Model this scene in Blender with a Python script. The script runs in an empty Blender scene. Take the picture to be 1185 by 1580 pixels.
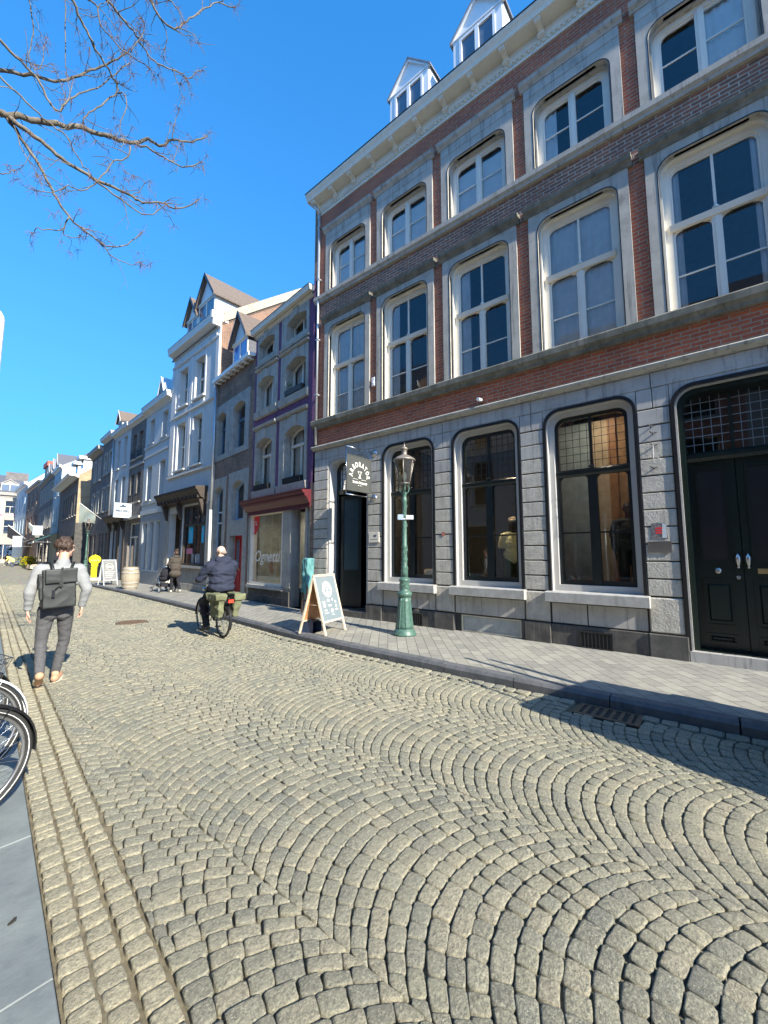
import bpy, bmesh, math, random
import numpy as np
from mathutils import Vector, Matrix, noise
random.seed(7)
R = math.radians
SC = bpy.context.scene
COL = SC.collection

# ------------------------------------------------------------------ camera
cam_d = bpy.data.cameras.new('camera')
cam = bpy.data.objects.new('camera', cam_d); COL.objects.link(cam)
cam_d.sensor_fit = 'VERTICAL'; cam_d.sensor_height = 36.0
cam_d.lens = 36.0 * 640.0 / 1580.0
cam_d.clip_start = 0.05; cam_d.clip_end = 3000
cam.location = (0, 0, 1.62)
cam.rotation_euler = (R(90 + 5.888), 0, -R(50.482))
SC.camera = cam
SC.render.resolution_x = 768; SC.render.resolution_y = 1024
SC.view_settings.view_transform = 'Standard'; SC.view_settings.look = 'None'
SC.view_settings.gamma = 1.0; SC.view_settings.exposure = 1.47
SC.view_settings.use_curve_mapping = False
# ------------------------------------------------------------------ sky and sun
SUN_DIR = Vector((-0.145, -1.0, 0.665)).normalized()      # towards the sun
el = math.asin(SUN_DIR.z)
W = bpy.data.worlds.new('World'); SC.world = W; W.use_nodes = True
nt = W.node_tree
bg = nt.nodes['Background']
sky = nt.nodes.new('ShaderNodeTexSky'); sky.sky_type = 'NISHITA'; sky.sun_disc = False
sky.sun_elevation = el
sky.sun_rotation = math.atan2(SUN_DIR.x, SUN_DIR.y)
sky.air_density = 1.0; sky.dust_density = 0.15; sky.ozone_density = 2.0; sky.altitude = 50
tc = nt.nodes.new('ShaderNodeTexCoord'); mp = nt.nodes.new('ShaderNodeMapping'); mp.vector_type = 'POINT'
mp.inputs['Scale'].default_value = (1, 1, .42); mp.inputs['Location'].default_value = (0, 0, .36)
nrmv = nt.nodes.new('ShaderNodeVectorMath'); nrmv.operation = 'NORMALIZE'
nt.links.new(tc.outputs['Generated'], mp.inputs[0]); nt.links.new(mp.outputs[0], nrmv.inputs[0]); nt.links.new(nrmv.outputs[0], sky.inputs['Vector'])
hs = nt.nodes.new('ShaderNodeHueSaturation'); hs.inputs['Saturation'].default_value = 1.36
nt.links.new(sky.outputs[0], hs.inputs['Color']); nt.links.new(hs.outputs[0], bg.inputs[0])
bg.inputs[1].default_value = 0.15
sun_d = bpy.data.lights.new('sun', 'SUN'); sun_d.energy = 3.75; sun_d.angle = R(0.53); sun_d.color = (1.0, 0.93, 0.80)
sun = bpy.data.objects.new('sun', sun_d); COL.objects.link(sun)
sun.rotation_euler = SUN_DIR.to_track_quat('Z', 'Y').to_euler(); sun.location = (0, -20, 20)

# ------------------------------------------------------------------ materials
MT = {}
def _new(name):
    m = bpy.data.materials.new(name); m.use_nodes = True; MT[name] = m
    n = m.node_tree.nodes; return m, m.node_tree, n, m.node_tree.links, n['Principled BSDF']
def _rgb(c): return (c[0], c[1], c[2], 1)
def _coord(t):
    return t.nodes.new('ShaderNodeTexCoord').outputs['Object']
def _noise(t, vec, scale, detail=4, rough=.6):
    n = t.nodes.new('ShaderNodeTexNoise'); n.inputs['Scale'].default_value = scale
    n.inputs['Detail'].default_value = detail; n.inputs['Roughness'].default_value = rough
    t.links.new(vec, n.inputs['Vector']); return n.outputs['Fac']
def _map(t, fac, lo, hi, a=0., b=1.):
    n = t.nodes.new('ShaderNodeMapRange'); t.links.new(fac, n.inputs['Value'])
    for k, v in zip(('From Min', 'From Max', 'To Min', 'To Max'), (lo, hi, a, b)): n.inputs[k].default_value = v
    return n.outputs['Result']
def _mix(t, fac, a, b, mode='MIX'):
    n = t.nodes.new('ShaderNodeMix'); n.data_type = 'RGBA'; n.blend_type = mode
    if isinstance(fac, (int, float)): n.inputs[0].default_value = fac
    else: t.links.new(fac, n.inputs[0])
    for i, v in ((6, a), (7, b)):
        if isinstance(v, tuple): n.inputs[i].default_value = _rgb(v)
        else: t.links.new(v, n.inputs[i])
    return n.outputs[2]
def _bump(t, h, strength, dist, nrm=None):
    n = t.nodes.new('ShaderNodeBump'); n.inputs['Strength'].default_value = strength; n.inputs['Distance'].default_value = dist
    t.links.new(h, n.inputs['Height'])
    if nrm: t.links.new(nrm, n.inputs['Normal'])
    return n.outputs['Normal']
def _stretch(t, vec, s):
    n = t.nodes.new('ShaderNodeMapping'); n.inputs['Scale'].default_value = s
    t.links.new(vec, n.inputs['Vector']); return n.outputs[0]
def M(name, c, rough=.7, var=.18, scale=6., bump=0., bscale=80., metal=0., c2=None, streak=None, emit=None, spec=.5, bdist=.004):
    """plain surface with mottled colour, optional vertical dirt streaks and bump"""
    if name in MT: return MT[name]
    m, t, n, l, p = _new(name); v = _coord(t)
    f = _map(t, _noise(t, v, scale), .3, .7)
    lo = tuple(x * (1 - var) for x in c) if c2 is None else c2
    hi = tuple(min(1, x * (1 + var)) for x in c) if c2 is None else c
    col = _mix(t, f, lo, hi)
    if streak:
        s = _noise(t, _stretch(t, v, (9, 9, .7)), 1.3, 5, .7)
        col = _mix(t, _map(t, s, .52, .72, 0, streak[1]), col, streak[0])
        s2 = _noise(t, v, 1.7, 6, .75)
        col = _mix(t, _map(t, s2, .55, .75, 0, streak[1] * .7), col, streak[0])
    l.new(col, p.inputs['Base Color'])
    p.inputs['Roughness'].default_value = rough; p.inputs['Metallic'].default_value = metal
    p.inputs['Specular IOR Level'].default_value = spec
    if bump: l.new(_bump(t, _noise(t, v, bscale, 5, .65), bump, bdist), p.inputs['Normal'])
    if emit: p.inputs['Emission Color'].default_value = _rgb(emit[0]); p.inputs['Emission Strength'].default_value = emit[1]
    return m
def BR(name, c1, c2, mortar, w=.225, h=.068, mort=.010, dark=None, bump=.6, msmooth=.1, var2=(0.06,0.045,0.04), patch=.5):
    """brickwork laid in object space: x+y along the wall, z up"""
    m, t, n, l, p = _new(name); v = _coord(t)
    s = t.nodes.new('ShaderNodeSeparateXYZ'); l.new(v, s.inputs[0])
    a = t.nodes.new('ShaderNodeMath'); a.operation = 'ADD'; l.new(s.outputs[0], a.inputs[0]); l.new(s.outputs[1], a.inputs[1])
    cb = t.nodes.new('ShaderNodeCombineXYZ'); l.new(a.outputs[0], cb.inputs[0]); l.new(s.outputs[2], cb.inputs[1])
    # slight unevenness of the courses
    nz = t.nodes.new('ShaderNodeTexNoise'); nz.inputs['Scale'].default_value = 3; l.new(v, nz.inputs['Vector'])
    vm = t.nodes.new('ShaderNodeVectorMath'); vm.operation = 'MULTIPLY_ADD'; l.new(nz.outputs['Color'], vm.inputs[0])
    vm.inputs[1].default_value = (.012, .012, 0); l.new(cb.outputs[0], vm.inputs[2])
    b = t.nodes.new('ShaderNodeTexBrick'); l.new(vm.outputs[0], b.inputs['Vector'])
    b.inputs['Scale'].default_value = 1; b.inputs['Brick Width'].default_value = w; b.inputs['Row Height'].default_value = h
    b.inputs['Mortar Size'].default_value = mort; b.inputs['Mortar Smooth'].default_value = msmooth; b.inputs['Bias'].default_value = 0
    b.inputs['Color1'].default_value = _rgb(c1); b.inputs['Color2'].default_value = _rgb(c2); b.inputs['Mortar'].default_value = _rgb(mortar)
    col = b.outputs['Color']
    f = _map(t, _noise(t, v, 1.1, 6, .7), .42, .68, 0, patch)
    col = _mix(t, f, col, var2)
    g = _map(t, _noise(t, v, 22, 3, .6), .3, .75)
    col = _mix(t, g, _mix(t, .35, col, (0.02, 0.015, 0.012)), col)
    l.new(col, p.inputs['Base Color']); p.inputs['Roughness'].default_value = .88
    inv = t.nodes.new('ShaderNodeMath'); inv.operation = 'SUBTRACT'; inv.inputs[0].default_value = 1; l.new(b.outputs['Fac'], inv.inputs[1])
    add = t.nodes.new('ShaderNodeMath'); add.operation = 'MULTIPLY_ADD'; l.new(_noise(t, v, 45, 4, .7), add.inputs[0]); add.inputs[1].default_value = .5; l.new(inv.outputs[0], add.inputs[2])
    l.new(_bump(t, add.outputs[0], bump, .006), p.inputs['Normal'])
    return m
def GLASS(name, tint=(.98, .985, .98), k=1.9, wav=.02):
    m = bpy.data.materials.new(name); m.use_nodes = True; MT[name] = m
    t = m.node_tree; n = t.nodes; l = t.links; n.remove(n['Principled BSDF'])
    tr = n.new('ShaderNodeBsdfTransparent'); tr.inputs[0].default_value = _rgb(tint)
    gl = n.new('ShaderNodeBsdfGlossy'); gl.inputs['Roughness'].default_value = .01; gl.inputs[0].default_value = (1, 1, 1, 1)
    fr = n.new('ShaderNodeFresnel'); fr.inputs['IOR'].default_value = 1.5
    mu = n.new('ShaderNodeMath'); mu.operation = 'MULTIPLY'; mu.use_clamp = True; mu.inputs[1].default_value = k; l.new(fr.outputs[0], mu.inputs[0])
    bu = _bump(t, _noise(t, _coord(t), 1.6, 1, .4), wav, .05)
    l.new(bu, gl.inputs['Normal'])
    mx = n.new('ShaderNodeMixShader'); l.new(mu.outputs[0], mx.inputs[0]); l.new(tr.outputs[0], mx.inputs[1]); l.new(gl.outputs[0], mx.inputs[2])
    l.new(mx.outputs[0], n['Material Output'].inputs['Surface']); return m

# stone, brick, paint ... (real-world base colours)
M('stone', (.45, .425, .37), .8, scale=3.5, bump=.25, bscale=70, c2=(.35, .33, .28), streak=((.09, .085, .075), .75))
M('stone_rough', (.52, .49, .42), .9, scale=7, bump=1.0, bscale=38, c2=(.38, .36, .31), streak=((.12, .11, .095), .5), bdist=.012)
M('stone_smooth', (.46, .445, .41), .7, scale=2.5, bump=.12, bscale=50, c2=(.33, .32, .30), streak=((.07, .07, .065), .7))
M('stone_dark', (.10, .095, .085), .85, scale=5, bump=.5, bscale=60, c2=(.045, .043, .04), streak=((.25, .24, .21), .35), bdist=.006)
M('stone_pale', (.46, .45, .42), .8, scale=9, bump=.4, bscale=60, c2=(.34, .335, .31), streak=((.2, .19, .16), .5))
M('string_course', (.24, .23, .19), .85, scale=4, bump=.5, bscale=50, c2=(.10, .10, .075), streak=((.05, .05, .035), .8))
M('joint', (.05, .048, .042), .95)
BR('brick_red', (.66, .165, .065), (.46, .105, .048), (.42, .33, .23), mort=.009, patch=.35)
BR('brick_band', (.44, .16, .085), (.25, .12, .075), (.52, .46, .37), mort=.010, var2=(.06, .05, .045), patch=.55)
BR('brick_gable', (.40, .19, .10), (.26, .12, .07), (.38, .30, .22), mort=.012, var2=(.16, .10, .07), patch=.6)
BR('brick_brown', (.44, .27, .18), (.29, .18, .12), (.22, .19, .16), mort=.010, var2=(.07, .055, .045), patch=.6)
BR('brick_grey', (.27, .23, .195), (.18, .155, .13), (.22, .21, .2), mort=.010, var2=(.06, .06, .06), patch=.5)
BR('brick_tan', (.58, .44, .26), (.46, .32, .18), (.5, .42, .3), w=.4, h=.22, mort=.02, var2=(.3, .2, .1), patch=.6)
BR('brick_purple', (.27, .12, .25), (.21, .09, .20), (.13, .06, .14), mort=.008, var2=(.09, .05, .11), patch=.5)
M('cream_paint', (.72, .67, .55), .5, scale=3, var=.06, streak=((.45, .42, .34), .35), bump=.05)
M('grey_white_paint', (.46, .45, .42), .5, scale=3, var=.05, streak=((.40, .38, .34), .3), bump=.05)
M('white_paint', (.78, .78, .75), .45, var=.04, streak=((.55, .55, .52), .2))
M('white_frame', (.76, .71, .60), .4, var=.03)
M('white_cornice', (.62, .61, .56), .5, var=.05, streak=((.4, .4, .37), .25))
M('soffit_shadow', (.60, .57, .48), .6, var=.08)
M('render_white', (.58, .575, .54), .75, var=.05, scale=2, streak=((.45, .48, .5), .35), bump=.1)
M('render_bluish', (.50, .52, .51), .75, var=.05, scale=2, streak=((.36, .4, .44), .35), bump=.1)
M('render_grey', (.30, .32, .33), .8, var=.1, streak=((.16, .17, .18), .5), bump=.15)
M('render_cream', (.36, .325, .28), .75, var=.07, streak=((.5, .44, .36), .3), bump=.1)
M('render_pink', (.46, .34, .36), .8, var=.06, bump=.1)
M('render_teal', (.40, .48, .50), .8, var=.06, bump=.1, streak=((.2, .27, .3), .3))
M('stone_greyblue', (.42, .405, .36), .8, scale=4, bump=.2, c2=(.31, .30, .27), streak=((.09, .09, .09), .5))
M('green_black_paint', (.012, .018, .018), .28, var=.2, spec=.5)
M('door_green', (.006, .014, .011), .3, var=.2)
M('black_paint', (.012, .012, .013), .35, var=.2)
M('black_iron', (.02, .02, .02), .5, var=.3)
M('blue_paint', (.10, .17, .26), .45, var=.1)
M('light_blue_paint', (.30, .42, .55), .45, var=.06)
M('blue_door', (.02, .05, .065), .4, var=.1)
M('red_paint', (.42, .025, .03), .35, var=.1)
M('wine_paint', (.10, .012, .018), .4, var=.15)
M('zinc', (.48, .50, .51), .4, var=.08, metal=.6)
M('lead', (.22, .23, .25), .55, var=.2, metal=.4)
M('metal', (.55, .55, .54), .3, metal=1.0, var=.1)
M('chrome', (.8, .8, .8), .12, metal=1.0, var=.05)
M('roof_tile', (.20, .15, .11), .85, scale=12, bump=1, bscale=30, c2=(.11, .085, .07), bdist=.03)
M('roof_slate', (.09, .095, .11), .6, scale=14, bump=.8, bscale=25, bdist=.02)
M('roof_red', (.45, .11, .06), .8, scale=10, bump=.8, bscale=25, bdist=.02)
M('coping_sand', (.42, .37, .27), .9, scale=9, bump=.8, bscale=20, bdist=.03)
M('wood_dark', (.05, .035, .025), .6, var=.3)
M('wood_orange', (.42, .21, .09), .5, scale=10, var=.2)
M('wood_pale', (.70, .58, .42), .6, scale=10, var=.2)
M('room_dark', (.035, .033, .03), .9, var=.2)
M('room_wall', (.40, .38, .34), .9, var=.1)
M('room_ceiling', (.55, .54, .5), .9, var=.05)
M('curtain', (.93, .92, .88), .9, var=.06)
M('leading', (.035, .04, .045), .5, metal=.3)
M('lamp_green', (.065, .135, .105), .42, scale=20, var=.3, bump=.3, bscale=60)
M('sign_grey', (.06, .065, .06), .6, var=.08)
M('sign_white', (.80, .78, .70), .6, var=.03)
M('sign_light', (.48, .52, .54), .6, var=.03)
GLASS('glass', k=1.5); GLASS('glass_shop', (.9, .93, .92), 2.2, .03); GLASS('glass_lantern', (.86, .84, .70), 2.4)
M('glass_frost', (.34, .36, .34), .25, var=.15, spec=.8)
# ------------------------------------------------------------------ geometry helpers
def pieces(mb, name, mats, parent):
    """build every separate piece collected in mb as a part of its own"""
    par = list(range(len(mb.v)))
    def find(a):
        while par[a] != a: par[a] = par[par[a]]; a = par[a]
        return a
    for f in mb.f:
        for i in f[1:]: par[find(i)] = find(f[0])
    grp = {}
    for k, f in enumerate(mb.f): grp.setdefault(find(f[0]), []).append(k)
    for ks in grp.values():
        m = MB(); mp = {}
        for k in ks:
            m.f.append(tuple(mp.setdefault(i, len(mp)) for i in mb.f[k])); m.m.append(mb.m[k]); m.sm.append(mb.sm[k])
        m.v = [mb.v[i] for i in mp]; m.build(name, mats, parent)
class MB:
    """collects faces; build() links them as one mesh object"""
    def __init__(s): s.v = []; s.f = []; s.m = []; s.cur = 0; s.sm = []; s.smooth = False
    def mat(s, i): s.cur = i; return s
    def vert(s, p): s.v.append(tuple(p)); return len(s.v) - 1
    def face(s, idx): s.f.append(tuple(idx)); s.m.append(s.cur); s.sm.append(s.smooth)
    def poly(s, pts): s.face([s.vert(p) for p in pts])
    def box(s, x0, x1, y0, y1, z0, z1, skip=''):
        if x0 > x1: x0, x1 = x1, x0
        if y0 > y1: y0, y1 = y1, y0
        if z0 > z1: z0, z1 = z1, z0
        b = len(s.v)
        for z in (z0, z1):
            for x, y in ((x0, y0), (x1, y0), (x1, y1), (x0, y1)): s.v.append((x, y, z))
        for k, q in (('b', (0, 3, 2, 1)), ('t', (4, 5, 6, 7)), ('s', (0, 1, 5, 4)), ('e', (1, 2, 6, 5)), ('n', (2, 3, 7, 6)), ('w', (3, 0, 4, 7))):
            if k not in skip: s.face([b + i for i in q])
        return s
    def cbox(s, x0, x1, y0, y1, z0, z1, c=.01):
        """box with a chamfer round the face at y1 (the street side in house space)"""
        b = len(s.v)
        for (xa, xb, za, zb, y) in ((x0, x1, z0, z1, y0), (x0, x1, z0, z1, y1 - c), (x0 + c, x1 - c, z0 + c, z1 - c, y1)):
            for p in ((xa, y, za), (xb, y, za), (xb, y, zb), (xa, y, zb)): s.v.append(p)
        for k in (0, 4):
            for i in range(4): s.face([b + k + i, b + k + 4 + i, b + k + 4 + (i + 1) % 4, b + k + (i + 1) % 4])
        s.face([b + 8, b + 11, b + 10, b + 9]); return s
    def prism(s, prof, axis, a0, a1, caps=True):
        """extrude a closed 2D profile along axis ('x': prof=(y,z); 'y': (x,z); 'z': (x,y))"""
        def P(p, a): return {'x': (a, p[0], p[1]), 'y': (p[0], a, p[1]), 'z': (p[0], p[1], a)}[axis]
        n = len(prof); b = len(s.v)
        for a in (a0, a1):
            for p in prof: s.v.append(P(p, a))
        for i in range(n): s.face([b + i, b + (i + 1) % n, b + n + (i + 1) % n, b + n + i])
        if caps: s.face([b + i for i in range(n)][::-1]); s.face([b + n + i for i in range(n)])
        return s
    def tube(s, pts, r, seg=8, caps=True):
        pts = [Vector(p) for p in pts]; n = len(pts)
        rs = r if isinstance(r, (list, tuple)) else [r] * n
        rings = []; up = None
        for i, p in enumerate(pts):
            d = (pts[min(i + 1, n - 1)] - pts[max(i - 1, 0)]); d = d.normalized() if d.length > 1e-9 else Vector((0, 0, 1))
            if up is None: up = d.orthogonal().normalized()
            up = (up - d * up.dot(d)); up = up.normalized() if up.length > 1e-6 else d.orthogonal().normalized()
            w = d.cross(up)
            rings.append([s.vert(p + (up * math.cos(2 * math.pi * k / seg) + w * math.sin(2 * math.pi * k / seg)) * rs[i]) for k in range(seg)])
        sm = s.smooth; s.smooth = True
        for a, b in zip(rings, rings[1:]):
            for k in range(seg): s.face([a[k], a[(k + 1) % seg], b[(k + 1) % seg], b[k]])
        s.smooth = sm
        if caps: s.face(rings[0][::-1]); s.face(rings[-1])
        return s
    def lathe(s, prof, seg=20, c=(0, 0, 0), flute=None, smooth=True):
        rings = []
        for r, z in prof:
            rings.append([s.vert((c[0] + r * math.cos(2 * math.pi * k / seg) * (1 if not flute or k % 2 else flute), c[1] + r * math.sin(2 * math.pi * k / seg) * (1 if not flute or k % 2 else flute), c[2] + z)) for k in range(seg)])
        sm = s.smooth; s.smooth = smooth
        for a, b in zip(rings, rings[1:]):
            for k in range(seg): s.face([a[k], a[(k + 1) % seg], b[(k + 1) % seg], b[k]])
        s.smooth = sm
        s.face(rings[0][::-1]); s.face(rings[-1]); return s
    def ball(s, c, r, n=8, m=6):
        rx, ry, rz = r if isinstance(r, (list, tuple)) else (r, r, r)
        rings = []
        for i in range(1, m):
            a = math.pi * i / m
            rings.append([s.vert((c[0] + rx * math.sin(a) * math.cos(2 * math.pi * k / n), c[1] + ry * math.sin(a) * math.sin(2 * math.pi * k / n), c[2] - rz * math.cos(a))) for k in range(n)])
        lo = s.vert((c[0], c[1], c[2] - rz)); hi = s.vert((c[0], c[1], c[2] + rz))
        sm = s.smooth; s.smooth = True
        for k in range(n): s.face([lo, rings[0][(k + 1) % n], rings[0][k]]); s.face([hi, rings[-1][k], rings[-1][(k + 1) % n]])
        for a, b in zip(rings, rings[1:]):
            for k in range(n): s.face([a[k], a[(k + 1) % n], b[(k + 1) % n], b[k]])
        s.smooth = sm
        return s
    def torus(s, c, R_, r, ax='x', n=32, m=8, a0=0, a1=2 * math.pi):
        full = abs(a1 - a0 - 2 * math.pi) < 1e-6; cnt = n if full else n + 1; rings = []
        for i in range(cnt):
            a = a0 + (a1 - a0) * i / n
            ring = []
            for k in range(m):
                b = 2 * math.pi * k / m; rr = R_ + r * math.cos(b); o = r * math.sin(b)
                u, v = rr * math.cos(a), rr * math.sin(a)
                p = {'x': (o, u, v), 'y': (u, o, v), 'z': (u, v, o)}[ax]
                ring.append(s.vert((c[0] + p[0], c[1] + p[1], c[2] + p[2])))
            rings.append(ring)
        sm = s.smooth; s.smooth = True
        for i in range(len(rings) - (0 if full else 1)):
            a, b = rings[i], rings[(i + 1) % len(rings)]
            for k in range(m): s.face([a[k], a[(k + 1) % m], b[(k + 1) % m], b[k]])
        s.smooth = sm
        return s
    def build(s, name, mats, parent=None, loc=None, rot=None, fix=True):
        me = bpy.data.meshes.new(name); me.from_pydata(s.v, [], s.f)
        if not isinstance(mats, (list, tuple)): mats = [mats]
        for m in mats: me.materials.append(MT[m] if isinstance(m, str) else m)
        me.polygons.foreach_set('material_index', s.m); me.polygons.foreach_set('use_smooth', s.sm)
        if fix and len(s.f) < 60000:
            b = bmesh.new(); b.from_mesh(me); bmesh.ops.recalc_face_normals(b, faces=b.faces); b.to_mesh(me); b.free()
        me.update()
        o = bpy.data.objects.new(name, me); COL.objects.link(o)
        if parent: o.parent = parent
        if loc: o.location = loc
        if rot: o.rotation_euler = rot
        return o
def tag(o, label=None, cat=None, group=None, kind=None):
    if label: o['label'] = label
    if cat: o['category'] = cat
    if group: o['group'] = group
    if kind: o['kind'] = kind
    return o
def empty(name, loc, rz=0, label=None, cat=None, group=None):
    o = bpy.data.objects.new(name, None); COL.objects.link(o); o.location = loc; o.rotation_euler = (0, 0, rz)
    o.empty_display_size = .2
    return tag(o, label, cat, group)
def copy_tree(o, parent=None):
    c = o.copy(); COL.objects.link(c); c.parent = parent
    for ch in list(o.children): copy_tree(ch, c)
    return c
_FONT = None
def text_mesh(txt, size, extrude=.002, name='lettering', shear=0, bold=0, align='CENTER'):
    """text as a mesh lying in its local XY plane"""
    cu = bpy.data.curves.new('t', 'FONT'); cu.body = txt; cu.size = size; cu.extrude = extrude; cu.align_x = align; cu.align_y = 'CENTER'
    cu.shear = shear; cu.offset = bold; cu.resolution_u = 3
    ob = bpy.data.objects.new('t', cu); COL.objects.link(ob)
    dg = bpy.context.evaluated_depsgraph_get(); me = bpy.data.meshes.new_from_object(ob.evaluated_get(dg)); bpy.data.objects.remove(ob)
    return me
def text(txt, size, mat, parent, loc, rot, extrude=.002, name='lettering', shear=0, bold=0, align='CENTER', scale=None):
    me = text_mesh(txt, size, extrude, name, shear, bold, align); me.materials.clear(); me.materials.append(MT[mat]); me.name = name
    o = bpy.data.objects.new(name, me); COL.objects.link(o); o.parent = parent; o.location = loc; o.rotation_euler = rot
    if scale: o.scale = scale
    return o
# ---- openings --------------------------------------------------------------
def path(u0, u1, z0, z1, style='flat', r=.2, n=6):
    """outline of an opening from bottom left over the top to bottom right"""
    p = [(u0, z0)]
    if style == 'flat': p += [(u0, z1), (u1, z1)]
    elif style == 'round':
        for i in range(n + 1):
            a = math.pi - math.pi / 2 * i / n; p.append((u0 + r + r * math.cos(a), z1 - r + r * math.sin(a)))
        for i in range(n + 1):
            a = math.pi / 2 - math.pi / 2 * i / n; p.append((u1 - r + r * math.cos(a), z1 - r + r * math.sin(a)))
    else:                                   # segmental arch of rise r
        for i in range(2 * n + 1):
            t = i / (2 * n); p.append((u0 + (u1 - u0) * t, z1 - r * (2 * t - 1) ** 2))
    p.append((u1, z0)); return p
def ring(mb, A, B, y0, y1, close=True):
    """solid ring between outline A (outer) and B (inner), both with the same number of points"""
    n = len(A); b = len(mb.v)
    for (P, y) in ((A, y1), (B, y1), (B, y0), (A, y0)):
        for p in P: mb.v.append((p[0], y, p[1]))
    last = n if close else n - 1
    for i in range(last):
        j = (i + 1) % n
        for k in range(4):
            k2 = (k + 1) % 4; mb.face([b + k * n + i, b + k * n + j, b + k2 * n + j, b + k2 * n + i])
def wall_cells(mb, U0, U1, Z0, Z1, holes, y=0., depth=.3):
    """front wall with rectangular holes and their reveals"""
    us = sorted({U0, U1} | {h[0] for h in holes} | {h[1] for h in holes}); zs = sorted({Z0, Z1} | {h[2] for h in holes} | {h[3] for h in holes})
    us = [u for u in us if U0 <= u <= U1]; zs = [z for z in zs if Z0 <= z <= Z1]
    for a, b in zip(us, us[1:]):
        for c, d in zip(zs, zs[1:]):
            m, k = (a + b) / 2, (c + d) / 2
            if any(h[0] < m < h[1] and h[2] < k < h[3] for h in holes): continue
            mb.poly([(a, y, c), (b, y, c), (b, y, d), (a, y, d)])
    for h in holes:
        a, b, c, d = h
        mb.poly([(a, y, c), (a, y - depth, c), (a, y - depth, d), (a, y, d)]); mb.poly([(b, y, c), (b, y, d), (b, y - depth, d), (b, y - depth, c)])
        mb.poly([(a, y, d), (a, y - depth, d), (b, y - depth, d), (b, y, d)]); mb.poly([(a, y, c), (b, y, c), (b, y - depth, c), (a, y - depth, c)])
def surround(mb, A0, A1, B0, B1, pth, y0, y1):
    """plate A0..A1 x B0..B1 with the opening pth cut in it, reveal down to y0"""
    u0, u1, z0 = pth[0][0], pth[-1][0], pth[0][1]; top = pth[1:-1]; zl = top[0][1]; zr = top[-1][1]
    for y in (y1,):
        mb.poly([(A0, y, B0), (u0, y, B0), (u0, y, B1), (A0, y, B1)]); mb.poly([(u1, y, B0), (A1, y, B0), (A1, y, B1), (u1, y, B1)])
        for p, q in zip(top, top[1:]):
            if q[0] - p[0] > 1e-6: mb.poly([(p[0], y, p[1]), (q[0], y, q[1]), (q[0], y, B1), (p[0], y, B1)])
        if z0 > B0 + 1e-4: mb.poly([(u0, y, B0), (u1, y, B0), (u1, y, z0), (u0, y, z0)])
    for p, q in zip(pth, pth[1:]): mb.poly([(p[0], y1, p[1]), (q[0], y1, q[1]), (q[0], y0, q[1]), (p[0], y0, p[1])])
    if z0 > B0 + 1e-4: mb.poly([(u0, y1, z0), (u0, y0, z0), (u1, y0, z0), (u1, y1, z0)])
    # outer edges
    for a, b in (((A0, B0), (A0, B1)), ((A0, B1), (A1, B1)), ((A1, B1), (A1, B0))):
        mb.poly([(a[0], y1, a[1]), (b[0], y1, b[1]), (b[0], y0, b[1]), (a[0], y0, a[1])])
def glass_pane(parent, pth, y, mat='glass', name='pane'):
    mb = MB(); mb.poly([(p[0], y, p[1]) for p in pth]); return mb.build(name, mat, parent, fix=False)
def curtain(parent, u0, u1, z0, z1, y, seed=0, mat='curtain', amp=.013, wl=.11, flare=0.):
    rnd = random.Random(seed); n = max(4, int((u1 - u0) / .022)); mb = MB(); mb.smooth = True; ph = rnd.random() * 6
    rows = []
    for j, t in enumerate((0, .5, 1)):
        z = z1 + (z0 - z1) * t
        rows.append([mb.vert((u0 + (u1 - u0 + flare * t) * i / n, y + amp * math.sin(ph + 2 * math.pi * (u1 - u0) * i / n / wl + .5 * math.sin(i * .37 + seed)) * (1 - .3 * t), z)) for i in range(n + 1)])
    for a, b in zip(rows, rows[1:]):
        for i in range(n): mb.face([a[i], a[i + 1], b[i + 1], b[i]])
    return mb.build('curtain', mat, parent, fix=False)
# ================================================================== the big brick building
PZ = 0.12                                   # pavement level
H0 = empty('brick_building', (7.45, 0, 0), R(90), 'large red brick building with grey stone ground floor, white windows and cream bracketed cornice', 'building')
BAY = [7.42 - 1.905 * k for k in range(7)]  # centres of the window bays (metres along the front)
GW = [5.47, 3.585, 1.70]                    # shop windows
GH = .725
U0, U1 = -6.0, 8.62
h_ground = [(c - GH, c + GH, 1.0, 4.19) for c in GW] + [(6.66, 8.07, PZ, 4.12), (-.85, .53, PZ, 4.15), (-3.0, -1.4, 1.0, 4.19),
            (2.93, 4.17, PZ, .44)]
h_1 = [(c - .665, c + .665, 5.28, 7.86) for c in BAY]
h_2 = [(c - .665, c + .665, 8.92, 10.32) for c in BAY]
mb = MB(); wall_cells(mb, U0, U1, PZ - .1, 4.45, h_ground, -.03, .45); mb.build('ground_floor_wall', 'joint', H0)
mb = MB(); wall_cells(mb, U0, U1, 4.55, 5.06, [], 0.0); wall_cells(mb, U0, U1, 5.06, 8.02, h_1, 0.0, .3); wall_cells(mb, U0, U1, 8.9, 11.45, h_2, 0.0, .3)
mb.build('brick_wall', 'brick_red', H0)
mb = MB(); wall_cells(mb, U0, U1, 8.02, 8.72, [], .004); mb.build('brick_band', 'brick_band', H0)
mb = MB()
for x in (U0, U1): mb.box(x - .01 if x == U1 else x, x if x == U1 else x + .01, -9, -.35, 0, 11.9)
mb.box(U0, U1, -9.1, -9, 0, 11.9); mb.build('side_wall', 'brick_red', H0)
mb = MB()                                    # floors and ceilings behind the windows
for z in (4.5, 8.5): mb.box(U0 + .02, U1 - .02, -8.9, -.46, z, z + .25)
mb.box(U0 + .02, U1 - .02, -8.9, -.46, 11.2, 11.4); mb.box(U0 + .02, U1 - .02, -8.9, -.46, .05, .2)
for u in (BAY[0] - .95, BAY[1] - .95, BAY[3] - .95, BAY[4] - .95): mb.box(u - .05, u + .05, -4.3, -.46, 4.8, 11.1)
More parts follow.
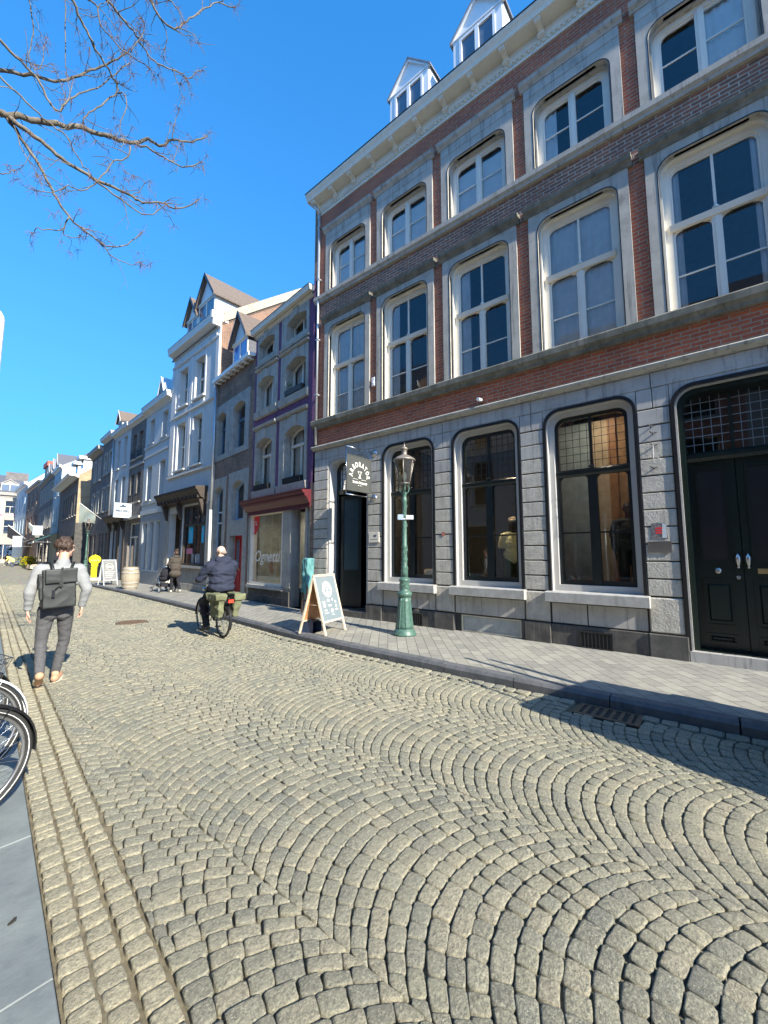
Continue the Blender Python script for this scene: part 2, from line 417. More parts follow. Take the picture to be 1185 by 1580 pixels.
mb.box(U0 + .02, U1 - .02, -4.4, -4.3, 4.8, 11.1)
mb.build('room', 'room_wall', H0)

# rusticated blocks of the ground floor piers
piers = [(.53, .975), (2.425, 2.86), (4.31, 4.745), (6.195, 6.66), (8.07, 8.62), (-1.40, -.85), (-6, -3.0)]
rnd = random.Random(3); mb = MB(); ms = MB()
rows = [1.0 + .261 * i for i in range(12)]
for a, b in piers:
    mb = MB(); mu = MB()
    for i in range(11):
        z0, z1 = rows[i], rows[i + 1]
        (mu if i >= 9 else mb).cbox(a + .012, b - .012, -.04, rnd.uniform(-.003, .004) + .012, z0 + .009, z1 - .009, .009)
    mb.cbox(a + .008, b - .008, -.04, .02, .47, .985, .02)
    mid = (a + b) / 2
    if b < 8.4 and b > 0: mu.cbox(a + .01, mid - .005, -.04, .011, 3.885, 4.195, .006); mu.cbox(mid + .005, b - .01, -.04, .010, 3.885, 4.195, .006)
    else: mu.cbox(a + .01, b - .01, -.04, .011, 3.885, 4.195, .006)
    pr_ = mb.build('rusticated_pier', 'stone_rough', H0); mu.build('upper_blocks', 'stone_smooth', pr_)
for a, b in ((.975, 2.425), (2.86, 4.31), (4.745, 6.195)):
    mb = MB(); mb.cbox(a + .02, b - .02 if a != .975 else a + .85, -.04, -.012, .47, .80, .006)
    if a == .975: mb.cbox(1.845, 2.40, -.04, -.014, .47, .80, .006)
    mb.build('apron_panel', 'stone_smooth', H0)
x = U0
joints = [U0, -4.4, -2.2, -.6, .76, 2.64, 4.53, 6.42, 8.35, U1]
for a, b in zip(joints, joints[1:]): ms.cbox(a + .005, b - .005, -.04, .012, 4.205, 4.442, .006)
ms.build('lintel_course', 'stone_smooth', H0)
for a, b in ((.505, .985), (2.415, 2.87), (4.30, 4.755), (6.185, 6.67), (8.06, 8.62), (-1.42, -.83), (-6, -3.0), (-2.99, -1.43)): mb = MB(); mb.cbox(a, b, -.04, .055, PZ - .05, .455, .012); mb.build('plinth', 'stone_dark', H0)
for a, b in ((.99, 2.41), (4.76, 6.18), (2.875, 2.94)): mb = MB(); mb.cbox(a, b, -.04, .028, PZ - .05, .45, .008); mb.build('plinth', 'stone_dark', H0)
for c in (1.72, 5.30):                       # iron cellar grilles
    mb = MB(); mb.box(c - .24, c + .24, .028, .034, .13, .38); g = mb.build('cellar_vent', 'room_dark', H0); mb = MB()
    for k in range(9): mb.box(c - .22 + k * .055 - .008, c - .22 + k * .055 + .008, .034, .052, .14, .37)
    mb.box(c - .25, c + .25, .034, .056, .365, .39); mb.box(c - .25, c + .25, .034, .056, .12, .14); mb.box(c - .25, c - .235, .034, .056, .14, .365); mb.box(c + .235, c + .25, .034, .056, .14, .365)
    mb.build('grille', 'black_iron', g)
mb = MB(); mb.box(2.95, 4.15, -.06, -.05, .15, .43); o = mb.build('cellar_window', 'glass_frost', H0)
mb = MB(); ring(mb, path(2.93, 4.17, .12, .445), path(2.97, 4.13, .15, .425), -.06, -.03); mb.build('frame', 'metal', o)

# string course, sill bands
def profile_band(prof, name, mat, u0=U0, u1=U1 + .03): mb = MB(); mb.prism(prof, 'x', u0, u1); return mb.build(name, mat, H0)
profile_band([(-.1, 4.45), (.05, 4.45), (.07, 4.47), (.12, 4.50), (.13, 4.535), (.10, 4.56), (-.1, 4.60)], 'string_course', 'stone')
profile_band([(-.1, 5.05), (.09, 5.05), (.10, 5.10), (.16, 5.15), (.17, 5.245), (.15, 5.27), (-.1, 5.285)], 'sill_band', 'string_course')
profile_band([(-.1, 8.715), (.07, 8.715), (.08, 8.76), (.12, 8.80), (.125, 8.89), (.105, 8.91), (-.1, 8.925)], 'sill_band', 'stone')

def casing(parent, name, pth_o, pth_i, y0, y1, mat): mb = MB(); ring(mb, pth_o, pth_i, y0, y1); return mb.build(name, mat, parent)
def upper_window(c, z0, z1, tall, look, seed):
    w = .665; r = .22
    fo = path(c - w + .03, c + w - .03, z0 + .0, z1 - .03, 'round', r - .02); fi = path(c - w + .12, c + w - .12, z0 + .09, z1 - .12, 'round', r - .09)
    mb = MB(); ring(mb, fo, fi, -.20, -.13)
    # second, slimmer step of the frame
    fj = path(c - w + .155, c + w - .155, z0 + .125, z1 - .155, 'round', r - .11); ring(mb, fi, fj, -.20, -.155)
    l, rr = c - w + .12, c + w - .12
    if tall:
        t0 = z0 + 1.40; mb.prism([(-.2, t0), (-.10, t0), (-.09, t0 + .03), (-.075, t0 + .09), (-.12, t0 + .12), (-.2, t0 + .13)], 'x', l - .03, rr + .03)
        mb.box(c - .06, c + .06, -.2, -.125, z0 + .1, t0); mb.box(c - .02, c + .02, -.2, -.112, z0 + .1, t0)
        mb.box(c - .018, c + .018, -.19, -.15, t0 + .12, z1 - .13)
        mb.lathe([(.0, 0), (.05, 0), (.045, .03), (.02, .06), (.015, .1)], 10, (c, -.15, t0 + .12))
        for s in (-1, 1):                    # rounded outer corners of the casements
            ua, ub = (l + .03, c - .06) if s < 0 else (c + .06, rr - .03)
            P = path(ua, ub, z0 + .12, t0, 'round', .10, 4); tmp = MB(); surround(tmp, ua - .002, ub + .002, t0 - .13, t0, [(P[0][0], t0 - .13)] + P[1:-1] + [(P[-1][0], t0 - .13)], -.19, -.158)
            off = len(mb.v); mb.v += tmp.v; mb.f += [tuple(i + off for i in f) for f in tmp.f]; mb.m += tmp.m; mb.sm += tmp.sm
            mb.box(ua - .01, ub + .01, -.185, -.165, z0 + .64, z0 + .665)
    else:
        mb.box(c - .06, c + .06, -.2, -.125, z0 + .1, z1 - .1); mb.box(c - .02, c + .02, -.2, -.11, z0 + .1, z1 - .1)
        for ua, ub in ((l, c - .05), (c + .05, rr)): mb.box(ua, ub, -.185, -.165, z0 + .70, z0 + .725)
    o = mb.build('window', 'white_frame', H0)
    glass_pane(o, path(c - w + .10, c + w - .10, z0 + .07, z1 - .10, 'round', r - .07), -.178)
    # stone architrave, dark line round the opening, hood mould
    mb = MB(); P = path(c - w, c + w, z0, z1, 'round', r)
    top = 8.03 if tall else 10.73
    surround(mb, c - .835, c + .835, z0, top, P, -.05, .045)
    mb.build('surround', 'stone', o)
    mb = MB(); ring(mb, P, path(c - w + .03, c + w - .03, z0, z1 - .03, 'round', r - .02), -.30, -.05, False); mb.build('reveal', 'cream_paint' if tall else 'stone', o)
    mb = MB(); Q = path(c - w - .016, c + w + .016, z0, z1 + .016, 'round', r + .016); ring(mb, Q, P, .04, .049, False); mb.build('edge_line', 'black_paint', o)
    mb = MB()
    if tall: pr = [(.0, top - .01), (.06, top - .01), (.075, top + .03), (.13, top + .08), (.15, top + .15), (.13, top + .17), (0, top + .19)]
    else: pr = [(.0, top - .01), (.06, top), (.07, top + .03), (.12, top + .08), (.14, top + .15), (.12, top + .17), (0, top + .19)]
    mb.prism(pr, 'x', c - .90, c + .90)
    if not tall: mb.box(c - .83, c + .83, .04, .052, top - .20, top - .012)
    mb.build('hood_mould', 'stone' if not tall else 'string_course', o)
    if look == 'full': curtain(o, c - .6, c + .02, z0, z1 - .08, -.222, seed); curtain(o, c - .02, c + .6, z0, z1 - .08, -.222, seed + 1)
    elif look == 'left': curtain(o, c + .30, c + .62, z0, z1 - .08, -.222, seed, flare=-.02)
    elif look == 'both': curtain(o, c + .42, c + .62, z0, z1 - .08, -.222, seed); curtain(o, c - .62, c - .44, z0, z1 - .08, -.222, seed, flare=-.0)
    elif look == 'right': curtain(o, c - .60, c - .05, z0, z1 - .08, -.222, seed)
    elif look == 'blind':
        curtain(o, c - .60, c + .60, z0, z1 - .25, -.215, seed, amp=.004, wl=.4)
    return o
for k, (c, look) in enumerate(zip(BAY[:6], ('full', 'left', 'left', 'full', 'both', 'left'))): upper_window(c, 5.28, 7.86, True, look, 11 + k * 3)
for k, (c, look) in enumerate(zip(BAY[:6], ('blind', 'blind', 'blind', 'left', 'right', 'full'))): upper_window(c, 8.92, 10.32, False, look, 51 + k * 3)

def shop_window(c):
    w = GH; z0, z1 = 1.0, 4.19; r = .28
    cu = path(c - w + .14, c + w - .14, z0 + .11, z1 - .13, 'round', r - .10); ci = path(c - w + .20, c + w - .20, z0 + .19, z1 - .19, 'round', r - .15)
    mb = MB(); ring(mb, cu, ci, -.26, -.19)
    l, rr = c - w + .15, c + w - .15
    mb.prism([(-.26, 2.98), (-.17, 2.98), (-.15, 3.01), (-.14, 3.07), (-.17, 3.10), (-.26, 3.12)], 'x', l, rr)
    mb.box(c - .07, c + .07, -.26, -.175, z0 + .12, 2.98); mb.box(c - .022, c + .022, -.25, -.195, 3.1, z1 - .16); mb.ball((c, -.17, 3.13), (.05, .04, .03))
    for ua, ub in ((l + .05, c - .07), (c + .07, rr - .05)):
        P = path(ua, ub, z0, 2.985, 'round', .09, 4); tmp = MB(); surround(tmp, ua - .002, ub + .002, 2.87, 2.984, [(P[0][0], 2.87)] + P[1:-1] + [(P[-1][0], 2.87)], -.25, -.20)
        off = len(mb.v); mb.v += tmp.v; mb.f += [tuple(i + off for i in f) for f in tmp.f]; mb.m += tmp.m; mb.sm += tmp.sm
        mb.box(ua - .02, ub + .02, -.235, -.212, 1.985, 2.01)
    o = mb.build('shop_window', 'green_black_paint', H0)
    glass_pane(o, path(c - w + .17, c + w - .17, z0 + .14, z1 - .16, 'round', r - .13), -.225, 'glass_shop')
    mb = MB()                                # leaded upper light
    for k in range(1, 9):
        u = c - .52 + k * .116; mb.box(u - .004, u + .004, -.222, -.214, 3.1, 4.0)
    for k in range(1, 7): mb.box(l + .03, rr - .03, -.222, -.213, 3.1 + k * .135 - .004, 3.1 + k * .135 + .004)
    mb.build('leading', 'leading', o)
    mb = MB(); P = path(c - w, c + w, z0, z1, 'round', r)
    surround(mb, c - w - .001, c + w + .001, z0, 4.20, P, -.1, .005); mb.build('surround', 'stone_smooth', o)
    mb = MB(); ring(mb, P, path(c - w + .045, c + w - .045, z0, z1 - .045, 'round', r - .03), -.012, .022, False); mb.build('edge_line', 'black_paint', o)
    mb = MB(); ring(mb, path(c - w + .002, c + w - .002, z0, z1 - .002, 'round', r), path(c - w + .055, c + w - .055, z0 + .001, z1 - .055, 'round', r - .035), -.45, -.02, False)
    ring(mb, path(c - w + .056, c + w - .056, z0 + .001, z1 - .056, 'round', r - .036), cu, -.26, -.11); mb.build('casing', 'grey_white_paint', o)
    mb = MB(); mb.prism([(-.44, .825), (.125, .825), (.14, .835), (.145, .985), (.13, 1.0), (-.44, 1.012)], 'x', c - .76, c + .76); mb.build('sill', 'stone_pale', o)
    return o
for c in GW: shop_window(c)

# shop interior behind the windows
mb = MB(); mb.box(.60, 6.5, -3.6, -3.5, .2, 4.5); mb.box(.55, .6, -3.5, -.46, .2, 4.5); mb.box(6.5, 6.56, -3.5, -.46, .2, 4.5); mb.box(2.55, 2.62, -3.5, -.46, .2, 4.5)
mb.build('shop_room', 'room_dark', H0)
mb = MB(); mb.box(.62, 2.54, -1.9, -.46, .55, .92); mb.box(2.64, 6.45, -1.5, -.46, .55, .92); mb.build('display_floor', 'wood_dark', H0)
mb = MB(); mb.box(1.95, 2.53, -1.25, -1.2, .92, 4.2); mb.mat(1).box(1.62, 1.95, -1.27, -1.2, .92, 4.2); mb.mat(2).box(1.48, 1.62, -1.28, -1.16, .92, 4.2)
mb.mat(3).box(.62, 1.48, -1.26, -1.2, .92, 4.2)
M('panel_blue', (.42, .52, .55), .7); M('panel_tan', (.62, .50, .34), .7); M('panel_wood', (.42, .25, .12), .6, scale=5, var=.35)
mb.build('display_panel', ['panel_blue', 'panel_tan', 'wood_orange', 'panel_wood'], H0)

# doorway with the hanging sign
mb = MB()
P = path(6.66, 8.07, PZ, 4.12, 'round', .28)
surround(mb, 6.659, 8.071, PZ, 4.20, P, -.1, .006); mb.build('door_surround', 'stone_smooth', H0)
mb = MB(); ring(mb, path(6.662, 8.068, PZ, 4.118, 'round', .28), path(6.71, 8.02, PZ, 4.07, 'round', .25), -.30, -.02, False); mb.build('door_reveal', 'grey_white_paint', H0)
mb = MB(); mb.box(6.62, 8.11, -1.3, .06, .08, .26); mb.build('doorstep', 'stone_dark', H0)
mb = MB(); ring(mb, path(6.71, 8.02, .26, 4.07, 'round', .25), path(6.78, 7.95, .27, 4.0, 'round', .2), -.36, -.28); mb.box(6.74, 8.0, -.36, -.27, 3.22, 3.34)
o = mb.build('door_frame', 'green_black_paint', H0)
glass_pane(o, [(6.77, 3.3), (7.96, 3.3), (7.96, 4.0), (6.77, 4.0)], -.32, 'glass_shop')
mb = MB()
for k in range(1, 10): mb.box(6.77 + k * .12 - .004, 6.77 + k * .12 + .004, -.318, -.308, 3.34, 4.0)
for k in range(1, 5): mb.box(6.77, 7.96, -.318, -.307, 3.34 + k * .14 - .004, 3.34 + k * .14 + .004)
mb.build('leading', 'leading', o)
mb = MB(); mb.box(6.58, 6.66, -3.4, -.46, .2, 4.4); mb.box(8.1, 8.2, -3.4, -.46, .2, 4.4); mb.box(6.58, 8.2, -3.5, -3.4, .2, 4.4); mb.build('entrance_hall', 'black_paint', H0)
# open glazed door leaf, standing inwards from the far jamb
lf = MB(); lf.box(0, .62, -.045, 0, 0, .95); lf.box(0, .09, -.045, 0, .95, 2.9); lf.box(.53, .62, -.045, 0, .95, 2.9); lf.box(.09, .53, -.045, 0, 2.8, 2.9)
lf.box(.14, .48, -.0, .012, .25, .8)
leaf = lf.build('door', 'green_black_paint', H0, (7.94, -.40, .28), (0, 0, R(180 + 14)))
mb = MB(); mb.box(.09, .53, -.03, -.015, .95, 2.8); mb.build('pane', 'blue_door', leaf)
mb = MB(); mb.box(.2, .42, .0, .006, 1.55, 1.85); mb.build('sticker', 'black_paint', leaf)
mb = MB(); mb.box(.2, .44, .004, .01, .86, .9); mb.build('letter_slot', 'metal', leaf)

# big green double door on the right
P = path(-.85, .53, PZ, 4.15, 'round', .30)
mb = MB(); surround(mb, -.851, .531, PZ, 4.20, P, -.1, .006); mb.build('door_surround', 'stone_smooth', H0)
mb = MB(); ring(mb, P, path(-.80, .48, PZ, 4.10, 'round', .26), -.02, .03, False); mb.build('edge_line', 'black_paint', H0)
mb = MB(); ring(mb, path(-.81, .49, PZ, 4.11, 'round', .27), path(-.775, .455, PZ, 4.075, 'round', .24), -.06, -.018, False); mb.build('door_reveal', 'stone_pale', H0)
mb = MB(); ring(mb, path(-.775, .455, .27, 4.075, 'round', .24), path(-.71, .39, .28, 4.01, 'round', .18), -.36, -.07)
mb.prism([(-.36, 3.0), (-.22, 3.0), (-.20, 3.05), (-.2, 3.1), (-.24, 3.14), (-.36, 3.16)], 'x', -.73, .42); mb.box(-.18, -.14, -.34, -.26, 3.1, 4.03)
o = mb.build('door_frame', 'door_green', H0)
glass_pane(o, path(-.72, .40, 3.1, 4.02, 'round', .2), -.30, 'glass_shop')
mb = MB()
for k in range(1, 10): mb.box(-.72 + k * .112 - .004, -.72 + k * .112 + .004, -.298, -.285, 3.15, 4.0)
for k in range(1, 7): mb.box(-.71, .39, -.298, -.284, 3.14 + k * .128 - .005, 3.14 + k * .128 + .005)
M('leading_pale', (.20, .24, .26), .5, metal=.2); mb.build('leading', 'leading_pale', o)
for s, (a, b) in ((1, (-.155, .40)), (-1, (-.72, -.165))):
    mb = MB(); mb.box(a, b, -.36, -.30, .28, 3.0)
    for (za, zb) in ((.36, .50), (.60, 1.28), (1.5, 2.9)):
        A = path(a + .11, b - .09, za, zb); B = path(a + .135, b - .115, za + .03, zb - .03); ring(mb, A, B, -.3, -.275)
        if zb < 2: mb.cbox(a + .16, b - .14, -.30, -.28, za + .04 if zb - za < .2 else za + .08, zb - .04 if zb - za < .2 else zb - .08, .02)
    d = mb.build('door', 'door_green', H0)
    mb = MB(); mb.box(a + .135, b - .115, -.298, -.294, 1.53, 2.87); mb.build('pane', 'black_paint', d)
    hx = a + .05 if s > 0 else b - .05
    mb = MB(); mb.lathe([(.012, 0), (.02, .01), (.012, .03), (.018, .05), (.03, .09), (.034, .14), (.028, .17), (.012, .19), (.008, .21)], 12, (hx, -.25, 1.43)); mb.box(hx - .012, hx + .012, -.3, -.25, 1.47, 1.49); mb.build('handle', 'metal', d)
    if s > 0:
        mb = MB(); mb.lathe([(.045, 0), (.04, .012), (.02, .02)], 14); k = mb.build('lock_plate', 'metal', d, (a + .28, -.29, 1.39), (R(-90), 0, 0)); mb = MB(); mb.lathe([(.03, 0), (.03, .012), (.02, .03)], 14); mb.build('door_knob', 'metal', d, (a + .06, -.29, 1.30), (R(-90), 0, 0))
    else:
        mb = MB(); mb.box(b - .42, b - .14, -.3, -.285, 1.36, 1.43); M('brass', (.55, .42, .2), .35, metal=1.); mb.build('letter_slot', 'brass', d)
mb = MB(); mb.box(-.84, .50, -.36, .05, .05, .265); mb.build('threshold', 'stone_smooth', H0)
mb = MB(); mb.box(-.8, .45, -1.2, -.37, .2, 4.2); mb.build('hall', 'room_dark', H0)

# cornice
mb = MB()
mb.prism([(-.1, 11.44), (.03, 11.44), (.035, 11.465), (.02, 11.475), (.02, 11.51)], 'x', U0, U1 + .04)
mb.prism([(-.1, 11.51), (.02, 11.51), (.02, 11.57), (.05, 11.58), (.055, 11.61), (.055, 11.80), (-.1, 11.80)], 'x', U0, U1 + .04)
mb.prism([(-.1, 11.80), (.32, 11.80), (.33, 11.83), (.33, 11.86), (.35, 11.90), (.385, 11.95), (.395, 11.98), (.395, 12.0), (-.3, 12.02), (-.3, 11.80)], 'x', U0, U1 + .16)
mb.prism([(-.1, 11.775), (.30, 11.785), (.30, 11.80), (-.1, 11.80)], 'x', U0, U1 + .14)
c = mb.build('cornice', 'cream_paint', H0)
mb = MB(); k = U0
while k < U1: mb.box(k, k + .05, .018, .048, 11.525, 11.572); k += .095
mb.build('dentils', 'cream_paint', c)['kind'] = 'stuff'
mb = MB(); mb.box(U0, U1 + .17, -.3, .41, 12.0, 12.02); mb.build('gutter', 'black_paint', c)
bra = None
for i in range(20):
    u = U1 - .05 - i * .715
    if bra is None:
        mb = MB(); mb.prism([(.05, 11.60), (.08, 11.60), (.10, 11.63), (.10, 11.67), (.15, 11.70), (.23, 11.73), (.27, 11.75), (.28, 11.78), (.05, 11.78)], 'x', -.045, .045)
        mb.prism([(.07, 11.61), (.11, 11.62), (.125, 11.645), (.11, 11.68), (.07, 11.68)], 'x', -.065, .065); mb.prism([(.21, 11.715), (.27, 11.715), (.30, 11.745), (.30, 11.78), (.21, 11.78)], 'x', -.06, .06)
        bra = mb.build('bracket', 'cream_paint', c); bra.location.x = u
    else:
        b = bra.copy(); COL.objects.link(b); b.location.x = u
mb = MB(); mb.poly([(U0, -.1, 12.0), (U1, -.1, 12.0), (U1, -4.2, 14.2), (U0, -4.2, 14.2)]); mb.poly([(U0, -9, 11.9), (U1, -9, 11.9), (U1, -4.2, 14.2), (U0, -4.2, 14.2)])
mb.poly([(U1, -.1, 11.9), (U1, -9, 11.9), (U1, -4.2, 14.2)]); mb.poly([(U0, -.1, 11.9), (U0, -9, 11.9), (U0, -4.2, 14.2)]); mb.build('roof', 'roof_slate', H0)
def dormer_h0(c):
    mb = MB(); f = -.25; w = .62; e = 13.66; a = 14.30
    pt = [(c - w, 12.5), (c + w, 12.5), (c + w, e), (c, a), (c - w, e)]
    mb.prism(pt, 'y', -2.4, f)
    ring(mb, [(c - w - .03, e - .06), (c - w - .03, e + .02), (c, a + .05), (c + w + .03, e + .02), (c + w + .03, e - .06)], [(c - w + .05, e - .02), (c - w + .05, e - .01), (c, a - .07), (c + w - .05, e - .01), (c + w - .05, e - .02)], f, f + .05)
    ring(mb, path(c - w + .02, c + w - .02, 12.5, 13.62), path(c - .44, c + .44, 12.78, 13.55), f, f + .03)
    ring(mb, path(c - .44, c + .44, 12.78, 13.55), path(c - .38, c + .38, 12.84, 13.49), f, f + .045); mb.box(c - .045, c + .045, f, f + .05, 12.8, 13.55)
    o = mb.build('dormer', 'white_paint', H0)
    mb = MB(); mb.box(c - .39, c + .39, f + .001, f + .012, 12.83, 13.5); mb.build('pane', 'dark_glass', o)
    mb = MB()
    for s in (-1, 1): mb.prism([(c, a + .05), (c, a + .01), (c + s * (w + .06), e - .08), (c + s * (w + .06), e - .03)], 'y', -2.4, f + .07)
    mb.build('roof', 'lead', o)
M('dark_glass', (.10, .13, .17), .05, spec=1.0, var=.1)
for k in (0, 1, 2, 3, 4, 5): 
    if k in (1, 2): dormer_h0(BAY[k])
# downpipe, small fittings
mb = MB(); mb.tube([(8.50, .08, 11.45), (8.50, .08, 4.6)], .035, 8); mb.tube([(8.66, .25, 11.78), (8.56, .14, 11.62), (8.50, .08, 11.45)], .035, 8)
for z in (11, 9.4, 7.6, 6): mb.box(8.45, 8.55, 0, .12, z, z + .04)
mb.build('downpipe', 'zinc', H0)
mb = MB(); wall_cells(mb, 8.62, 8.78, 3.6, 9.6, [], -.002); mb.box(8.62, 8.78, -.3, -.002, 3.6, 9.6); mb.build('painted_edge', 'brick_purple', H0)
mb = MB(); mb.box(8.621, 8.779, -.3, -.004, 9.6, 12.1); mb.box(8.62, 8.78, -.3, -.006, PZ, 3.6); pieces(mb, 'wall_edge', 'brick_brown', H0)
# ================================================================== street surface
def interp(T, y):
    if y <= T[0][0]: (a, b), (c, d) = T[0], T[1]
    elif y >= T[-1][0]: (a, b), (c, d) = T[-2], T[-1]
    else:
        for (a, b), (c, d) in zip(T, T[1:]):
            if a <= y <= c: break
    return b + (d - b) * (y - a) / (c - a)
KR = [(-12, 5.02), (3, 5.06), (5, 5.12), (6.9, 5.24), (8.6, 5.46), (12, 5.92), (15.5, 6.27), (20, 6.66), (26, 7.1), (34, 7.85), (42, 8.85), (56, 10.65), (81, 13.4), (105, 15.9)]
def kerb_r(y): return interp(KR, y)
def kerb_l(y): return .30 + .122 * y
def sand(name, c, c2): M(name, c, .95, scale=30, bump=.6, bscale=120, c2=c2)
sand('joint_sand', (.20, .17, .105), (.085, .07, .045))
def sett_mat(name, cols, rough=.82):
    m, t, n, l, p = _new(name); v = _coord(t); g = t.nodes.new('ShaderNodeNewGeometry')
    cr = t.nodes.new('ShaderNodeValToRGB'); cr.color_ramp.interpolation = 'LINEAR'
    e = cr.color_ramp.elements; e[0].color = _rgb(cols[0]); e[1].color = _rgb(cols[-1])
    for i, c in enumerate(cols[1:-1]): k = e.new((i + 1) / (len(cols) - 1)); k.color = _rgb(c)
    l.new(g.outputs['Random Per Island'], cr.inputs[0])
    col = _mix(t, _map(t, _noise(t, _stretch(t, v, (1, 1.7, 1)), 48, 8, .9), .43, .57, 0, .85), cr.outputs[0], (.10, .103, .082))
    col = _mix(t, _map(t, _noise(t, v, 95, 6, .9), .52, .62, 0, .85), col, (.58, .56, .40))
    col = _mix(t, _map(t, _noise(t, v, .55, 4, .6), .42, .7, 0, .28), col, (.42, .37, .25))
    l.new(col, p.inputs['Base Color']); p.inputs['Roughness'].default_value = rough
    b1 = _bump(t, _noise(t, v, 42, 8, .78), 1., .016); l.new(b1, p.inputs['Normal']); return m
sett_mat('sett', [(.25, .24, .185), (.35, .33, .245), (.40, .37, .26), (.30, .29, .22), (.44, .39, .275), (.33, .32, .245), (.21, .21, .18)])
sett_mat('sett_gutter', [(.46, .41, .28), (.54, .475, .32), (.40, .365, .255)])
class Setts:
    def __init__(s): s.V = []; s.F = []; s.n = 0; s.r = random.Random(5)
    def stone(s, q, h=0., gap=.005, lod=0):
        r = s.r; cx = sum(p[0] for p in q) / 4; cy = sum(p[1] for p in q) / 4
        jit = .0045; pts = []
        sz = math.sqrt(abs((q[1][0] - q[0][0]) * (q[3][1] - q[0][1]))) or .1
        for x, y in q:
            dx, dy = cx - x, cy - y; L = math.hypot(dx, dy) or 1; k = gap * 1.4 / L
            pts.append((x + dx * k + r.uniform(-jit, jit), y + dy * k + r.uniform(-jit, jit)))
        tx, ty = r.uniform(-.06, .06), r.uniform(-.06, .06); h += r.uniform(-.0035, .0035)
        def Z(x, y, d): return h + d + (x - cx) * tx + (y - cy) * ty
        b = s.n
        if lod == 0:
            o = []
            for i in range(4):
                a, c = pts[i], pts[(i + 1) % 4]; k = r.uniform(.07, .16); bow = r.uniform(-.002, .003)
                mx, my = (a[0] + c[0]) / 2, (a[1] + c[1]) / 2; ex, ey = mx - cx, my - cy; L = math.hypot(ex, ey) or 1
                o.append((a[0] + (c[0] - a[0]) * k, a[1] + (c[1] - a[1]) * k)); o.append((mx + ex / L * bow, my + ey / L * bow)); o.append((a[0] + (c[0] - a[0]) * (1 - k), a[1] + (c[1] - a[1]) * (1 - k)))
            # rounded corner: 12 outline points
            n = 12
            for sc, d in ((1.0, -.032), (.985, -.004), (.955, .0012), (.78, .0028)):
                for x, y in o:
                    X, Y = cx + (x - cx) * sc, cy + (y - cy) * sc; s.V.append((X, Y, Z(X, Y, d) + (r.uniform(-.0012, .0012) if sc < .95 else 0)))
            s.V.append((cx, cy, Z(cx, cy, .005)))
            for k in range(3):
                for i in range(n): j = (i + 1) % n; s.F.append((b + k * n + i, b + k * n + j, b + (k + 1) * n + j, b + (k + 1) * n + i))
            for i in range(n): s.F.append((b + 3 * n + i, b + 3 * n + (i + 1) % n, b + 4 * n))
            s.n += 4 * n + 1
        else:
            for sc, d in ((1.0, -.03), (.97, -.006), (.80, .003)):
                for x, y in pts: X, Y = cx + (x - cx) * sc, cy + (y - cy) * sc; s.V.append((X, Y, Z(X, Y, d)))
            for k in (0, 4):
                for i in range(4): s.F.append((b + k + i, b + k + (i + 1) % 4, b + k + 4 + (i + 1) % 4, b + k + 4 + i))
            s.F.append((b + 8, b + 9, b + 10, b + 11)); s.n += 12
    def build(s, name, mat, parent=None):
        me = bpy.data.meshes.new(name); me.from_pydata(s.V, [], s.F); me.materials.append(MT[mat])
        me.polygons.foreach_set('use_smooth', [True] * len(me.polygons)); me.update()
        o = bpy.data.objects.new(name, me); COL.objects.link(o)
        if parent: o.parent = parent
        return o
road = Setts(); rnd = random.Random(21)
Wd = 1.325; SAG = .30; YMAX = 46.
def shift(y): return kerb_r(y) - 5.05
def bulk(x, y): return .005 * math.sin(x * 1.3 + y * .4) * math.sin(y * .55 + 1) + .003 * math.sin(x * 3.1 - y * 1.7)
def in_holes(x, y):
    return (abs(x - 4.86) < .19 and abs(y - 1.05) < .33) or math.hypot(x - 4.02, y - 11.2) < .36
for k in range(-4, 4):
    xa = 1.345 + Wd * (k - 0); xb = xa + Wd
    Rr = ((Wd / 2) ** 2 + SAG ** 2) / (2 * SAG); xc = (xa + xb) / 2
    y = -3.2
    while y < YMAX:
        near = y < 9
        pitch = rnd.uniform(.090, .105) if y < 16 else .10
        def arc(x): return math.sqrt(max(0, Rr ** 2 - (x - xc) ** 2)) - (Rr - SAG)
        # stone boundaries along the arc, by angle
        A = math.asin((Wd / 2) / Rr); n = rnd.choice((13, 14, 14, 15)); an = [-A + 2 * A * i / n for i in range(n + 1)]
        an = [a + (rnd.uniform(-.2, .2) * 2 * A / n if 0 < i < n else 0) for i, a in enumerate(an)]
        for a0, a1 in zip(an, an[1:]):
            q = []
            for a, up in ((a0, 0), (a1, 0), (a1, 1), (a0, 1)):
                x = xc + Rr * math.sin(a); yy = arc(x) + y
                if up:
                    x2 = x + pitch * math.cos(a) * math.sin(a) * .9; x2 = min(max(x2, xa), xb); yy = arc(x2) + y + pitch; x = x2
                q.append((x + shift(yy), yy))
            mx = sum(p[0] for p in q) / 4; my = sum(p[1] for p in q) / 4
            if mx < kerb_l(my) + .30 or mx > kerb_r(my) - .135 or in_holes(mx, my): continue
            q = [(min(max(px_, kerb_l(py_) + .336), kerb_r(py_) - .16), py_) for px_, py_ in q]; xs_ = [p[0] for p in q]
            if max(xs_) - min(xs_) < .035: continue
            if max(q[1][0] - q[0][0], q[2][0] - q[3][0]) < .02: continue
            if my > 14 and mx / my < .06: continue
            if my > 20 and (my > 30): continue
            road.stone(q, bulk(mx, my), .0024, 0 if my < 7.5 and mx > -.5 else 1)
        y += pitch
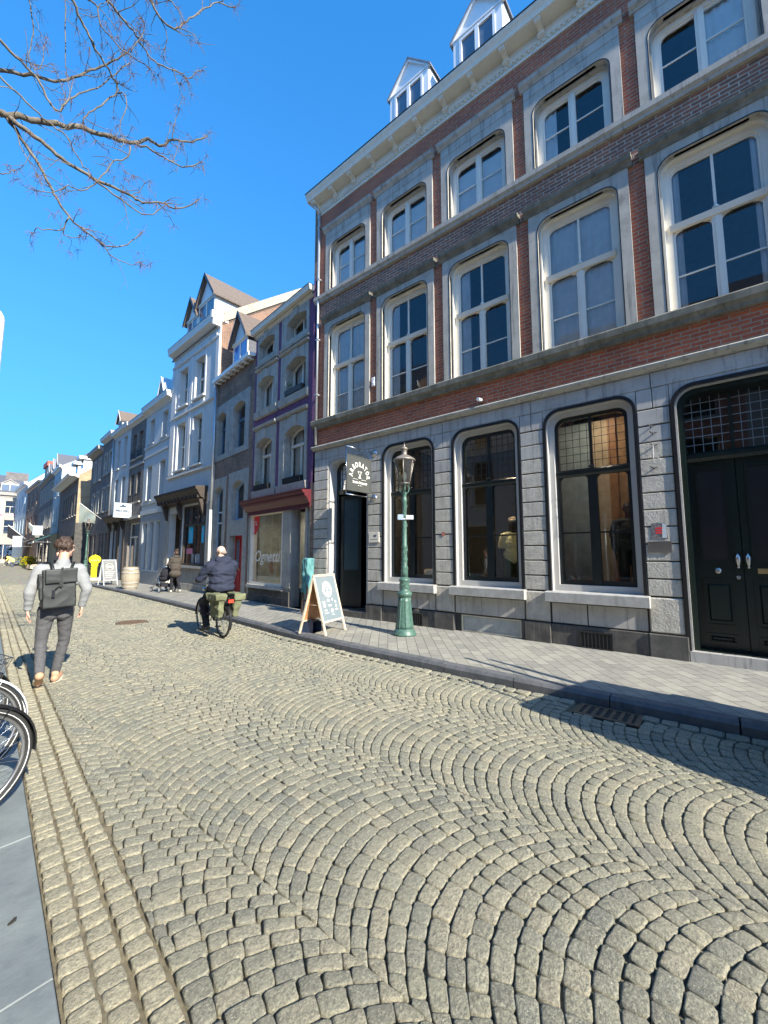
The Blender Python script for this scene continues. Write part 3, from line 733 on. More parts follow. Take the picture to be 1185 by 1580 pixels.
# setts along the right kerb, one row laid lengthwise
y = -3.
while y < 30:
    L = rnd.uniform(.13, .19)
    a, b = kerb_r(y), kerb_r(y + L)
    if not in_holes(a - .08, y + L / 2): road.stone([(a - .155, y), (a - .012, y), (b - .012, y + L), (b - .155, y + L)], .012, .006, 0 if y < 8 else 1)
    y += L
o = road.build('road', 'sett'); tag(o, 'grey granite setts laid in segmental arcs', kind='structure')
gut = Setts()
for i in range(3):
    y = -2.; w = .098
    while y < 40:
        L = rnd.uniform(.075, .115)
        if i == 1: L *= .95
        a, b = kerb_l(y) + .012 + i * (w + .008), kerb_l(y + L) + .012 + i * (w + .008); t = .012
        gut.stone([(a, y - .0), (a + w, y - t), (b + w, y + L - t), (b, y + L)], [.004, -.012, .006][i], .004, 0 if y < 8 else 1)
        y += L
o = gut.build('gutter', 'sett_gutter'); tag(o, 'three rows of pale setts forming the gutter', kind='structure')
# bedding under the stones and the road farther off
def strip(name, mat, L, Rt, ys, z, zf=None):
    mb = MB(); pr = None
    for y in ys:
        a, b = mb.vert((L(y), y, z(y) if callable(z) else z)), mb.vert((Rt(y), y, z(y) if callable(z) else z))
        if pr: mb.face([pr[0], pr[1], b, a])
        pr = (a, b)
    return tag(mb.build(name, mat), None, kind='structure')
YS = [-12 + i * 1.0 for i in range(0, 48)] + [36 + i * 3 for i in range(0, 26)]
o = strip('road_bed', 'joint_sand', lambda y: kerb_l(y) + .005, lambda y: kerb_r(y) - .005, [y for y in YS if y <= 36], -.017)
def far_sett():
    m, t, n, l, p = _new('sett_far'); v = _coord(t); b = t.nodes.new('ShaderNodeTexVoronoi'); b.inputs['Scale'].default_value = 9; l.new(v, b.inputs['Vector'])
    col = _mix(t, .5, (.25, .235, .18), b.outputs['Color'], 'SOFT_LIGHT'); l.new(col, p.inputs['Base Color']); p.inputs['Roughness'].default_value = .85
    l.new(_bump(t, b.outputs['Distance'], 1, .02), p.inputs['Normal'])
far_sett()
o = strip('road_beyond', 'sett_far', lambda y: kerb_l(y) - .1, lambda y: kerb_r(y) - .005, [y for y in YS if y >= 28] , lambda y: -.02 if y < 31 else -.001)
# ground
M('ground_grey', (.20, .19, .17), .9, scale=2, var=.2)
mb = MB(); mb.poly([(-400, -400, -.06), (400, -400, -.06), (400, 600, -.06), (-400, 600, -.06)]); tag(mb.build('ground', 'ground_grey'), kind='structure')
# right pavement: small grey slabs laid diagonally
def paving():
    m, t, n, l, p = _new('paving_slabs'); v = _coord(t)
    mp = t.nodes.new('ShaderNodeMapping'); mp.inputs['Rotation'].default_value = (0, 0, R(-39)); l.new(v, mp.inputs['Vector'])
    b = t.nodes.new('ShaderNodeTexBrick'); l.new(mp.outputs[0], b.inputs['Vector']); b.inputs['Scale'].default_value = 1
    b.inputs['Brick Width'].default_value = .32; b.inputs['Row Height'].default_value = .16; b.inputs['Mortar Size'].default_value = .0038; b.inputs['Mortar Smooth'].default_value = .2
    b.inputs['Color1'].default_value = (.235, .23, .20, 1); b.inputs['Color2'].default_value = (.34, .325, .275, 1); b.inputs['Mortar'].default_value = (.05, .047, .04, 1)
    col = _mix(t, _map(t, _noise(t, v, 9, 5, .7), .35, .7, 0, .45), b.outputs['Color'], (.17, .165, .145))
    col = _mix(t, _map(t, _noise(t, v, .9, 5, .7), .5, .68, 0, .4), col, (.38, .36, .29))
    sp = _noise(t, v, 300, 2, .5); col = _mix(t, _map(t, sp, .6, .75, 0, .5), col, (.08, .08, .075))
    l.new(col, p.inputs['Base Color']); p.inputs['Roughness'].default_value = .8
    inv = t.nodes.new('ShaderNodeMath'); inv.operation = 'SUBTRACT'; inv.inputs[0].default_value = 1; l.new(b.outputs['Fac'], inv.inputs[1])
    n1 = _bump(t, inv.outputs[0], 1., .008); l.new(_bump(t, _noise(t, v, 90, 4, .6), .35, .003, n1), p.inputs['Normal'])
paving()
def fac_x(y): return 9.0 + max(0, y - 20) * .16
o = strip('pavement', 'paving_slabs', lambda y: kerb_r(y) + .16, lambda y: max(7.9, fac_x(y)) + 2.5, YS, PZ)
# kerb stones, each with a chamfered edge
M('kerb_stone', (.13, .135, .14), .7, scale=6, bump=.6, bscale=55, c2=(.075, .08, .085), streak=((.25, .24, .22), .3), bdist=.006)
mb = MB(); y = -6.; rnd = random.Random(9)
while y < 100:
    L = 1.0 + rnd.uniform(-.05, .1) if y < 40 else 4.
    g = .006; pr = [(.0, -.06), (.004, PZ - .035), (.035, PZ + .004), (.165, PZ + .006), (.165, -.06)]; dz = rnd.uniform(-.003, .003)
    A, B = kerb_r(y + g), kerb_r(y + L - g); b = len(mb.v)
    for (X, Y) in ((A, y + g), (B, y + L - g)):
        for (px, pz) in pr: mb.v.append((X + px, Y, pz + dz))
    n = len(pr)
    for i in range(n): mb.face([b + i, b + (i + 1) % n, b + n + (i + 1) % n, b + n + i])
    mb.face([b + i for i in range(n)][::-1]); mb.face([b + n + i for i in range(n)]); y += L
tag(mb.build('kerb', 'kerb_stone'), kind='structure')
# left pavement of large bluestone slabs
M('bluestone', (.21, .235, .225), .6, scale=3.5, bump=.5, bscale=26, c2=(.145, .165, .165), streak=((.10, .115, .115), .45), bdist=.006)
mb = MB(); rnd = random.Random(4)
for col_, (o0, o1) in enumerate(((.0, .42), (.425, .86), (.865, 1.35), (1.355, 1.9), (1.905, 2.6), (2.605, 3.4))):
    y = -4. + col_ * .43
    if col_ == 0: y = -3.42 
    while y < 42:
        L = 1.1 if col_ == 0 else rnd.uniform(.9, 1.2); g = .0015; b = len(mb.v); c = .004; dz = rnd.uniform(-.002, .002)
        def X(yy, o): return kerb_l(yy) - .004 - o
        for (ins, z) in ((0, -.05), (0, .022 - c), (c, .022)):
            for (yy, o) in ((y + g + ins, o1 - ins), (y + g + ins, o0 + ins), (y + L - g - ins, o0 + ins), (y + L - g - ins, o1 - ins)): mb.v.append((X(yy, o), yy, z + dz))
        for k in (0, 4):
            for i in range(4): mb.face([b + k + i, b + k + (i + 1) % 4, b + k + 4 + (i + 1) % 4, b + k + 4 + i])
        mb.face([b + 8, b + 9, b + 10, b + 11]); y += L
tag(mb.build('left_pavement', 'bluestone'), kind='structure')
M('dead_leaf', (.03, .025, .02), .9)
for i_, (x_, y_, lb_) in enumerate(((.38, 2.62, 'larger dark dead leaf stuck on the bluestone slab'), (.50, 2.52, 'smaller dark scrap beside the larger leaf on the bluestone slab'))):
    e_ = empty('dead_leaf', (x_, y_, .024), .7 * i_, lb_, 'leaf'); mb = MB(); s_ = .03 if not i_ else .014
    mb.prism([(s_ * 1.6 * math.cos(a_ * .7), s_ * (.7 + .25 * math.sin(a_ * 2.1)) * math.sin(a_ * .7)) for a_ in range(9)], 'z', .0, .003); mb.build('blade', 'dead_leaf', e_)
# drain grate and manhole
d = empty('drain_grate', (4.86, 1.05, -.002), 0, 'rusty slotted iron drain grate set in the setts by the kerb', 'drain')
M('rusty_iron', (.16, .11, .07), .7, scale=30, var=.35, metal=.3, bump=.5)
mb = MB(); mb.box(-.17, .17, -.30, .30, -.03, .002); ring(mb, [(0, 0)] * 0 or [(-.17, -.3), (-.17, .3), (.17, .3), (.17, -.3)], [(-.13, -.26), (-.13, .26), (.13, .26), (.13, -.26)], 0, 0) if False else None
f = mb.build('frame', 'room_dark', d)
mb = MB()
for a, b, c_, e in ((-.17, .17, -.30, -.25), (-.17, .17, .25, .30), (-.17, -.13, -.25, .25), (.13, .17, -.25, .25)): mb.box(a, b, c_, e, .003, .012)
for k in range(6): mb.box(-.125, .125, -.22 + k * .08, -.185 + k * .08, .003, .011)
mb.build('grate', 'rusty_iron', d)
d = empty('manhole_cover', (4.02, 11.2, .0), 0, 'round dark iron manhole cover in the middle of the road ahead of the cyclist', 'manhole cover')
mb = MB(); mb.lathe([(.34, -.02), (.34, .008), (.30, .010), (.29, .004), (.0, .004)], 28); mb.build('rim', 'rusty_iron', d)
mb = MB()
for a in range(-4, 5):
    for b in range(-4, 5):
        if a * a + b * b < 18: mb.box(a * .06 - .02, a * .06 + .02, b * .06 - .02, b * .06 + .02, .003, .011)
mb.build('lid', 'rusty_iron', d)
# ================================================================== the other houses
def line_frame(p0, p1):
    a = math.atan2(p1[1] - p0[1], p1[0] - p0[0]); return a, math.hypot(p1[0] - p0[0], p1[1] - p0[1])
def win(par, u0, u1, z0, z1, style='flat', r=.12, frame='white_frame', dep=.18, fw=.055, div='T', sur=None, sill=None, key=False, tf=.68, cur=None, seed=0, glass='glass', name='window'):
    """one window: frame mesh with pane, stone surround, sill and curtain as sub-parts"""
    P = path(u0, u1, z0, z1, style, r); I = path(u0 + fw, u1 - fw, z0 + fw, z1 - fw, style, max(.01, r - fw * .3) if style != 'arch' else r)
    mb = MB(); ring(mb, P, I, -dep - .05, -dep + .01)
    m = (u0 + u1) / 2; t = z0 + (z1 - z0) * tf; zt = z1 - (r if style == 'arch' else 0) * .1 - fw * .6
    if div in ('T', 'TC'):
        mb.box(u0 + .02, u1 - .02, -dep - .05, -dep + .035, t - .04, t + .04); mb.box(m - .035, m + .035, -dep - .05, -dep + .02, z0 + .03, t - .04)
        if div == 'TC': mb.box(m - .015, m + .015, -dep - .045, -dep, t + .04, zt)
    elif div == 'C': mb.box(m - .035, m + .035, -dep - .05, -dep + .02, z0 + .03, zt)
    elif div == 'S': mb.box(u0 + .02, u1 - .02, -dep - .05, -dep + .03, t - .03, t + .03)
    o = mb.build(name, frame, par)
    glass_pane(o, I, -dep - .02, glass)
    if sur:
        mat, A0, A1, B0, B1, pr = sur; mb = MB(); surround(mb, A0, A1, B0, B1, P, -dep - .06, pr)
        if key:
            kz = z1 - .02; w = (u1 - u0) * .11; mb.prism([(m - w * .8, kz), (m + w * .8, kz), (m + w * 1.2, B1 - .01), (m - w * 1.2, B1 - .01)], 'y', pr - .01, pr + .04)
        mb.build('surround', mat, o)
    if sill:
        mat, pr, h = sill[:3]; e = sill[3] if len(sill) > 3 else .06; mb = MB(); mb.box(u0 - e, u1 + e, -dep, pr, z0 - h, z0 - .002); mb.build('sill', mat, o)
    if cur:
        if cur in ('l', 'b'): curtain(o, u0 + .04 + (u1 - u0) * .6, u1 - .03, z0, z1 - .05, -dep - .12, seed)
        if cur in ('r', 'b'): curtain(o, u0 + .04, u1 - .03 - (u1 - u0) * .6, z0, z1 - .05, -dep - .12, seed + 3)
        if cur == 'f': curtain(o, u0 + .03, u1 - .03, z0, z1 - .05, -dep - .12, seed)
    return o
def shell(h, L, zt, wall, holes, depth=7., ridge=None, roof='roof_tile', z0=PZ - .1, room='room_dark', side=None, split=None, roofmat_side=None):
    """walls with holes; split = [(z, material)] changes the wall material above z"""
    zs = [z0] + [s[0] for s in (split or [])] + [zt]; mats = [wall] + [s[1] for s in (split or [])]; mb = MB()
    for i in range(len(zs) - 1):
        mb.mat(i); hh = [(a, b, max(c, zs[i]), min(d, zs[i + 1])) for a, b, c, d in holes if c < zs[i + 1] and d > zs[i]]
        # cells only; reveals are drawn once below
        us = sorted({0, L} | {x for q in hh for x in q[:2]}); zz = sorted({zs[i], zs[i + 1]} | {x for q in hh for x in q[2:]})
        for a, b in zip(us, us[1:]):
            for c, d in zip(zz, zz[1:]):
                m, k = (a + b) / 2, (c + d) / 2
                if not any(q[0] < m < q[1] and q[2] < k < q[3] for q in hh): mb.poly([(a, 0, c), (b, 0, c), (b, 0, d), (a, 0, d)])
        for a, b, c, d in hh:
            mb.poly([(a, 0, c), (a, -.28, c), (a, -.28, d), (a, 0, d)]); mb.poly([(b, 0, c), (b, 0, d), (b, -.28, d), (b, -.28, c)])
    for a, b, c, d in holes: mb.poly([(a, 0, d), (a, -.28, d), (b, -.28, d), (b, 0, d)]); mb.poly([(a, 0, c), (b, 0, c), (b, -.28, c), (a, -.28, c)])
    mb.build('wall', mats, h, fix=False)
    mb = MB(); rz = ridge if ridge else zt + depth * .4
    for x, e in ((0, 0), (L, 0)):
        mb.poly([(x, 0, z0), (x, -depth, z0), (x, -depth, zt), (x, 0, zt)]); mb.poly([(x, 0, zt), (x, -depth, zt), (x, -depth / 2, rz)])
    mb.poly([(0, -depth, z0), (L, -depth, z0), (L, -depth, zt), (0, -depth, zt)])
    mb.build('side_wall', side or wall, h, fix=False)
    mb = MB(); mb.poly([(0.01, -3., z0), (L - .01, -3., z0), (L - .01, -3., zt), (0.01, -3., zt)])
    for z in sorted({round(c, 1) for a, b, c, d in holes}): mb.box(.02, L - .02, -2.99, -.3, z - .45, z - .25)
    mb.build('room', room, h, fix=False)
    mb = MB(); e = .12
    for s, (ya, yb) in ((0, (e, -depth / 2)), (1, (-depth - e, -depth / 2))):
        za = zt - e * (rz - zt) / (depth / 2)
        mb.poly([(-.0, ya, za + .05), (L, ya, za + .05), (L, yb, rz + .05), (0, yb, rz + .05)])
        mb.poly([(0, ya, za - .05), (0, ya, za + .05), (0, yb, rz + .05), (0, yb, rz - .05)]); mb.poly([(L, ya, za - .05), (L, ya, za + .05), (L, yb, rz + .05), (L, yb, rz - .05)])
    return mb.build('roof', roof, h, fix=False)
def cornice(h, L, z0, z1, pr, mat='cream_paint', extra=0., name='cornice', dark=True):
    d = z1 - z0; mb = MB()
    mb.prism([(-.05, z0), (pr * .15, z0), (pr * .18, z0 + d * .2), (pr * .45, z0 + d * .35), (pr * .9, z0 + d * .42), (pr * .92, z0 + d * .7), (pr, z0 + d * .85), (pr, z1), (-.05, z1)], 'x', -extra, L + extra)
    o = mb.build(name, mat, h)
    if dark: mb = MB(); mb.box(-extra, L + extra, -.05, pr + .01, z1 + .001, z1 + .02); mb.build('gutter', 'black_paint', o)
    return o
def dormer(h, c, hw, f, zb, ze, za, back, wallm='white_paint', roofm='roof_tile', over=.12, cheek='white_paint', glass='dark_glass', pane=None, barge='black_paint', frame='white_frame'):
    mb = MB(); mb.prism([(c - hw, zb), (c + hw, zb), (c + hw, ze), (c - hw, ze)], 'y', f - back, f); mb.prism([(c - hw, ze), (c + hw, ze), (c, za - .06)], 'y', f - back, f)
    o = mb.build('dormer', cheek, h)
    mb = MB(); g = ze - .08; w0 = zb + .1 if pane is None else pane
    ring(mb, path(c - hw + .02, c + hw - .02, w0, g), path(c - hw + .12, c + hw - .12, w0 + .08, g - .08), f, f + .03); mb.box(c - .04, c + .04, f, f + .035, w0 + .08, g - .08)
    mb.box(c - hw - .02, c + hw + .02, f, f + .07, g, ze + .02); mb.build('frame', frame, o)
    mb = MB(); mb.box(c - hw + .1, c + hw - .1, f + .002, f + .012, w0 + .06, g - .06); mb.build('pane', glass, o)
    sl = (za - ze) / hw; mb = MB(); mb2 = MB()
    for s in (-1, 1):
        xo = c + s * (hw + over); zo = ze - over * sl
        mb.prism([(c, za + .08), (c, za), (xo, zo), (xo, zo + .08)], 'y', f - back - 1.5, f + .18)
        mb2.prism([(c, za + .10), (c, za - .06), (xo, zo - .06), (xo, zo + .10)], 'y', f + .181, f + .21)
    mb.build('dormer_roof', roofm, o); mb2.build('barge_board', barge, o)
    return o
def mkhouse(name, label, p0, p1, cat='house', group=None):
    a, L = line_frame(p0, p1); return empty(name, (p0[0], p0[1], 0), a, label, cat, group), L

def grow(H, e=.012): return [(a - e, b + e, c - e, d + e) for a, b, c, d in H]
# ---------------- purple painted house with the red shopfront
P0, P1 = (7.52, 8.78), (7.93, 12.40)
H1, L = mkhouse('purple_house', 'narrow house with purple painted brick, grey stone windows and a dark red shopfront', P0, P1)
b1 = (.30, 1.84); b2 = (2.06, 3.46)
wz = {3: (8.30, 8.98, .12), 2: (6.47, 7.58, .16), 1: (3.74, 5.46, .18)}
wu = ((.42, 1.55), (2.30, 3.40))
holes = [(u0, u1, z0, z1) for u0, u1 in wu for z0, z1, r in wz.values()] + [(1.50, 3.62, .66, 3.0), (.28, 1.0, PZ, 2.95)]
shell(H1, L, 9.25, 'stone_greyblue', grow(holes[:6]) + holes[6:], 7, 11.2, split=[(3.45, 'brick_purple')])
for fl, (z0, z1, r) in wz.items():
    for (u0, u1), (a, b), sd in zip(wu, (b1, b2), (5, 9)):
        B0, B1 = {3: (8.12, 9.22), 2: (6.28, 7.86), 1: (3.56, 5.80)}[fl]
        win(H1, u0, u1, z0, z1, 'arch', r, dep=.26, div='T' if fl == 1 else 'C', sur=('stone', a, b, B0, B1, .03), key=True, tf=.70, cur={3: None, 2: 'l', 1: 'b'}[fl], seed=sd + fl)
mb = MB()
for z0, z1, pr in ((8.02, 8.12, .07), (7.88, 7.97, .09), (6.20, 6.46, .08), (5.82, 5.94, .10), (3.48, 3.74, .07)):
    for (a, b) in (b1, b2): mb.prism([(0, z0), (pr, z0 + .02), (pr + .02, z1 - .02), (0, z1)], 'x', a - .04, b + .04)
pieces(mb, 'stone_band', 'stone', H1)
cornice(H1, L, 9.16, 9.42, .24, 'cream_paint', .0)
mb = MB(); mb.prism([(-.02, 3.04), (.12, 3.04), (.16, 3.12), (.20, 3.2), (.27, 3.24), (.28, 3.30), (.34, 3.33), (.36, 3.40), (-.02, 3.42)], 'x', -.03, L + .18)
c = mb.build('shopfront_cornice', 'wine_paint', H1)
mb = MB(); mb.box(-.02, L, .0, .10, 2.93, 3.04); mb.build('fascia', 'wine_paint', c)
mb = MB(); ring(mb, path(1.50, 3.62, .66, 3.0), path(1.58, 3.54, .74, 2.92), -.20, .01); o = mb.build('shop_window', 'white_frame', H1)
glass_pane(o, path(1.57, 3.55, .73, 2.93), -.10, 'glass_shop')
mb = MB(); mb.box(1.40, 3.66, -.28, .10, .56, .66); mb.build('sill', 'stone_pale', o)
mb = MB(); mb.cbox(1.02, 1.46, -.2, .06, PZ, .56, .01); mb.cbox(1.46, 3.66, -.2, .03, PZ, .34, .01); mb.cbox(1.5, 3.6, -.2, .02, .36, .55, .01)
mb.build('plinth', 'stone_dark', H1)
mb = MB(); mb.box(1.02, 1.46, -.2, .04, .66, 2.95); mb.box(3.63, 3.69, -.2, .04, .3, 2.95); mb.box(.16, .27, -.2, .04, PZ, 2.95); pieces(mb, 'stone_pier', 'stone_greyblue', H1)
M('oak_floor', (.30, .18, .09), .6)
mb = MB(); mb.box(.3, .36, -.9, -.84, .15, 2.9); ring(mb, path(.33, .98, .15, 2.9), path(.42, .90, .25, 2.8), -.72, -.67); o = mb.build('shop_door', 'metal', H1); glass_pane(o, path(.42, .90, .25, 2.8), -.70, 'glass_shop')
# shop display board and lettering on the window
def board_with_picture(): pass
e = empty('window_poster_stand', (0, 0, 0), 0); e.parent = None
bpy.data.objects.remove(e)
text('Ognetti', .52, 'sign_white', o.parent and H1, (2.66, -.088, 1.56), (R(90), 0, R(180)), .001, 'window_lettering', .3, .003)
text('Ognetti', .17, 'sign_white', H1, (.66, -.66, 2.02), (R(90), 0, R(180)), .001, 'door_lettering', .3, .001)
mb = MB()
for i in range(12): a = R(-90 - 90 * i / 11)
pts = [(3.53, -.087, 2.9)] + [(3.53 - .34 * math.sin(R(90 * i / 8)), -.087, 2.9 - .62 * math.cos(R(90 * i / 8))) for i in range(9)]
mb.poly(pts); M('red_sign', (.75, .03, .04), .5); mb.build('red_sticker', 'red_sign', H1); text('%', .22, 'sign_white', H1, (3.40, -.083, 2.66), (R(90), 0, R(180)), .001, 'sticker_mark')
for k in range(3):                              # planters on the sills are things of their own
    u, z = ((.98, 3.80), (2.85, 3.80), (.98, 6.53))[k]
    n = Vector((P0[0], P0[1], 0)); a, _ = line_frame(P0, P1); d = Vector((math.cos(a), math.sin(a), 0)); w = Vector((-math.sin(a), math.cos(a), 0))
    e = empty('planter', tuple(n + d * u + w * .03 + Vector((0, 0, z - .06))), a, ('black window planter on the lower right sill of the purple house', 'black window planter with a small plant on the lower left sill of the purple house', 'black window planter with a sprig on the right second floor sill of the purple house')[k], 'planter', None)
    mb = MB(); mb.prism([(-.06, 0), (.07, 0), (.09, .16), (-.08, .16)], 'x', -.48, .48); mb.build('trough', 'black_paint', e)
    if k:
        mb = MB(); rr = random.Random(k)
        for _ in range(40):
            x, y, zz = rr.uniform(.15, .38) if k == 2 else rr.uniform(.2, .42), rr.uniform(-.05, .05), .16 + rr.random() * (.26 if k == 2 else .12); s = .02
            mb.poly([(x, y, zz), (x + s, y + rr.uniform(-s, s), zz + s), (x, y + s, zz + 2 * s), (x - s, y, zz + s)])
        M('leaf_green', (.07, .13, .05), .7, var=.3); mb.build('foliage', 'leaf_green', e, fix=False)

M('shop_wall', (.50, .54, .50), .8)
mb = MB(); mb.box(1.2, 3.6, -1.5, -1.45, .4, 3.1); mb.box(3.6, 3.63, -1.5, -.3, .4, 3.1); mb.box(1.3, 3.6, -1.45, -.25, .5, .62); mb.build('shop_backdrop', 'shop_wall', H1)
# ---------------- brown brick house with the blue dormer and red door
P0, P1 = (7.95, 12.42), (8.42, 15.86)
H2, L = mkhouse('brown_brick_house', 'low brown brick house with a blue windowed gable dormer and a red front door', P0, P1)
holes = [(.70, 1.80, 5.55, 7.30), (2.45, 3.40, 5.55, 7.30), (2.45, 3.35, .55, 4.28), (.58, 1.66, PZ, 4.30)]
shell(H2, L, 8.6, 'brick_brown', grow(holes), 7, 11.0)
for (u0, u1) in ((.70, 1.80), (2.45, 3.40)): win(H2, u0, u1, 5.55, 7.30, 'arch', .2, 'blue_paint', .24, div='T', sur=('stone_greyblue', u0 - .33, u1 + (.28 if u0 < 1 else .1), 5.33, 7.62, .025), tf=.66)
o = win(H2, 2.45, 3.35, .55, 4.28, 'arch', .16, 'light_blue_paint', .16, div='S', tf=.62, sur=('stone_greyblue', 2.2, 3.43, PZ, 4.62, .025)); 
mb = MB(); mb.box(2.5, 3.3, -.2, -.12, 3.25, 3.31); mb.build('glazing_bar', 'light_blue_paint', o)
o = win(H2, .58, 1.66, 2.86, 4.30, 'arch', .18, 'light_blue_paint', .2, div='N', fw=.09, sur=('stone_greyblue', .26, 1.95, 2.3, 4.66, .025))
mb = MB(); mb.box(.26, .58, -.26, .025, PZ, 2.3); mb.box(1.66, 1.95, -.26, .025, PZ, 2.3); mb.build('door_jambs', 'stone_greyblue', H2)
mb = MB(); mb.box(.58, 1.66, -.28, -.16, 2.32, 2.9); mb.box(.58, 1.66, -.2, -.13, 2.72, 2.78); mb.box(.60, 1.64, -.2, -.13, 2.42, 2.46)
f = mb.build('door_panel', 'light_blue_paint', H2); mb = MB(); mb.poly([(1.12, -.155, 2.48), (1.19, -.155, 2.58), (1.12, -.155, 2.68), (1.05, -.155, 2.58)]); mb.build('diamond', 'wine_paint', f, fix=False)
mb = MB(); mb.box(.58, 1.66, -.27, -.20, .18, 2.32); 
for a, b in ((.58, 1.10), (1.14, 1.66)):
    for za, zb in ((.3, 1.0), (1.1, 2.2)): ring(mb, path(a + .07, b - .07, za, zb), path(a + .10, b - .10, za + .03, zb - .03), -.2, -.18)
d = mb.build('door', 'red_paint', H2); mb = MB()
for a, b in ((.58, 1.10), (1.14, 1.66)): mb.box(a + .11, b - .11, -.2, -.197, 1.15, 2.15)
mb.build('pane', 'dark_glass', d); mb = MB(); mb.ball((1.18, -.17, 1.1), .03); mb.build('handle', 'brass', d)
mb = MB(); mb.box(.5, 1.75, -.25, .06, PZ - .05, .2); mb.build('doorstep', 'stone', H2)
mb = MB(); mb.prism([(-.05, 8.62), (.26, 8.60), (.26, 8.74), (-.05, 8.76)], 'x', 0.05, L); c = mb.build('eaves_board', 'white_paint', H2)
mb = MB(); k = .15
while k < L: mb.box(k, k + .07, 0, .23, 8.53, 8.60); k += .42
pieces(mb, 'rafter_end', 'white_paint', c)
dormer(H2, 1.98, .66, -.30, 8.7, 10.15, 11.15, 2.4, roofm='roof_tile', frame='white_frame', glass='blue_pane', cheek='roof_slate', over=.10) if False else None
M('blue_pane', (.10, .20, .48), .08, spec=1.0, var=.1)
o = dormer(H2, 2.05, .70, -.30, 8.6, 10.15, 11.2, 2.6, roofm='roof_tile', glass='blue_pane', cheek='roof_slate', over=.12)
mb = MB(); mb.poly([(1.4, -.29, 10.2), (2.7, -.29, 10.2), (2.05, -.29, 11.12)]); mb.build('gable_board', 'white_paint', o, fix=False)
mb = MB(); mb.tube([(.03, .06, 8.6), (.03, .06, .2)], .04); mb.build('downpipe', 'black_paint', H2) if False else None
mb = MB(); mb.tube([(L - .10, .12, 8.6), (L - .10, .12, 3.4)], .055); o = mb.build('downpipe', 'zinc', H2)
mb = MB(); mb.tube([(L - .10, .12, 3.4), (L - .10, .12, .12)], .06); mb.build('iron_pipe', 'render_white', o)

# ---------------- tall white house with the dark shop cornice
P0, P1 = (8.44, 15.88), (8.70, 20.80)
H3, L = mkhouse('white_house', 'tall white stucco house with two tiled gable dormers above a dark carved shopfront', P0, P1)
W3 = [(1.35, 2.30), (3.10, 4.05)]
holes = [(a, b, z0, z1) for a, b in W3 for z0, z1 in ((5.55, 7.80), (8.60, 10.45))] + [(.62, 2.85, 1.15, 3.75), (3.02, 4.45, PZ, 3.55)]
rf = shell(H3, L, 11.3, 'render_white', grow(holes[:4]) + holes[4:], 8.4, 14.6, side='brick_gable')
for a, b in W3:
    for z0, z1 in ((5.55, 7.80), (8.60, 10.45)):
        win(H3, a, b, z0, z1, 'flat', 0, dep=.22, div='S', tf=.52, fw=.05, sur=('render_white', a - .13, b + .13, z0 - .05, z1 + .16, .035), sill=('render_white', .12, .07, .14), cur='f' if z0 < 6 else None, seed=int(a * 10))
        mb = MB(); mb.box(a - .05, b + .05, .0, .03, z0 - .34, z0 - .14)
        mb.build('apron', 'render_white', H3)
mb = MB()
for x in (0, .98, 2.55, 2.95, 4.40, L - .3): mb.box(x if x else .0, x + .28, 0, .05, 5.40, 10.75) if x not in (.98, 2.95) else None
for z0, z1, p in ((8.12, 8.26, .09), (5.22, 5.36, .10), (10.75, 10.9, .08)): mb.prism([(0, z0), (p, z0 + .03), (p, z1 - .03), (0, z1)], 'x', 0, L)
for k in range(6): mb.box(.25 + k * .78, .33 + k * .78, 0, .05, 10.9, 11.2)
mb.build('stucco_trim', 'render_white', H3)
cornice(H3, L, 11.22, 11.72, .36, 'white_cornice', .0)
mb = MB(); mb.box(-.02, .10, .0, .36, 11.2, 11.76); mb.box(-.03, .12, -.3, .42, 11.45, 11.78); mb.build('cornice_return', 'white_cornice', H3)
mb = MB(); ya, yb = -.1, -4.2; za, zb = 11.45, 14.66
mb.prism([(ya, za), (yb, zb), (yb, zb + .42), (ya, za + .42)], 'x', -.06, .22); mb.prism([(-8.4, za), (yb, zb), (yb, zb + .42), (-8.4, za + .42)], 'x', -.06, .22); mb.build('gable_coping', 'coping_sand', H3)
mb = MB(); mb.box(-.04, .26, -.02, .02, 8.7, 11.3); mb.build('corner_strip', 'white_paint', H3)
dormer(H3, 2.10, .86, -.28, 11.5, 13.45, 14.62, 3.2, wallm='white_paint', over=.16, pane=12.35)
dormer(H3, 3.62, .62, -.28, 11.5, 13.15, 14.1, 3.0, cheek='white_paint', over=.14, pane=12.35)
mb = MB(); mb.prism([(-.02, 3.85), (.14, 3.85), (.18, 3.95), (.30, 4.0), (.45, 4.28), (.50, 4.30), (.52, 4.42), (-.02, 4.48)], 'x', .55, L + .28)
c = mb.build('shop_cornice', 'wood_dark', H3); mb = MB()
for k in range(12): mb.box(.65 + k * .40, .75 + k * .40, .0, .38, 3.96, 4.16)
for u in (.70, 3.05, 4.65): mb.prism([(.04, 3.2), (.12, 3.25), (.2, 3.5), (.32, 3.9), (.04, 3.95)], 'x', u - .07, u + .07)
pieces(mb, 'bracket', 'wood_dark', c)
mb = MB(); ring(mb, path(.62, 2.85, 1.15, 3.75), path(.72, 2.75, 1.25, 3.68), -.16, .0); mb.box(.7, 2.78, -.14, -.02, 2.86, 2.96); mb.box(1.38, 1.43, -.12, -.04, 2.9, 3.7); mb.box(2.05, 2.10, -.12, -.04, 2.9, 3.7); mb.box(1.70, 1.75, -.12, -.05, 1.2, 2.9)
o = mb.build('shop_window', 'wood_dark', H3); glass_pane(o, path(.7, 2.77, 1.23, 3.7), -.10, 'glass_shop')
mb = MB()
for k in range(10): mb.box(.85 + k * .2, .86 + k * .2, -.1, -.09, 2.98, 3.66)
mb.build('leading', 'leading_pale', o)
mb = MB(); mb.box(.55, 2.95, -.2, .14, 1.05, 1.15); mb.build('sill', 'stone_pale', o)
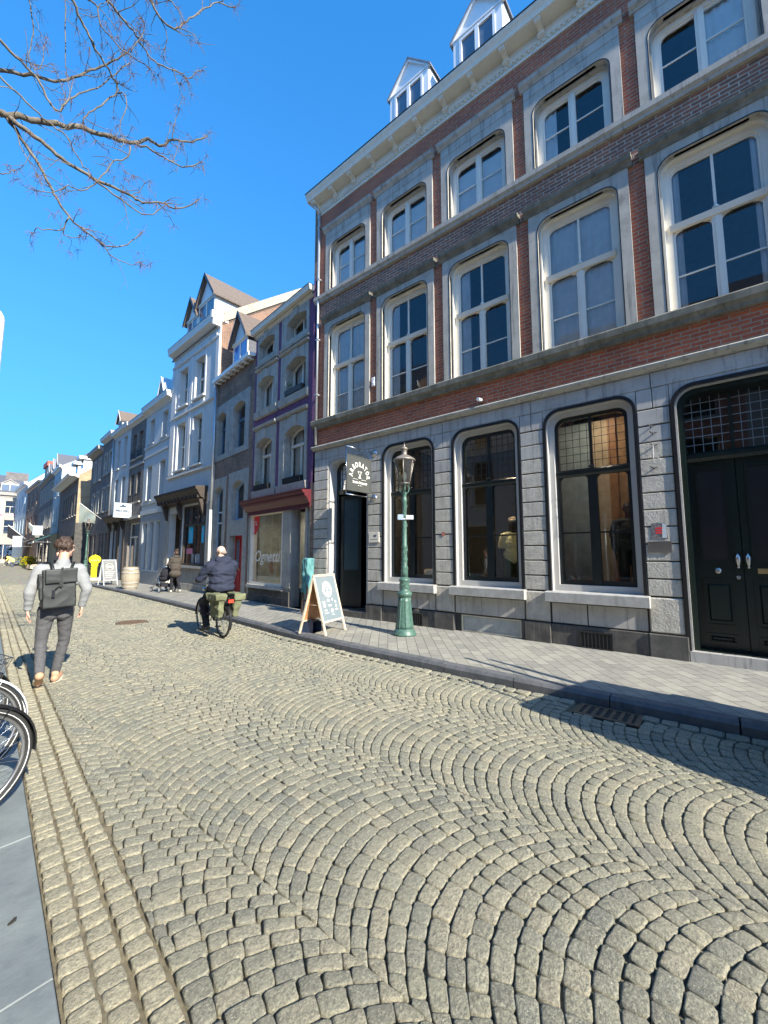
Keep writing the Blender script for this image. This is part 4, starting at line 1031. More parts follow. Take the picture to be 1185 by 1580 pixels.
mb = MB(); mb.cbox(.45, 2.98, -.2, .04, .42, 1.04, .01); mb.cbox(.4, 3.0, -.2, .07, PZ, .40, .01); mb.cbox(4.47, L, -.1, .04, PZ, 3.8, .01); mb.cbox(.0, .44, -.1, .04, PZ, 3.8, .01); pieces(mb, 'stone_pier', 'stone_greyblue', H3)
mb = MB(); mb.box(3.05, 4.42, -.85, -.8, .12, 3.5); mb.build('entrance_door', 'wood_dark', H3)
M('cyan_poster', (.02, .50, .78), .5, var=.03); M('pink_poster', (.75, .22, .32), .5, var=.03)
for u in (.95, 2.25):
    mb = MB(); mb.box(u - .22, u + .22, -.093, -.088, 2.12, 2.85); p = mb.build('poster', 'cyan_poster', H3); mb = MB(); mb.poly([(u + .21, -.0865, 2.80), (u + .21, -.0865, 2.74), (u - .21, -.0865, 2.22), (u - .21, -.0865, 2.28)]); mb.build('poster_stripe', 'sign_light', p, fix=False)
mb = MB(); mb.box(2.0, 2.62, -.093, -.088, 1.66, 1.9); mb.build('pink_card', 'pink_poster', H3)
mb = MB(); mb.box(1.25, 2.1, -.093, -.088, 1.17, 1.66); c = mb.build('shop_placard', 'render_grey', H3)
mb = MB(); y = -.086
for P in ([(1.55, 1.30), (1.85, 1.30), (1.83, 1.34), (1.57, 1.34)], [(1.58, 1.36), (1.66, 1.36), (1.68, 1.48), (1.60, 1.50)], [(1.72, 1.36), (1.82, 1.36), (1.80, 1.44), (1.70, 1.48)], [(1.62, 1.50), (1.74, 1.48), (1.76, 1.60), (1.64, 1.60)]): mb.poly([(u, y, z) for u, z in P])
mb.build('placard_emblem', 'sign_white', c, fix=False)

# ---------------- generic rows for the houses farther up the street
def row_house(name, label, p0, p1, zt, wall, floors, corn=(.35, .28, 'white_cornice'), roof='roof_slate', ridge=None, frame='white_frame', ground=None, split=None, side=None, sur=None, dep=.2, depth=7., div='S', sillm='stone', cat='house'):
    h, L = mkhouse(name, label, p0, p1, cat); holes = []
    for z0, z1, cs, hw in floors: holes += [(c * L - hw, c * L + hw, z0, z1) for c in cs]
    if sur: holes = grow(holes)
    for g in (ground or []): holes.append((g[0] * L, g[1] * L, g[2], g[3]))
    shell(h, L, zt, wall, holes, depth, ridge, roof, side=side, split=split)
    for z0, z1, cs, hw in floors:
        for i, c in enumerate(cs): win(h, c * L - hw, c * L + hw, z0, z1, 'flat', 0, frame, dep, .05, div, sill=(sillm, .08, .08, .08), tf=.55, sur=(sur, c * L - hw - .13, c * L + hw + .13, z0 - .1, z1 + .15, .03) if sur else None)
    for g in (ground or []):
        win(h, g[0] * L, g[1] * L, g[2], g[3], 'flat', 0, g[4], .15, .07, 'N' if len(g) < 6 else g[5], name='shop_window', glass='glass_shop')
    cornice(h, L, zt - corn[0], zt + .02, corn[1], corn[2], .0)
    return h, L
A = (8.72, 20.82); B = (9.07, 24.88)
H4, L = row_house('pale_blue_house', 'pale blue white stucco house with one gable dormer and one round topped dormer', A, B, 9.75, 'render_bluish', [(7.62, 9.0, (.24, .74), .42), (4.52, 6.42, (.25, .75), .42)],
    (.45, .32, 'white_cornice'), ground=[(.22, .36, .85, 3.3, 'render_grey'), (.46, .62, .85, 3.3, 'render_grey'), (.72, .88, .85, 3.3, 'render_grey')], split=[(3.95, 'render_bluish')], dep=.25, ridge=11.9)
mb = MB(); 
for z0, z1, p in ((3.75, 4.0, .06), (6.9, 7.02, .05), (7.42, 7.56, .06), (4.3, 4.45, .06)): mb.box(0, L, 0, p, z0, z1)
pieces(mb, 'stucco_band', 'render_bluish', H4); mb = MB(); mb.cbox(0, L, 0, .03, .12, .75, .01); mb.cbox(0, L * .2, 0, .03, .77, 3.7, .01); mb.cbox(L * .9, L, 0, .03, .77, 3.7, .01); mb.cbox(L * .2, L * .9, 0, .03, 3.35, 3.72, .01); mb.build('ground_floor_stone', 'render_grey', H4)
dormer(H4, L * .62, .5, -.35, 9.6, 10.35, 11.25, 1.8, roofm='zinc', over=.1, barge='white_paint')
mb = MB(); c0, hw = .55, .42                      # round topped dormer
pr = [(c0 - hw, 9.6), (c0 + hw, 9.6)] + [(c0 + hw * math.cos(R(180 * i / 10)), 10.45 + hw * 1.25 * math.sin(R(180 * i / 10))) for i in range(11)]
mb.prism(pr, 'y', -2.0, -.2); o = mb.build('round_dormer', 'zinc', H4); mb = MB(); q = [(c0 + (x - c0) * .6, 9.9 + (z - 9.6) * .75) for x, z in pr]; mb.prism(q, 'y', -.2, -.19); mb.build('pane', 'dark_glass', o)
A, B = B, (9.29, 27.75)
H5, L = row_house('dark_brick_house', 'narrow dark grey brick house with iron window guards and a large shop window', A, B, 9.62, 'brick_grey', [(7.25, 8.78, (.3, .72), .36), (4.65, 6.35, (.3, .72), .36)], (.3, .24, 'white_cornice'),
    ground=[(.12, .80, .9, 3.45, 'white_frame', 'T')], split=[(3.9, 'brick_grey')], ridge=11.6)
mb = MB()
for z in (7.25, 4.65):
    for c in (.3, .72):
        for k in range(7): mb.box(c * L - .36 + k * .12 - .01, c * L - .34 + k * .12, .06, .08, z - .02, z + .42)
        mb.box(c * L - .38, c * L + .38, .055, .085, z + .40, z + .44)
mb.build('window_guard', 'black_iron', H5); mb = MB(); mb.box(0, L, 0, .14, 3.66, 3.8); mb.box(0, L, 0, .05, 6.75, 6.9); mb.build('stone_band', 'stone_greyblue', H5)
A, B = B, (9.62, 31.6)
H6, L = row_house('white_narrow_house', 'white plastered house with dark sash windows over a black carved shopfront', A, B, 9.70, 'render_bluish', [(7.2, 9.1, (.30, .72), .38), (4.6, 6.5, (.30, .72), .38)], (.35, .3, 'white_cornice'), frame='black_paint',
    ground=[(.10, .30, .6, 3.4, 'wood_dark'), (.42, .88, .6, 3.4, 'wood_dark', 'C')], ridge=11.5, sillm='render_white')
mb = MB(); mb.prism([(0, 3.6), (.2, 3.65), (.42, 3.9), (.45, 4.08), (0, 4.12)], 'x', .05, L - .05)
for k in range(3): mb.prism([(0, 3.1), (.1, 3.15), (.3, 3.65), (0, 3.7)], 'x', .3 + k * 1.5, .44 + k * 1.5)
mb.box(.05, .35, 0, .05, .1, 3.6); mb.box(1.2, 1.6, 0, .05, .1, 3.6); mb.box(3.45, L - .02, 0, .05, .1, 3.6); mb.build('shopfront', 'wood_dark', H6)
mb = MB(); mb.tube([(L - .02, .08, 9.3), (L - .02, .08, 3.9)], .05); mb.build('downpipe', 'zinc', H6)
A, B = B, (9.98, 35.0)
H7, L = row_house('grey_brick_house', 'grey brick house with stone framed windows and a small cream dormer', A, B, 10.0, 'brick_grey', [(7.3, 8.75, (.28, .72), .40), (4.65, 6.3, (.28, .72), .40)], (.35, .3, 'white_cornice'), sur='stone_greyblue', ground=[(.15, .32, .9, 3.1, 'white_frame'), (.45, .62, .9, 3.1, 'white_frame'), (.75, .9, .9, 3.1, 'white_frame')], ridge=12.2, roof='roof_tile')
dormer(H7, L * .35, .55, -.5, 9.9, 11.1, 11.75, 1.6, roofm='roof_tile', barge='cream_paint')
A, B = B, (10.45, 39.3)
H8, L = row_house('grey_stone_house', 'weathered grey brick house at the corner of the lane, with a thick dark eave', A, B, 9.6, 'brick_grey', [(7.2, 8.75, (.25, .62), .40), (4.7, 6.2, (.25, .62), .40)], (.4, .4, 'stone_greyblue'), sur='stone_greyblue', ground=[(.2, .36, .9, 3.1, 'black_paint'), (.55, .8, .9, 3.1, 'black_paint')], ridge=11.6)
# beyond the lane
A, B = (10.30, 42.0), (11.75, 54.2)
H9, L = row_house('corner_house', 'dark house with a sunlit yellow gable wall, overhanging white gutter and flat roofed dormers', A, B, 8.4, 'brick_grey', [(5.0, 7.0, (.08, .2, .32, .44, .56, .68), .42)], (.25, .75, 'white_paint'), side='brick_tan', ridge=11.4, ground=[(.05, .2, .8, 3.2, 'black_paint'), (.3, .6, .8, 3.2, 'black_paint', 'C')], roof='roof_slate', depth=8)
mb = MB(); mb.box(-.03, 0, -8, .02, 0.1, 4.3); mb.build('shaded_grey_base', 'stone_dark', H9)  # grey base, coloured darker to stand for the shade of the house before it
mb = MB(); mb.prism([(0.05, 8.35), (-4.0, 11.35), (-4.0, 11.75), (.05, 8.75)], 'x', -.05, .25); mb.prism([(-8, 8.35), (-4.0, 11.35), (-4.0, 11.75), (-8, 8.75)], 'x', -.05, .25); mb.build('gable_coping', 'white_paint', H9)
for c in (1.1, 4.2):
    mb = MB(); mb.box(c - .6, c + .6, -2.6, -.3, 8.4, 9.85); o = mb.build('flat_dormer', 'render_white', H9); mb = MB(); mb.box(c - .8, c + .8, -3, .05, 9.85, 10.1); mb.build('dormer_roof', 'white_paint', o); mb = MB(); mb.box(c - .42, c + .42, -.3, -.28, 8.7, 9.6); mb.build('pane', 'dark_glass', o)
mb = MB(); mb.box(3.2, 4.6, -4.6, -3.4, 11., 12.2); mb.box(3.5, 3.8, -4.2, -3.9, 12.2, 12.6); mb.build('chimney', 'brick_gable', H9)
A, B = B, (12.45, 60.3)
row_house('light_blue_house', 'tall light blue plastered house behind the green awning', A, B, 11.2, 'render_teal', [(8.0, 10., (.25, .7), .5), (4.8, 6.8, (.25, .7), .5)], (.4, .3, 'white_paint'), ridge=13.4)
A, B = B, (14.0, 75.0)
H11, L = row_house('long_brick_house', 'long dark blue grey brick terrace with white dormers far up the street', A, B, 11.4, 'brick_grey', [(8.3, 10.4, (.08, .22, .36, .5, .64, .78, .92), .5), (4.9, 7.2, (.08, .22, .36, .5, .64, .78, .92), .5)], (.5, .4, 'stone_greyblue'), ridge=14.5, sur='stone_greyblue', ground=[(.1, .4, .7, 3.4, 'black_paint'), (.5, .9, .7, 3.4, 'black_paint')])
for c, col_ in ((2.5, 'roof_slate'), (6.2, 'lead'), (10.5, 'roof_slate')): dormer(H11, c, .8, -.5, 11.2, 12.7, 13.9, 2.5, roofm=col_, barge='white_paint')
A, B = B, (15.1, 90.0)
H12, L = row_house('dark_house', 'dark brick house with a sunlit red tiled cheek at its roof far up the street', A, B, 12.2, 'brick_brown', [(8.8, 11, (.2, .5, .8), .6), (5, 7.4, (.2, .5, .8), .6)], (.5, .4, 'black_paint'), ridge=15., side='coping_sand')
mb = MB(); mb.box(1.0, 4.5, -4.5, -.8, 12.2, 14.6); o = mb.build('roof_block', 'coping_sand', H12); mb = MB(); mb.box(.8, 4.8, -4.6, -.6, 14.6, 15.3); mb.build('roof_red_tiles', 'roof_red', o)
A, B = B, (16.1, 105.0)
row_house('teal_house', 'greenish blue plastered house next to the pale building at the end of the street', A, B, 13.8, 'render_teal', [(9.5, 12, (.15, .4, .65, .9), .55), (5.2, 8, (.15, .4, .65, .9), .55)], (.6, .6, 'white_paint'), ridge=17)
# building closing the view
A, B = (17.4, 106.5), (4.0, 108.5)
HE, L = row_house('end_building', 'cream and pink building with a slate mansard roof closing the far end of the street', A, B, 13.6, 'render_cream', [(9.6, 12.0, (.14, .32, .5, .7, .9), .75), (5.6, 8.3, (.14, .32, .5, .7, .9), .75)], (.9, .5, 'render_cream'), ridge=17.5, div='T', sur='render_cream', ground=[(.05, .3, .6, 3.6, 'white_frame', 'C')], depth=9)
mb = MB(); mb.box(0, L, 0, .04, 9.0, 9.4); mb.box(2.9, 3.5, 0, .04, 4.5, 12.6); mb.box(6.0, 6.6, 0, .04, 4.5, 12.6); mb.build('pink_panels', 'render_pink', HE)
dormer(HE, 2.2, 1.3, -.5, 13.6, 15.4, 16.2, 3, roofm='zinc', barge='render_cream', cheek='render_cream')
mb = MB(); mb.box(-.5, 3.0, -5., -3.5, 14., 18.2); mb.build('chimney', 'brick_grey', HE)
# houses on the other side of the street, mirrored in the shop and house windows
opp = [('plain_brick_house', 'brown brick house across the street with a tiled roof', 9.2, 'brick_brown', 'roof_tile'), ('plain_render_house', 'cream plastered house across the street', 10.2, 'render_cream', 'roof_slate'),
       ('plain_brick_house', 'red brick house across the street with white cornice', 9.8, 'brick_red', 'roof_tile'), ('plain_render_house', 'white plastered house across the street', 9.0, 'render_white', 'roof_tile'),
       ('plain_brick_house', 'brown brick house across the street with grey stone windows', 10.4, 'brick_gable', 'roof_slate'), ('plain_render_house', 'grey plastered house across the street', 9.5, 'render_grey', 'roof_tile')]
opp = opp + [(a, b + t, c + dz, d, e) for (t, dz) in ((' farther along', .6), (' far along', -.3)) for (a, b, c, d, e) in opp]
y = 24. + 12 * 6.2
for i, (nm, lb, zt, wl, rf) in enumerate(opp[::-1]):
    x0 = -3.1 + .122 * y; x1 = -3.1 + .122 * (y - 6.2)
    row_house(nm, lb, (x0, y), (x1, y - 6.2), zt, wl, [(6.6, 8.3, (.2, .5, .8), .5), (3.9, 5.9, (.2, .5, .8), .5)], (.4, .3, 'white_paint'), roof=rf, ground=[(.1, .55, .7, 3.0, 'white_frame', 'C'), (.68, .88, .15, 3.0, 'black_paint')]); y -= 6.2
# ================================================================== people
M('skin', (.62, .36, .26), .55, scale=10, var=.08); M('skin_pale', (.70, .45, .34), .5, scale=10, var=.08)
M('hair_brown', (.055, .032, .022), .6, scale=40, var=.4, bump=.6, bscale=150); M('hair_grey', (.25, .20, .16), .7, scale=40, var=.2)
M('sweater', (.27, .28, .285), .95, scale=160, var=.16, bump=.5, bscale=260); M('jeans_grey', (.085, .085, .09), .9, scale=60, var=.25, bump=.4, bscale=300)
M('navy_jacket', (.018, .024, .048), .85, scale=6, var=.15, bump=.2, bscale=30); M('black_cloth', (.012, .013, .02), .9, var=.2)
M('shoe_tan', (.50, .30, .18), .7, var=.2); M('shoe_white', (.72, .66, .52), .7, var=.08); M('shoe_dark', (.05, .04, .035), .6)
M('olive_coat', (.06, .05, .04), .9, scale=30, var=.2); M('yellow_coat', (.70, .62, .22), .8, var=.1); M('blue_jeans', (.05, .08, .16), .9)
M('leather_dark', (.014, .017, .016), .55, scale=9, var=.25, bump=.25, bscale=120); M('eye_dark', (.02, .015, .01), .2)
def cap(mb, p0, r0, p1, r1, seg=12, sq=1.0):
    p0, p1 = Vector(p0), Vector(p1); d = (p1 - p0); L = d.length; d = d.normalized() if L > 1e-6 else Vector((0, 0, 1))
    pts = []; rs = []
    for i in range(4): a = math.pi / 2 * (i / 4); pts.append(p0 - d * r0 * math.cos(a)); rs.append(max(.0005, r0 * math.sin(a)))
    for i in range(5): t = i / 4; pts.append(p0 + (p1 - p0) * t); rs.append(r0 + (r1 - r0) * t)
    for i in range(1, 5): a = math.pi / 2 * (i / 4); pts.append(p1 + d * r1 * math.sin(a)); rs.append(max(.0005, r1 * math.cos(a)))
    mb.tube(pts, rs, seg)
def ell(mb, c, r, rot=None, n=14, m=10):
    s = len(mb.v); mb.ball((0, 0, 0), r, n, m); M_ = Matrix.Translation(Vector(c)) @ (Matrix.Rotation(rot[0], 4, 'X') @ Matrix.Rotation(rot[1], 4, 'Y') @ Matrix.Rotation(rot[2], 4, 'Z') if rot else Matrix())
    for i in range(s, len(mb.v)): mb.v[i] = tuple(M_ @ Vector(mb.v[i]))
def fuse(mb, name, mat, parent, vox=.012, smooth=5, fold=None, seed=0):
    """one continuous skin round the collected volumes"""
    me = bpy.data.meshes.new(name); me.from_pydata(mb.v, [], mb.f); b = bmesh.new(); b.from_mesh(me); bmesh.ops.recalc_face_normals(b, faces=b.faces); b.to_mesh(me); b.free()
    o = bpy.data.objects.new(name, me); COL.objects.link(o)
    r = o.modifiers.new('r', 'REMESH'); r.mode = 'VOXEL'; r.voxel_size = vox; s = o.modifiers.new('s', 'SMOOTH'); s.iterations = smooth; s.factor = .5
    dg = bpy.context.evaluated_depsgraph_get(); nm = bpy.data.meshes.new_from_object(o.evaluated_get(dg)); bpy.data.objects.remove(o); bpy.data.meshes.remove(me)
    nm.name = name
    if fold:
        amp, sc = fold[:2]; an = fold[2] if len(fold) > 2 else (1, 1, 2.2)
        for v, n_ in zip(nm.vertices, [x.vector.copy() for x in nm.vertex_normals]):
            c = v.co; q = Vector((c.x * an[0] * sc, c.y * an[1] * sc, c.z * an[2] * sc + seed)); f = noise.noise(q) ; f = 1 - abs(f) * 2.2
            v.co = c + n_ * amp * (f - .4)
    nm.materials.clear(); nm.materials.append(MT[mat]); nm.polygons.foreach_set('use_smooth', [True] * len(nm.polygons)); nm.update()
    o = bpy.data.objects.new(name, nm); COL.objects.link(o); o.parent = parent; return o
def hand(mb, wrist, d, palm_n, side, s=1.0, curl=.6):
    """palm and five fingers; d points along the hand, palm_n towards the palm side, side = +1/-1 for where the thumb sits"""
    w = Vector(wrist); d = Vector(d).normalized(); pn = Vector(palm_n); pn = (pn - d * pn.dot(d)).normalized(); x = d.cross(pn) * side
    for k in (-1, 0, 1): cap(mb, w + x * .018 * k * s, .017 * s, w + d * .085 * s + x * .026 * k * s, .015 * s, 8)
    for k, L in enumerate((.072, .080, .074, .058)):
        b = w + d * .088 * s + x * (.032 - .021 * k) * s; dd = d; p = b
        for j, l in enumerate((.45, .32, .23)):
            dd = (dd + pn * curl * (.35 + .3 * j)).normalized(); q = p + dd * L * l * s; cap(mb, p, (.0098 - .0010 * j) * s, q, (.0090 - .0010 * j) * s, 8); p = q
    t0 = w + d * .025 * s + x * .026 * s; t1 = t0 + (x * .75 + d * .8 + pn * .35).normalized() * .042 * s; t2 = t1 + (d * 1.0 + pn * .4 + x * .1).normalized() * .034 * s
    cap(mb, t0, .014 * s, t1, .0115 * s, 8); cap(mb, t1, .0115 * s, t2, .009 * s, 8)
def head(mb, c, f, up=(0, 0, 1), s=1.0):
    """skull, jaw, nose, ears, brow, lips; f = direction faced"""
    c = Vector(c); f = Vector(f).normalized(); u = Vector(up).normalized(); r = f.cross(u).normalized(); f = u.cross(r)
    def P(a, b, e): return c + (r * a + f * b + u * e) * s
    rz = math.atan2(f.y, f.x) - math.pi / 2; ell(mb, P(0, -.012, .025), (.074 * s, .094 * s, .095 * s), (0, 0, rz)); ell(mb, P(0, .018, -.035), (.060 * s, .070 * s, .075 * s), (0, 0, rz))
    ell(mb, P(0, .055, -.078), (.034 * s, .03 * s, .028 * s), (0, 0, rz)); cap(mb, P(0, .082, .022), .009 * s, P(0, .104, -.018), .014 * s, 8); ell(mb, P(0, .084, -.048), (.024 * s, .013 * s, .011 * s), (0, 0, rz))
    cap(mb, P(-.035, .078, .035), .010 * s, P(.035, .078, .035), .010 * s, 8)
    for k in (-1, 1): ell(mb, P(.076 * k, -.008, -.008), (.010 * s, .020 * s, .032 * s), (0, 0, rz)); ell(mb, P(.040 * k, .055, -.022), (.022 * s, .024 * s, .024 * s), (0, 0, rz))
    return P
def eyes(par, P, s=1.):
    mb = MB()
    for k in (-1, 1): mb.ball(tuple(P(.031 * k, .078, .012)), (.012 * s, .009 * s, .007 * s), 8, 6)
    mb.build('eyes', 'eye_dark', par)

# ---- the man with the backpack, walking away
man = empty('person', (1.50, 6.66, .004), R(-7), 'man in a light grey sweater and grey jeans walking away along the gutter', 'person')
Lg = dict(hipL=(-.095, .0, .95), knL=(-.125, .02, .53), anL=(-.135, -.20, .175), hipR=(.095, .0, .95), knR=(.115, .10, .52), anR=(.055, .16, .10))
bd = MB()
Ph = head(bd, (.045, .03, 1.70), (.88, .48, 0), s=1.04)
cap(bd, (.03, .0, 1.47), .062, (.04, .015, 1.62), .056); cap(bd, (-.15, -.0, 1.43), .06, (.17, .0, 1.43), .06); ell(bd, (.01, 0, 1.30), (.165, .11, .20)); ell(bd, (0, 0, 1.08), (.14, .10, .14)); ell(bd, (0, 0, .96), (.155, .115, .12))
AR = [((-.19, 0, 1.42), (-.275, -.03, 1.16), (-.275, .05, .93)), ((.21, 0, 1.42), (.30, -.04, 1.17), (.27, .05, .94))]
for sh, el_, wr in AR: cap(bd, sh, .050, el_, .040); cap(bd, el_, .038, wr, .026)
hand(bd, AR[0][2], (.02, .10, -1), (1, -.1, 0), -1 * -1, 1.0, .75); hand(bd, AR[1][2], (-.02, .10, -1), (-1, -.1, 0), -1, 1.0, .75)
for a, b, c in (('hipL', 'knL', 'anL'), ('hipR', 'knR', 'anR')): cap(bd, Lg[a], .085, Lg[b], .052); cap(bd, Lg[b], .052, Lg[c], .036)
cap(bd, Lg['anL'], .034, (-.130, -.10, .05), .03); cap(bd, Lg['anR'], .036, (.085, .30, .04), .03)
body = fuse(bd, 'body', 'skin', man, .0075, 3)
eyes(man, Ph, 1.04)
sw = MB(); ell(sw, (.01, -.005, 1.30), (.20, .135, .20)); ell(sw, (.0, -.0, 1.10), (.175, .13, .17)); ell(sw, (.0, 0, 1.0), (.178, .135, .10)); cap(sw, (-.17, 0, 1.425), .075, (.19, 0, 1.425), .075); cap(sw, (.025, 0, 1.46), .085, (.035, .005, 1.525), .072)
for sh, el_, wr in AR: cap(sw, sh, .082, el_, .062); cap(sw, el_, .062, Vector(wr) + Vector((0, 0, .015)), .043)
fuse(sw, 'sweater', 'sweater', man, .010, 5, (.0065, 7, (1, 1, 1.7)), 3)
sh_ = MB(); ell(sh_, (.0, 0, .93), (.165, .128, .04)); fuse(sh_, 'shirt_hem', 'white_paint', man, .010, 2)
jn = MB(); ell(jn, (0, -.005, .93), (.172, .135, .085)); ell(jn, (-.07, -.025, .88), (.096, .098, .10)); ell(jn, (.07, -.025, .88), (.096, .098, .10))
for a, b, c in (('hipL', 'knL', 'anL'), ('hipR', 'knR', 'anR')):
    h_, k_, n_ = Vector(Lg[a]), Vector(Lg[b]), Vector(Lg[c]); cap(jn, h_ + Vector((0, 0, -.03)), .098, k_, .064); cap(jn, k_, .064, k_.lerp(n_, .40), .060); cap(jn, k_.lerp(n_, .40), .060, n_ + (k_ - n_) * .0, .050)
fuse(jn, 'jeans', 'jeans_grey', man, .010, 4, (.0055, 10, (1, 1, 1.8)), 9)
def shoe(par, an, toe, heel, up, white=True, nm='shoe'):
    an, toe, heel = Vector(an), Vector(toe), Vector(heel); u = Vector(up).normalized(); d = (toe - heel).normalized(); m = MB(); cap(m, heel + u * .05, .046, heel.lerp(toe, .5) + u * .05, .050); cap(m, heel.lerp(toe, .5) + u * .048, .051, toe + u * .04 - d * .03, .044); cap(m, heel + u * .06 + d * .03, .040, an, .044)
    o = fuse(m, nm, 'shoe_tan' if white else 'shoe_dark', par, .009, 3); s = MB(); x = d.cross(u).normalized()
    n = 14; lo, hi = [], []
    for i in range(n):
        a = 2 * math.pi * i / n; t = .5 + .5 * math.cos(a); wd = .052 + .012 * t; p = heel.lerp(toe, .5) + d * math.cos(a) * ((toe - heel).length / 2 + .02) + x * math.sin(a) * wd; lo.append(s.vert(p - u * .004)); hi.append(s.vert(p + u * .036 - (p - heel.lerp(toe, .5)) * .04))
    for i in range(n): s.face([lo[i], lo[(i + 1) % n], hi[(i + 1) % n], hi[i]])
    s.face(lo[::-1]); s.face(hi); s.build('sole', 'shoe_white' if white else 'shoe_dark', o); return o
shoe(man, (-.135, -.19, .17), (-.125, -.02, .015), (-.135, -.235, .135), (0, -.50, .86)); shoe(man, (.055, .15, .11), (.125, .34, .0), (.045, .07, .0), (0, 0, 1))
hr = MB(); rr = random.Random(2)
for i in range(150):
    a = rr.uniform(0, 2 * math.pi); t = rr.uniform(-.25, 1); q = Vector((math.cos(a) * math.sqrt(max(0, 1 - t * t)), math.sin(a) * math.sqrt(max(0, 1 - t * t)), t))
    if q.y * .48 + q.x * .88 > .48 and t < .45: continue
    p = Ph(0, -.015, .03); p = Vector(p) + Vector((q.x * .085, q.y * .09, q.z * .098)); hr.ball(tuple(p), rr.uniform(.012, .034), 6, 5)
ell(hr, tuple(Ph(0, -.025, .035)), (.086, .086, .098)); fuse(hr, 'hair', 'hair_brown', man, .006, 1, (.006, 60, (1, 1, 1)))
bp = empty('backpack', (1.50, 6.66, .004), R(-7), 'dark grey leather flap backpack worn by the walking man', 'backpack')
def soft_box(name, mat, par, c, hx, hy, hz, bev, rot=(0, 0, 0), taper=1., fold=(.004, 6, (1, 1, 1)), vox=.009):
    m = MB(); b0 = len(m.v); m.box(-hx, hx, -hy, hy, -hz, hz)
    for i in range(b0, len(m.v)):
        x, y, z = m.v[i]; k = taper if z > 0 else 1; v = Matrix.Rotation(rot[0], 3, 'X') @ Matrix.Rotation(rot[1], 3, 'Y') @ Matrix.Rotation(rot[2], 3, 'Z') @ Vector((x * k, y * k, z)); m.v[i] = (v.x + c[0], v.y + c[1], v.z + c[2])
    return fuse(m, name, mat, par, vox, bev, fold, 1)
soft_box('bag_body', 'leather_dark', bp, (-.01, -.215, 1.20), .165, .055, .235, 3, (R(-4), R(-3), 0))
soft_box('side_pocket', 'leather_dark', bp, (-.175, -.185, 1.22), .035, .05, .16, 3, (R(-4), R(-6), 0))
soft_box('flap', 'leather_dark', bp, (.0, -.272, 1.355), .160, .018, .09, 2, (R(-3), R(-3), 0))
mb = MB(); mb.box(-.012, .012, -.302, -.294, 1.22, 1.46); mb.box(-.020, .020, -.303, -.292, 1.24, 1.275)
mb.tube([(-.0, -.30, 1.26), (-.035, -.30, 1.22), (-.06, -.30, 1.19)], .006); o = mb.build('closing_strap', 'leather_dark', bp)
mb = MB(); mb.box(-.085, -.055, -.310, -.290, 1.10, 1.19); mb.build('key_pouch', 'black_cloth', bp)
for s in (-1, 1):
    mb = MB(); pts = [(.01 + s * .085, -.19, 1.40), (.015 + s * .10, -.13, 1.475), (.02 + s * .115, -.06, 1.515), (.02 + s * .125, .02, 1.515), (.02 + s * .135, .09, 1.47), (.01 + s * .14, .14, 1.38), (.0 + s * .15, .145, 1.25), (.0 + s * .17, .05, 1.10), (s * .14, -.14, 1.02)]
    mb.tube(pts, .017, 8); mb.build('shoulder_strap', 'leather_dark', bp)

# ---- bicycles
M('tyre', (.03, .03, .028), .8, var=.2, bump=.5, bscale=90); M('rim', (.45, .45, .45), .3, metal=.9); M('frame_black', (.015, .015, .016), .3); M('reflect_white', (.75, .76, .74), .4); M('saddle', (.02, .018, .016), .5)
M('olive_canvas', (.145, .155, .085), .9, scale=8, var=.15, bump=.4, bscale=180); M('red_light', (.8, .06, .03), .3); M('white_plastic', (.75, .76, .76), .35)
def wheel(par, c, Rw=.345, tyre=.020, stripe=False, spokes=28, detail=True, name='wheel', rotx=0.):
    mb = MB(); mb.torus((0, 0, 0), Rw - tyre, tyre, 'x', 44 if detail else 24, 8); o = mb.build(name, 'tyre', par, c)
    mb = MB(); mb.torus((0, 0, 0), Rw - 2 * tyre - .008, .012, 'x', 44 if detail else 24, 6); mb.build('rim', 'rim', o)
    if stripe:
        mb = MB()
        for s in (-1, 1): mb.torus((s * .0165, 0, 0), Rw - tyre * 1.25, .0035, 'x', 44, 5)
        mb.build('reflex_stripe', 'reflect_white', o)
    mb = MB(); mb.tube([(-.045, 0, 0), (.045, 0, 0)], .016, 8)
    for k in range(spokes):
        a = 2 * math.pi * k / spokes; h = a + (.5 if k % 2 else -.5); s = (.03 if k % 4 < 2 else -.03); mb.tube([(s, .022 * math.cos(h), .022 * math.sin(h)), (0, (Rw - 2 * tyre) * math.cos(a), (Rw - 2 * tyre) * math.sin(a))], .0016 if detail else .003, 4, False)
    mb.build('spokes', 'chrome', o); return o
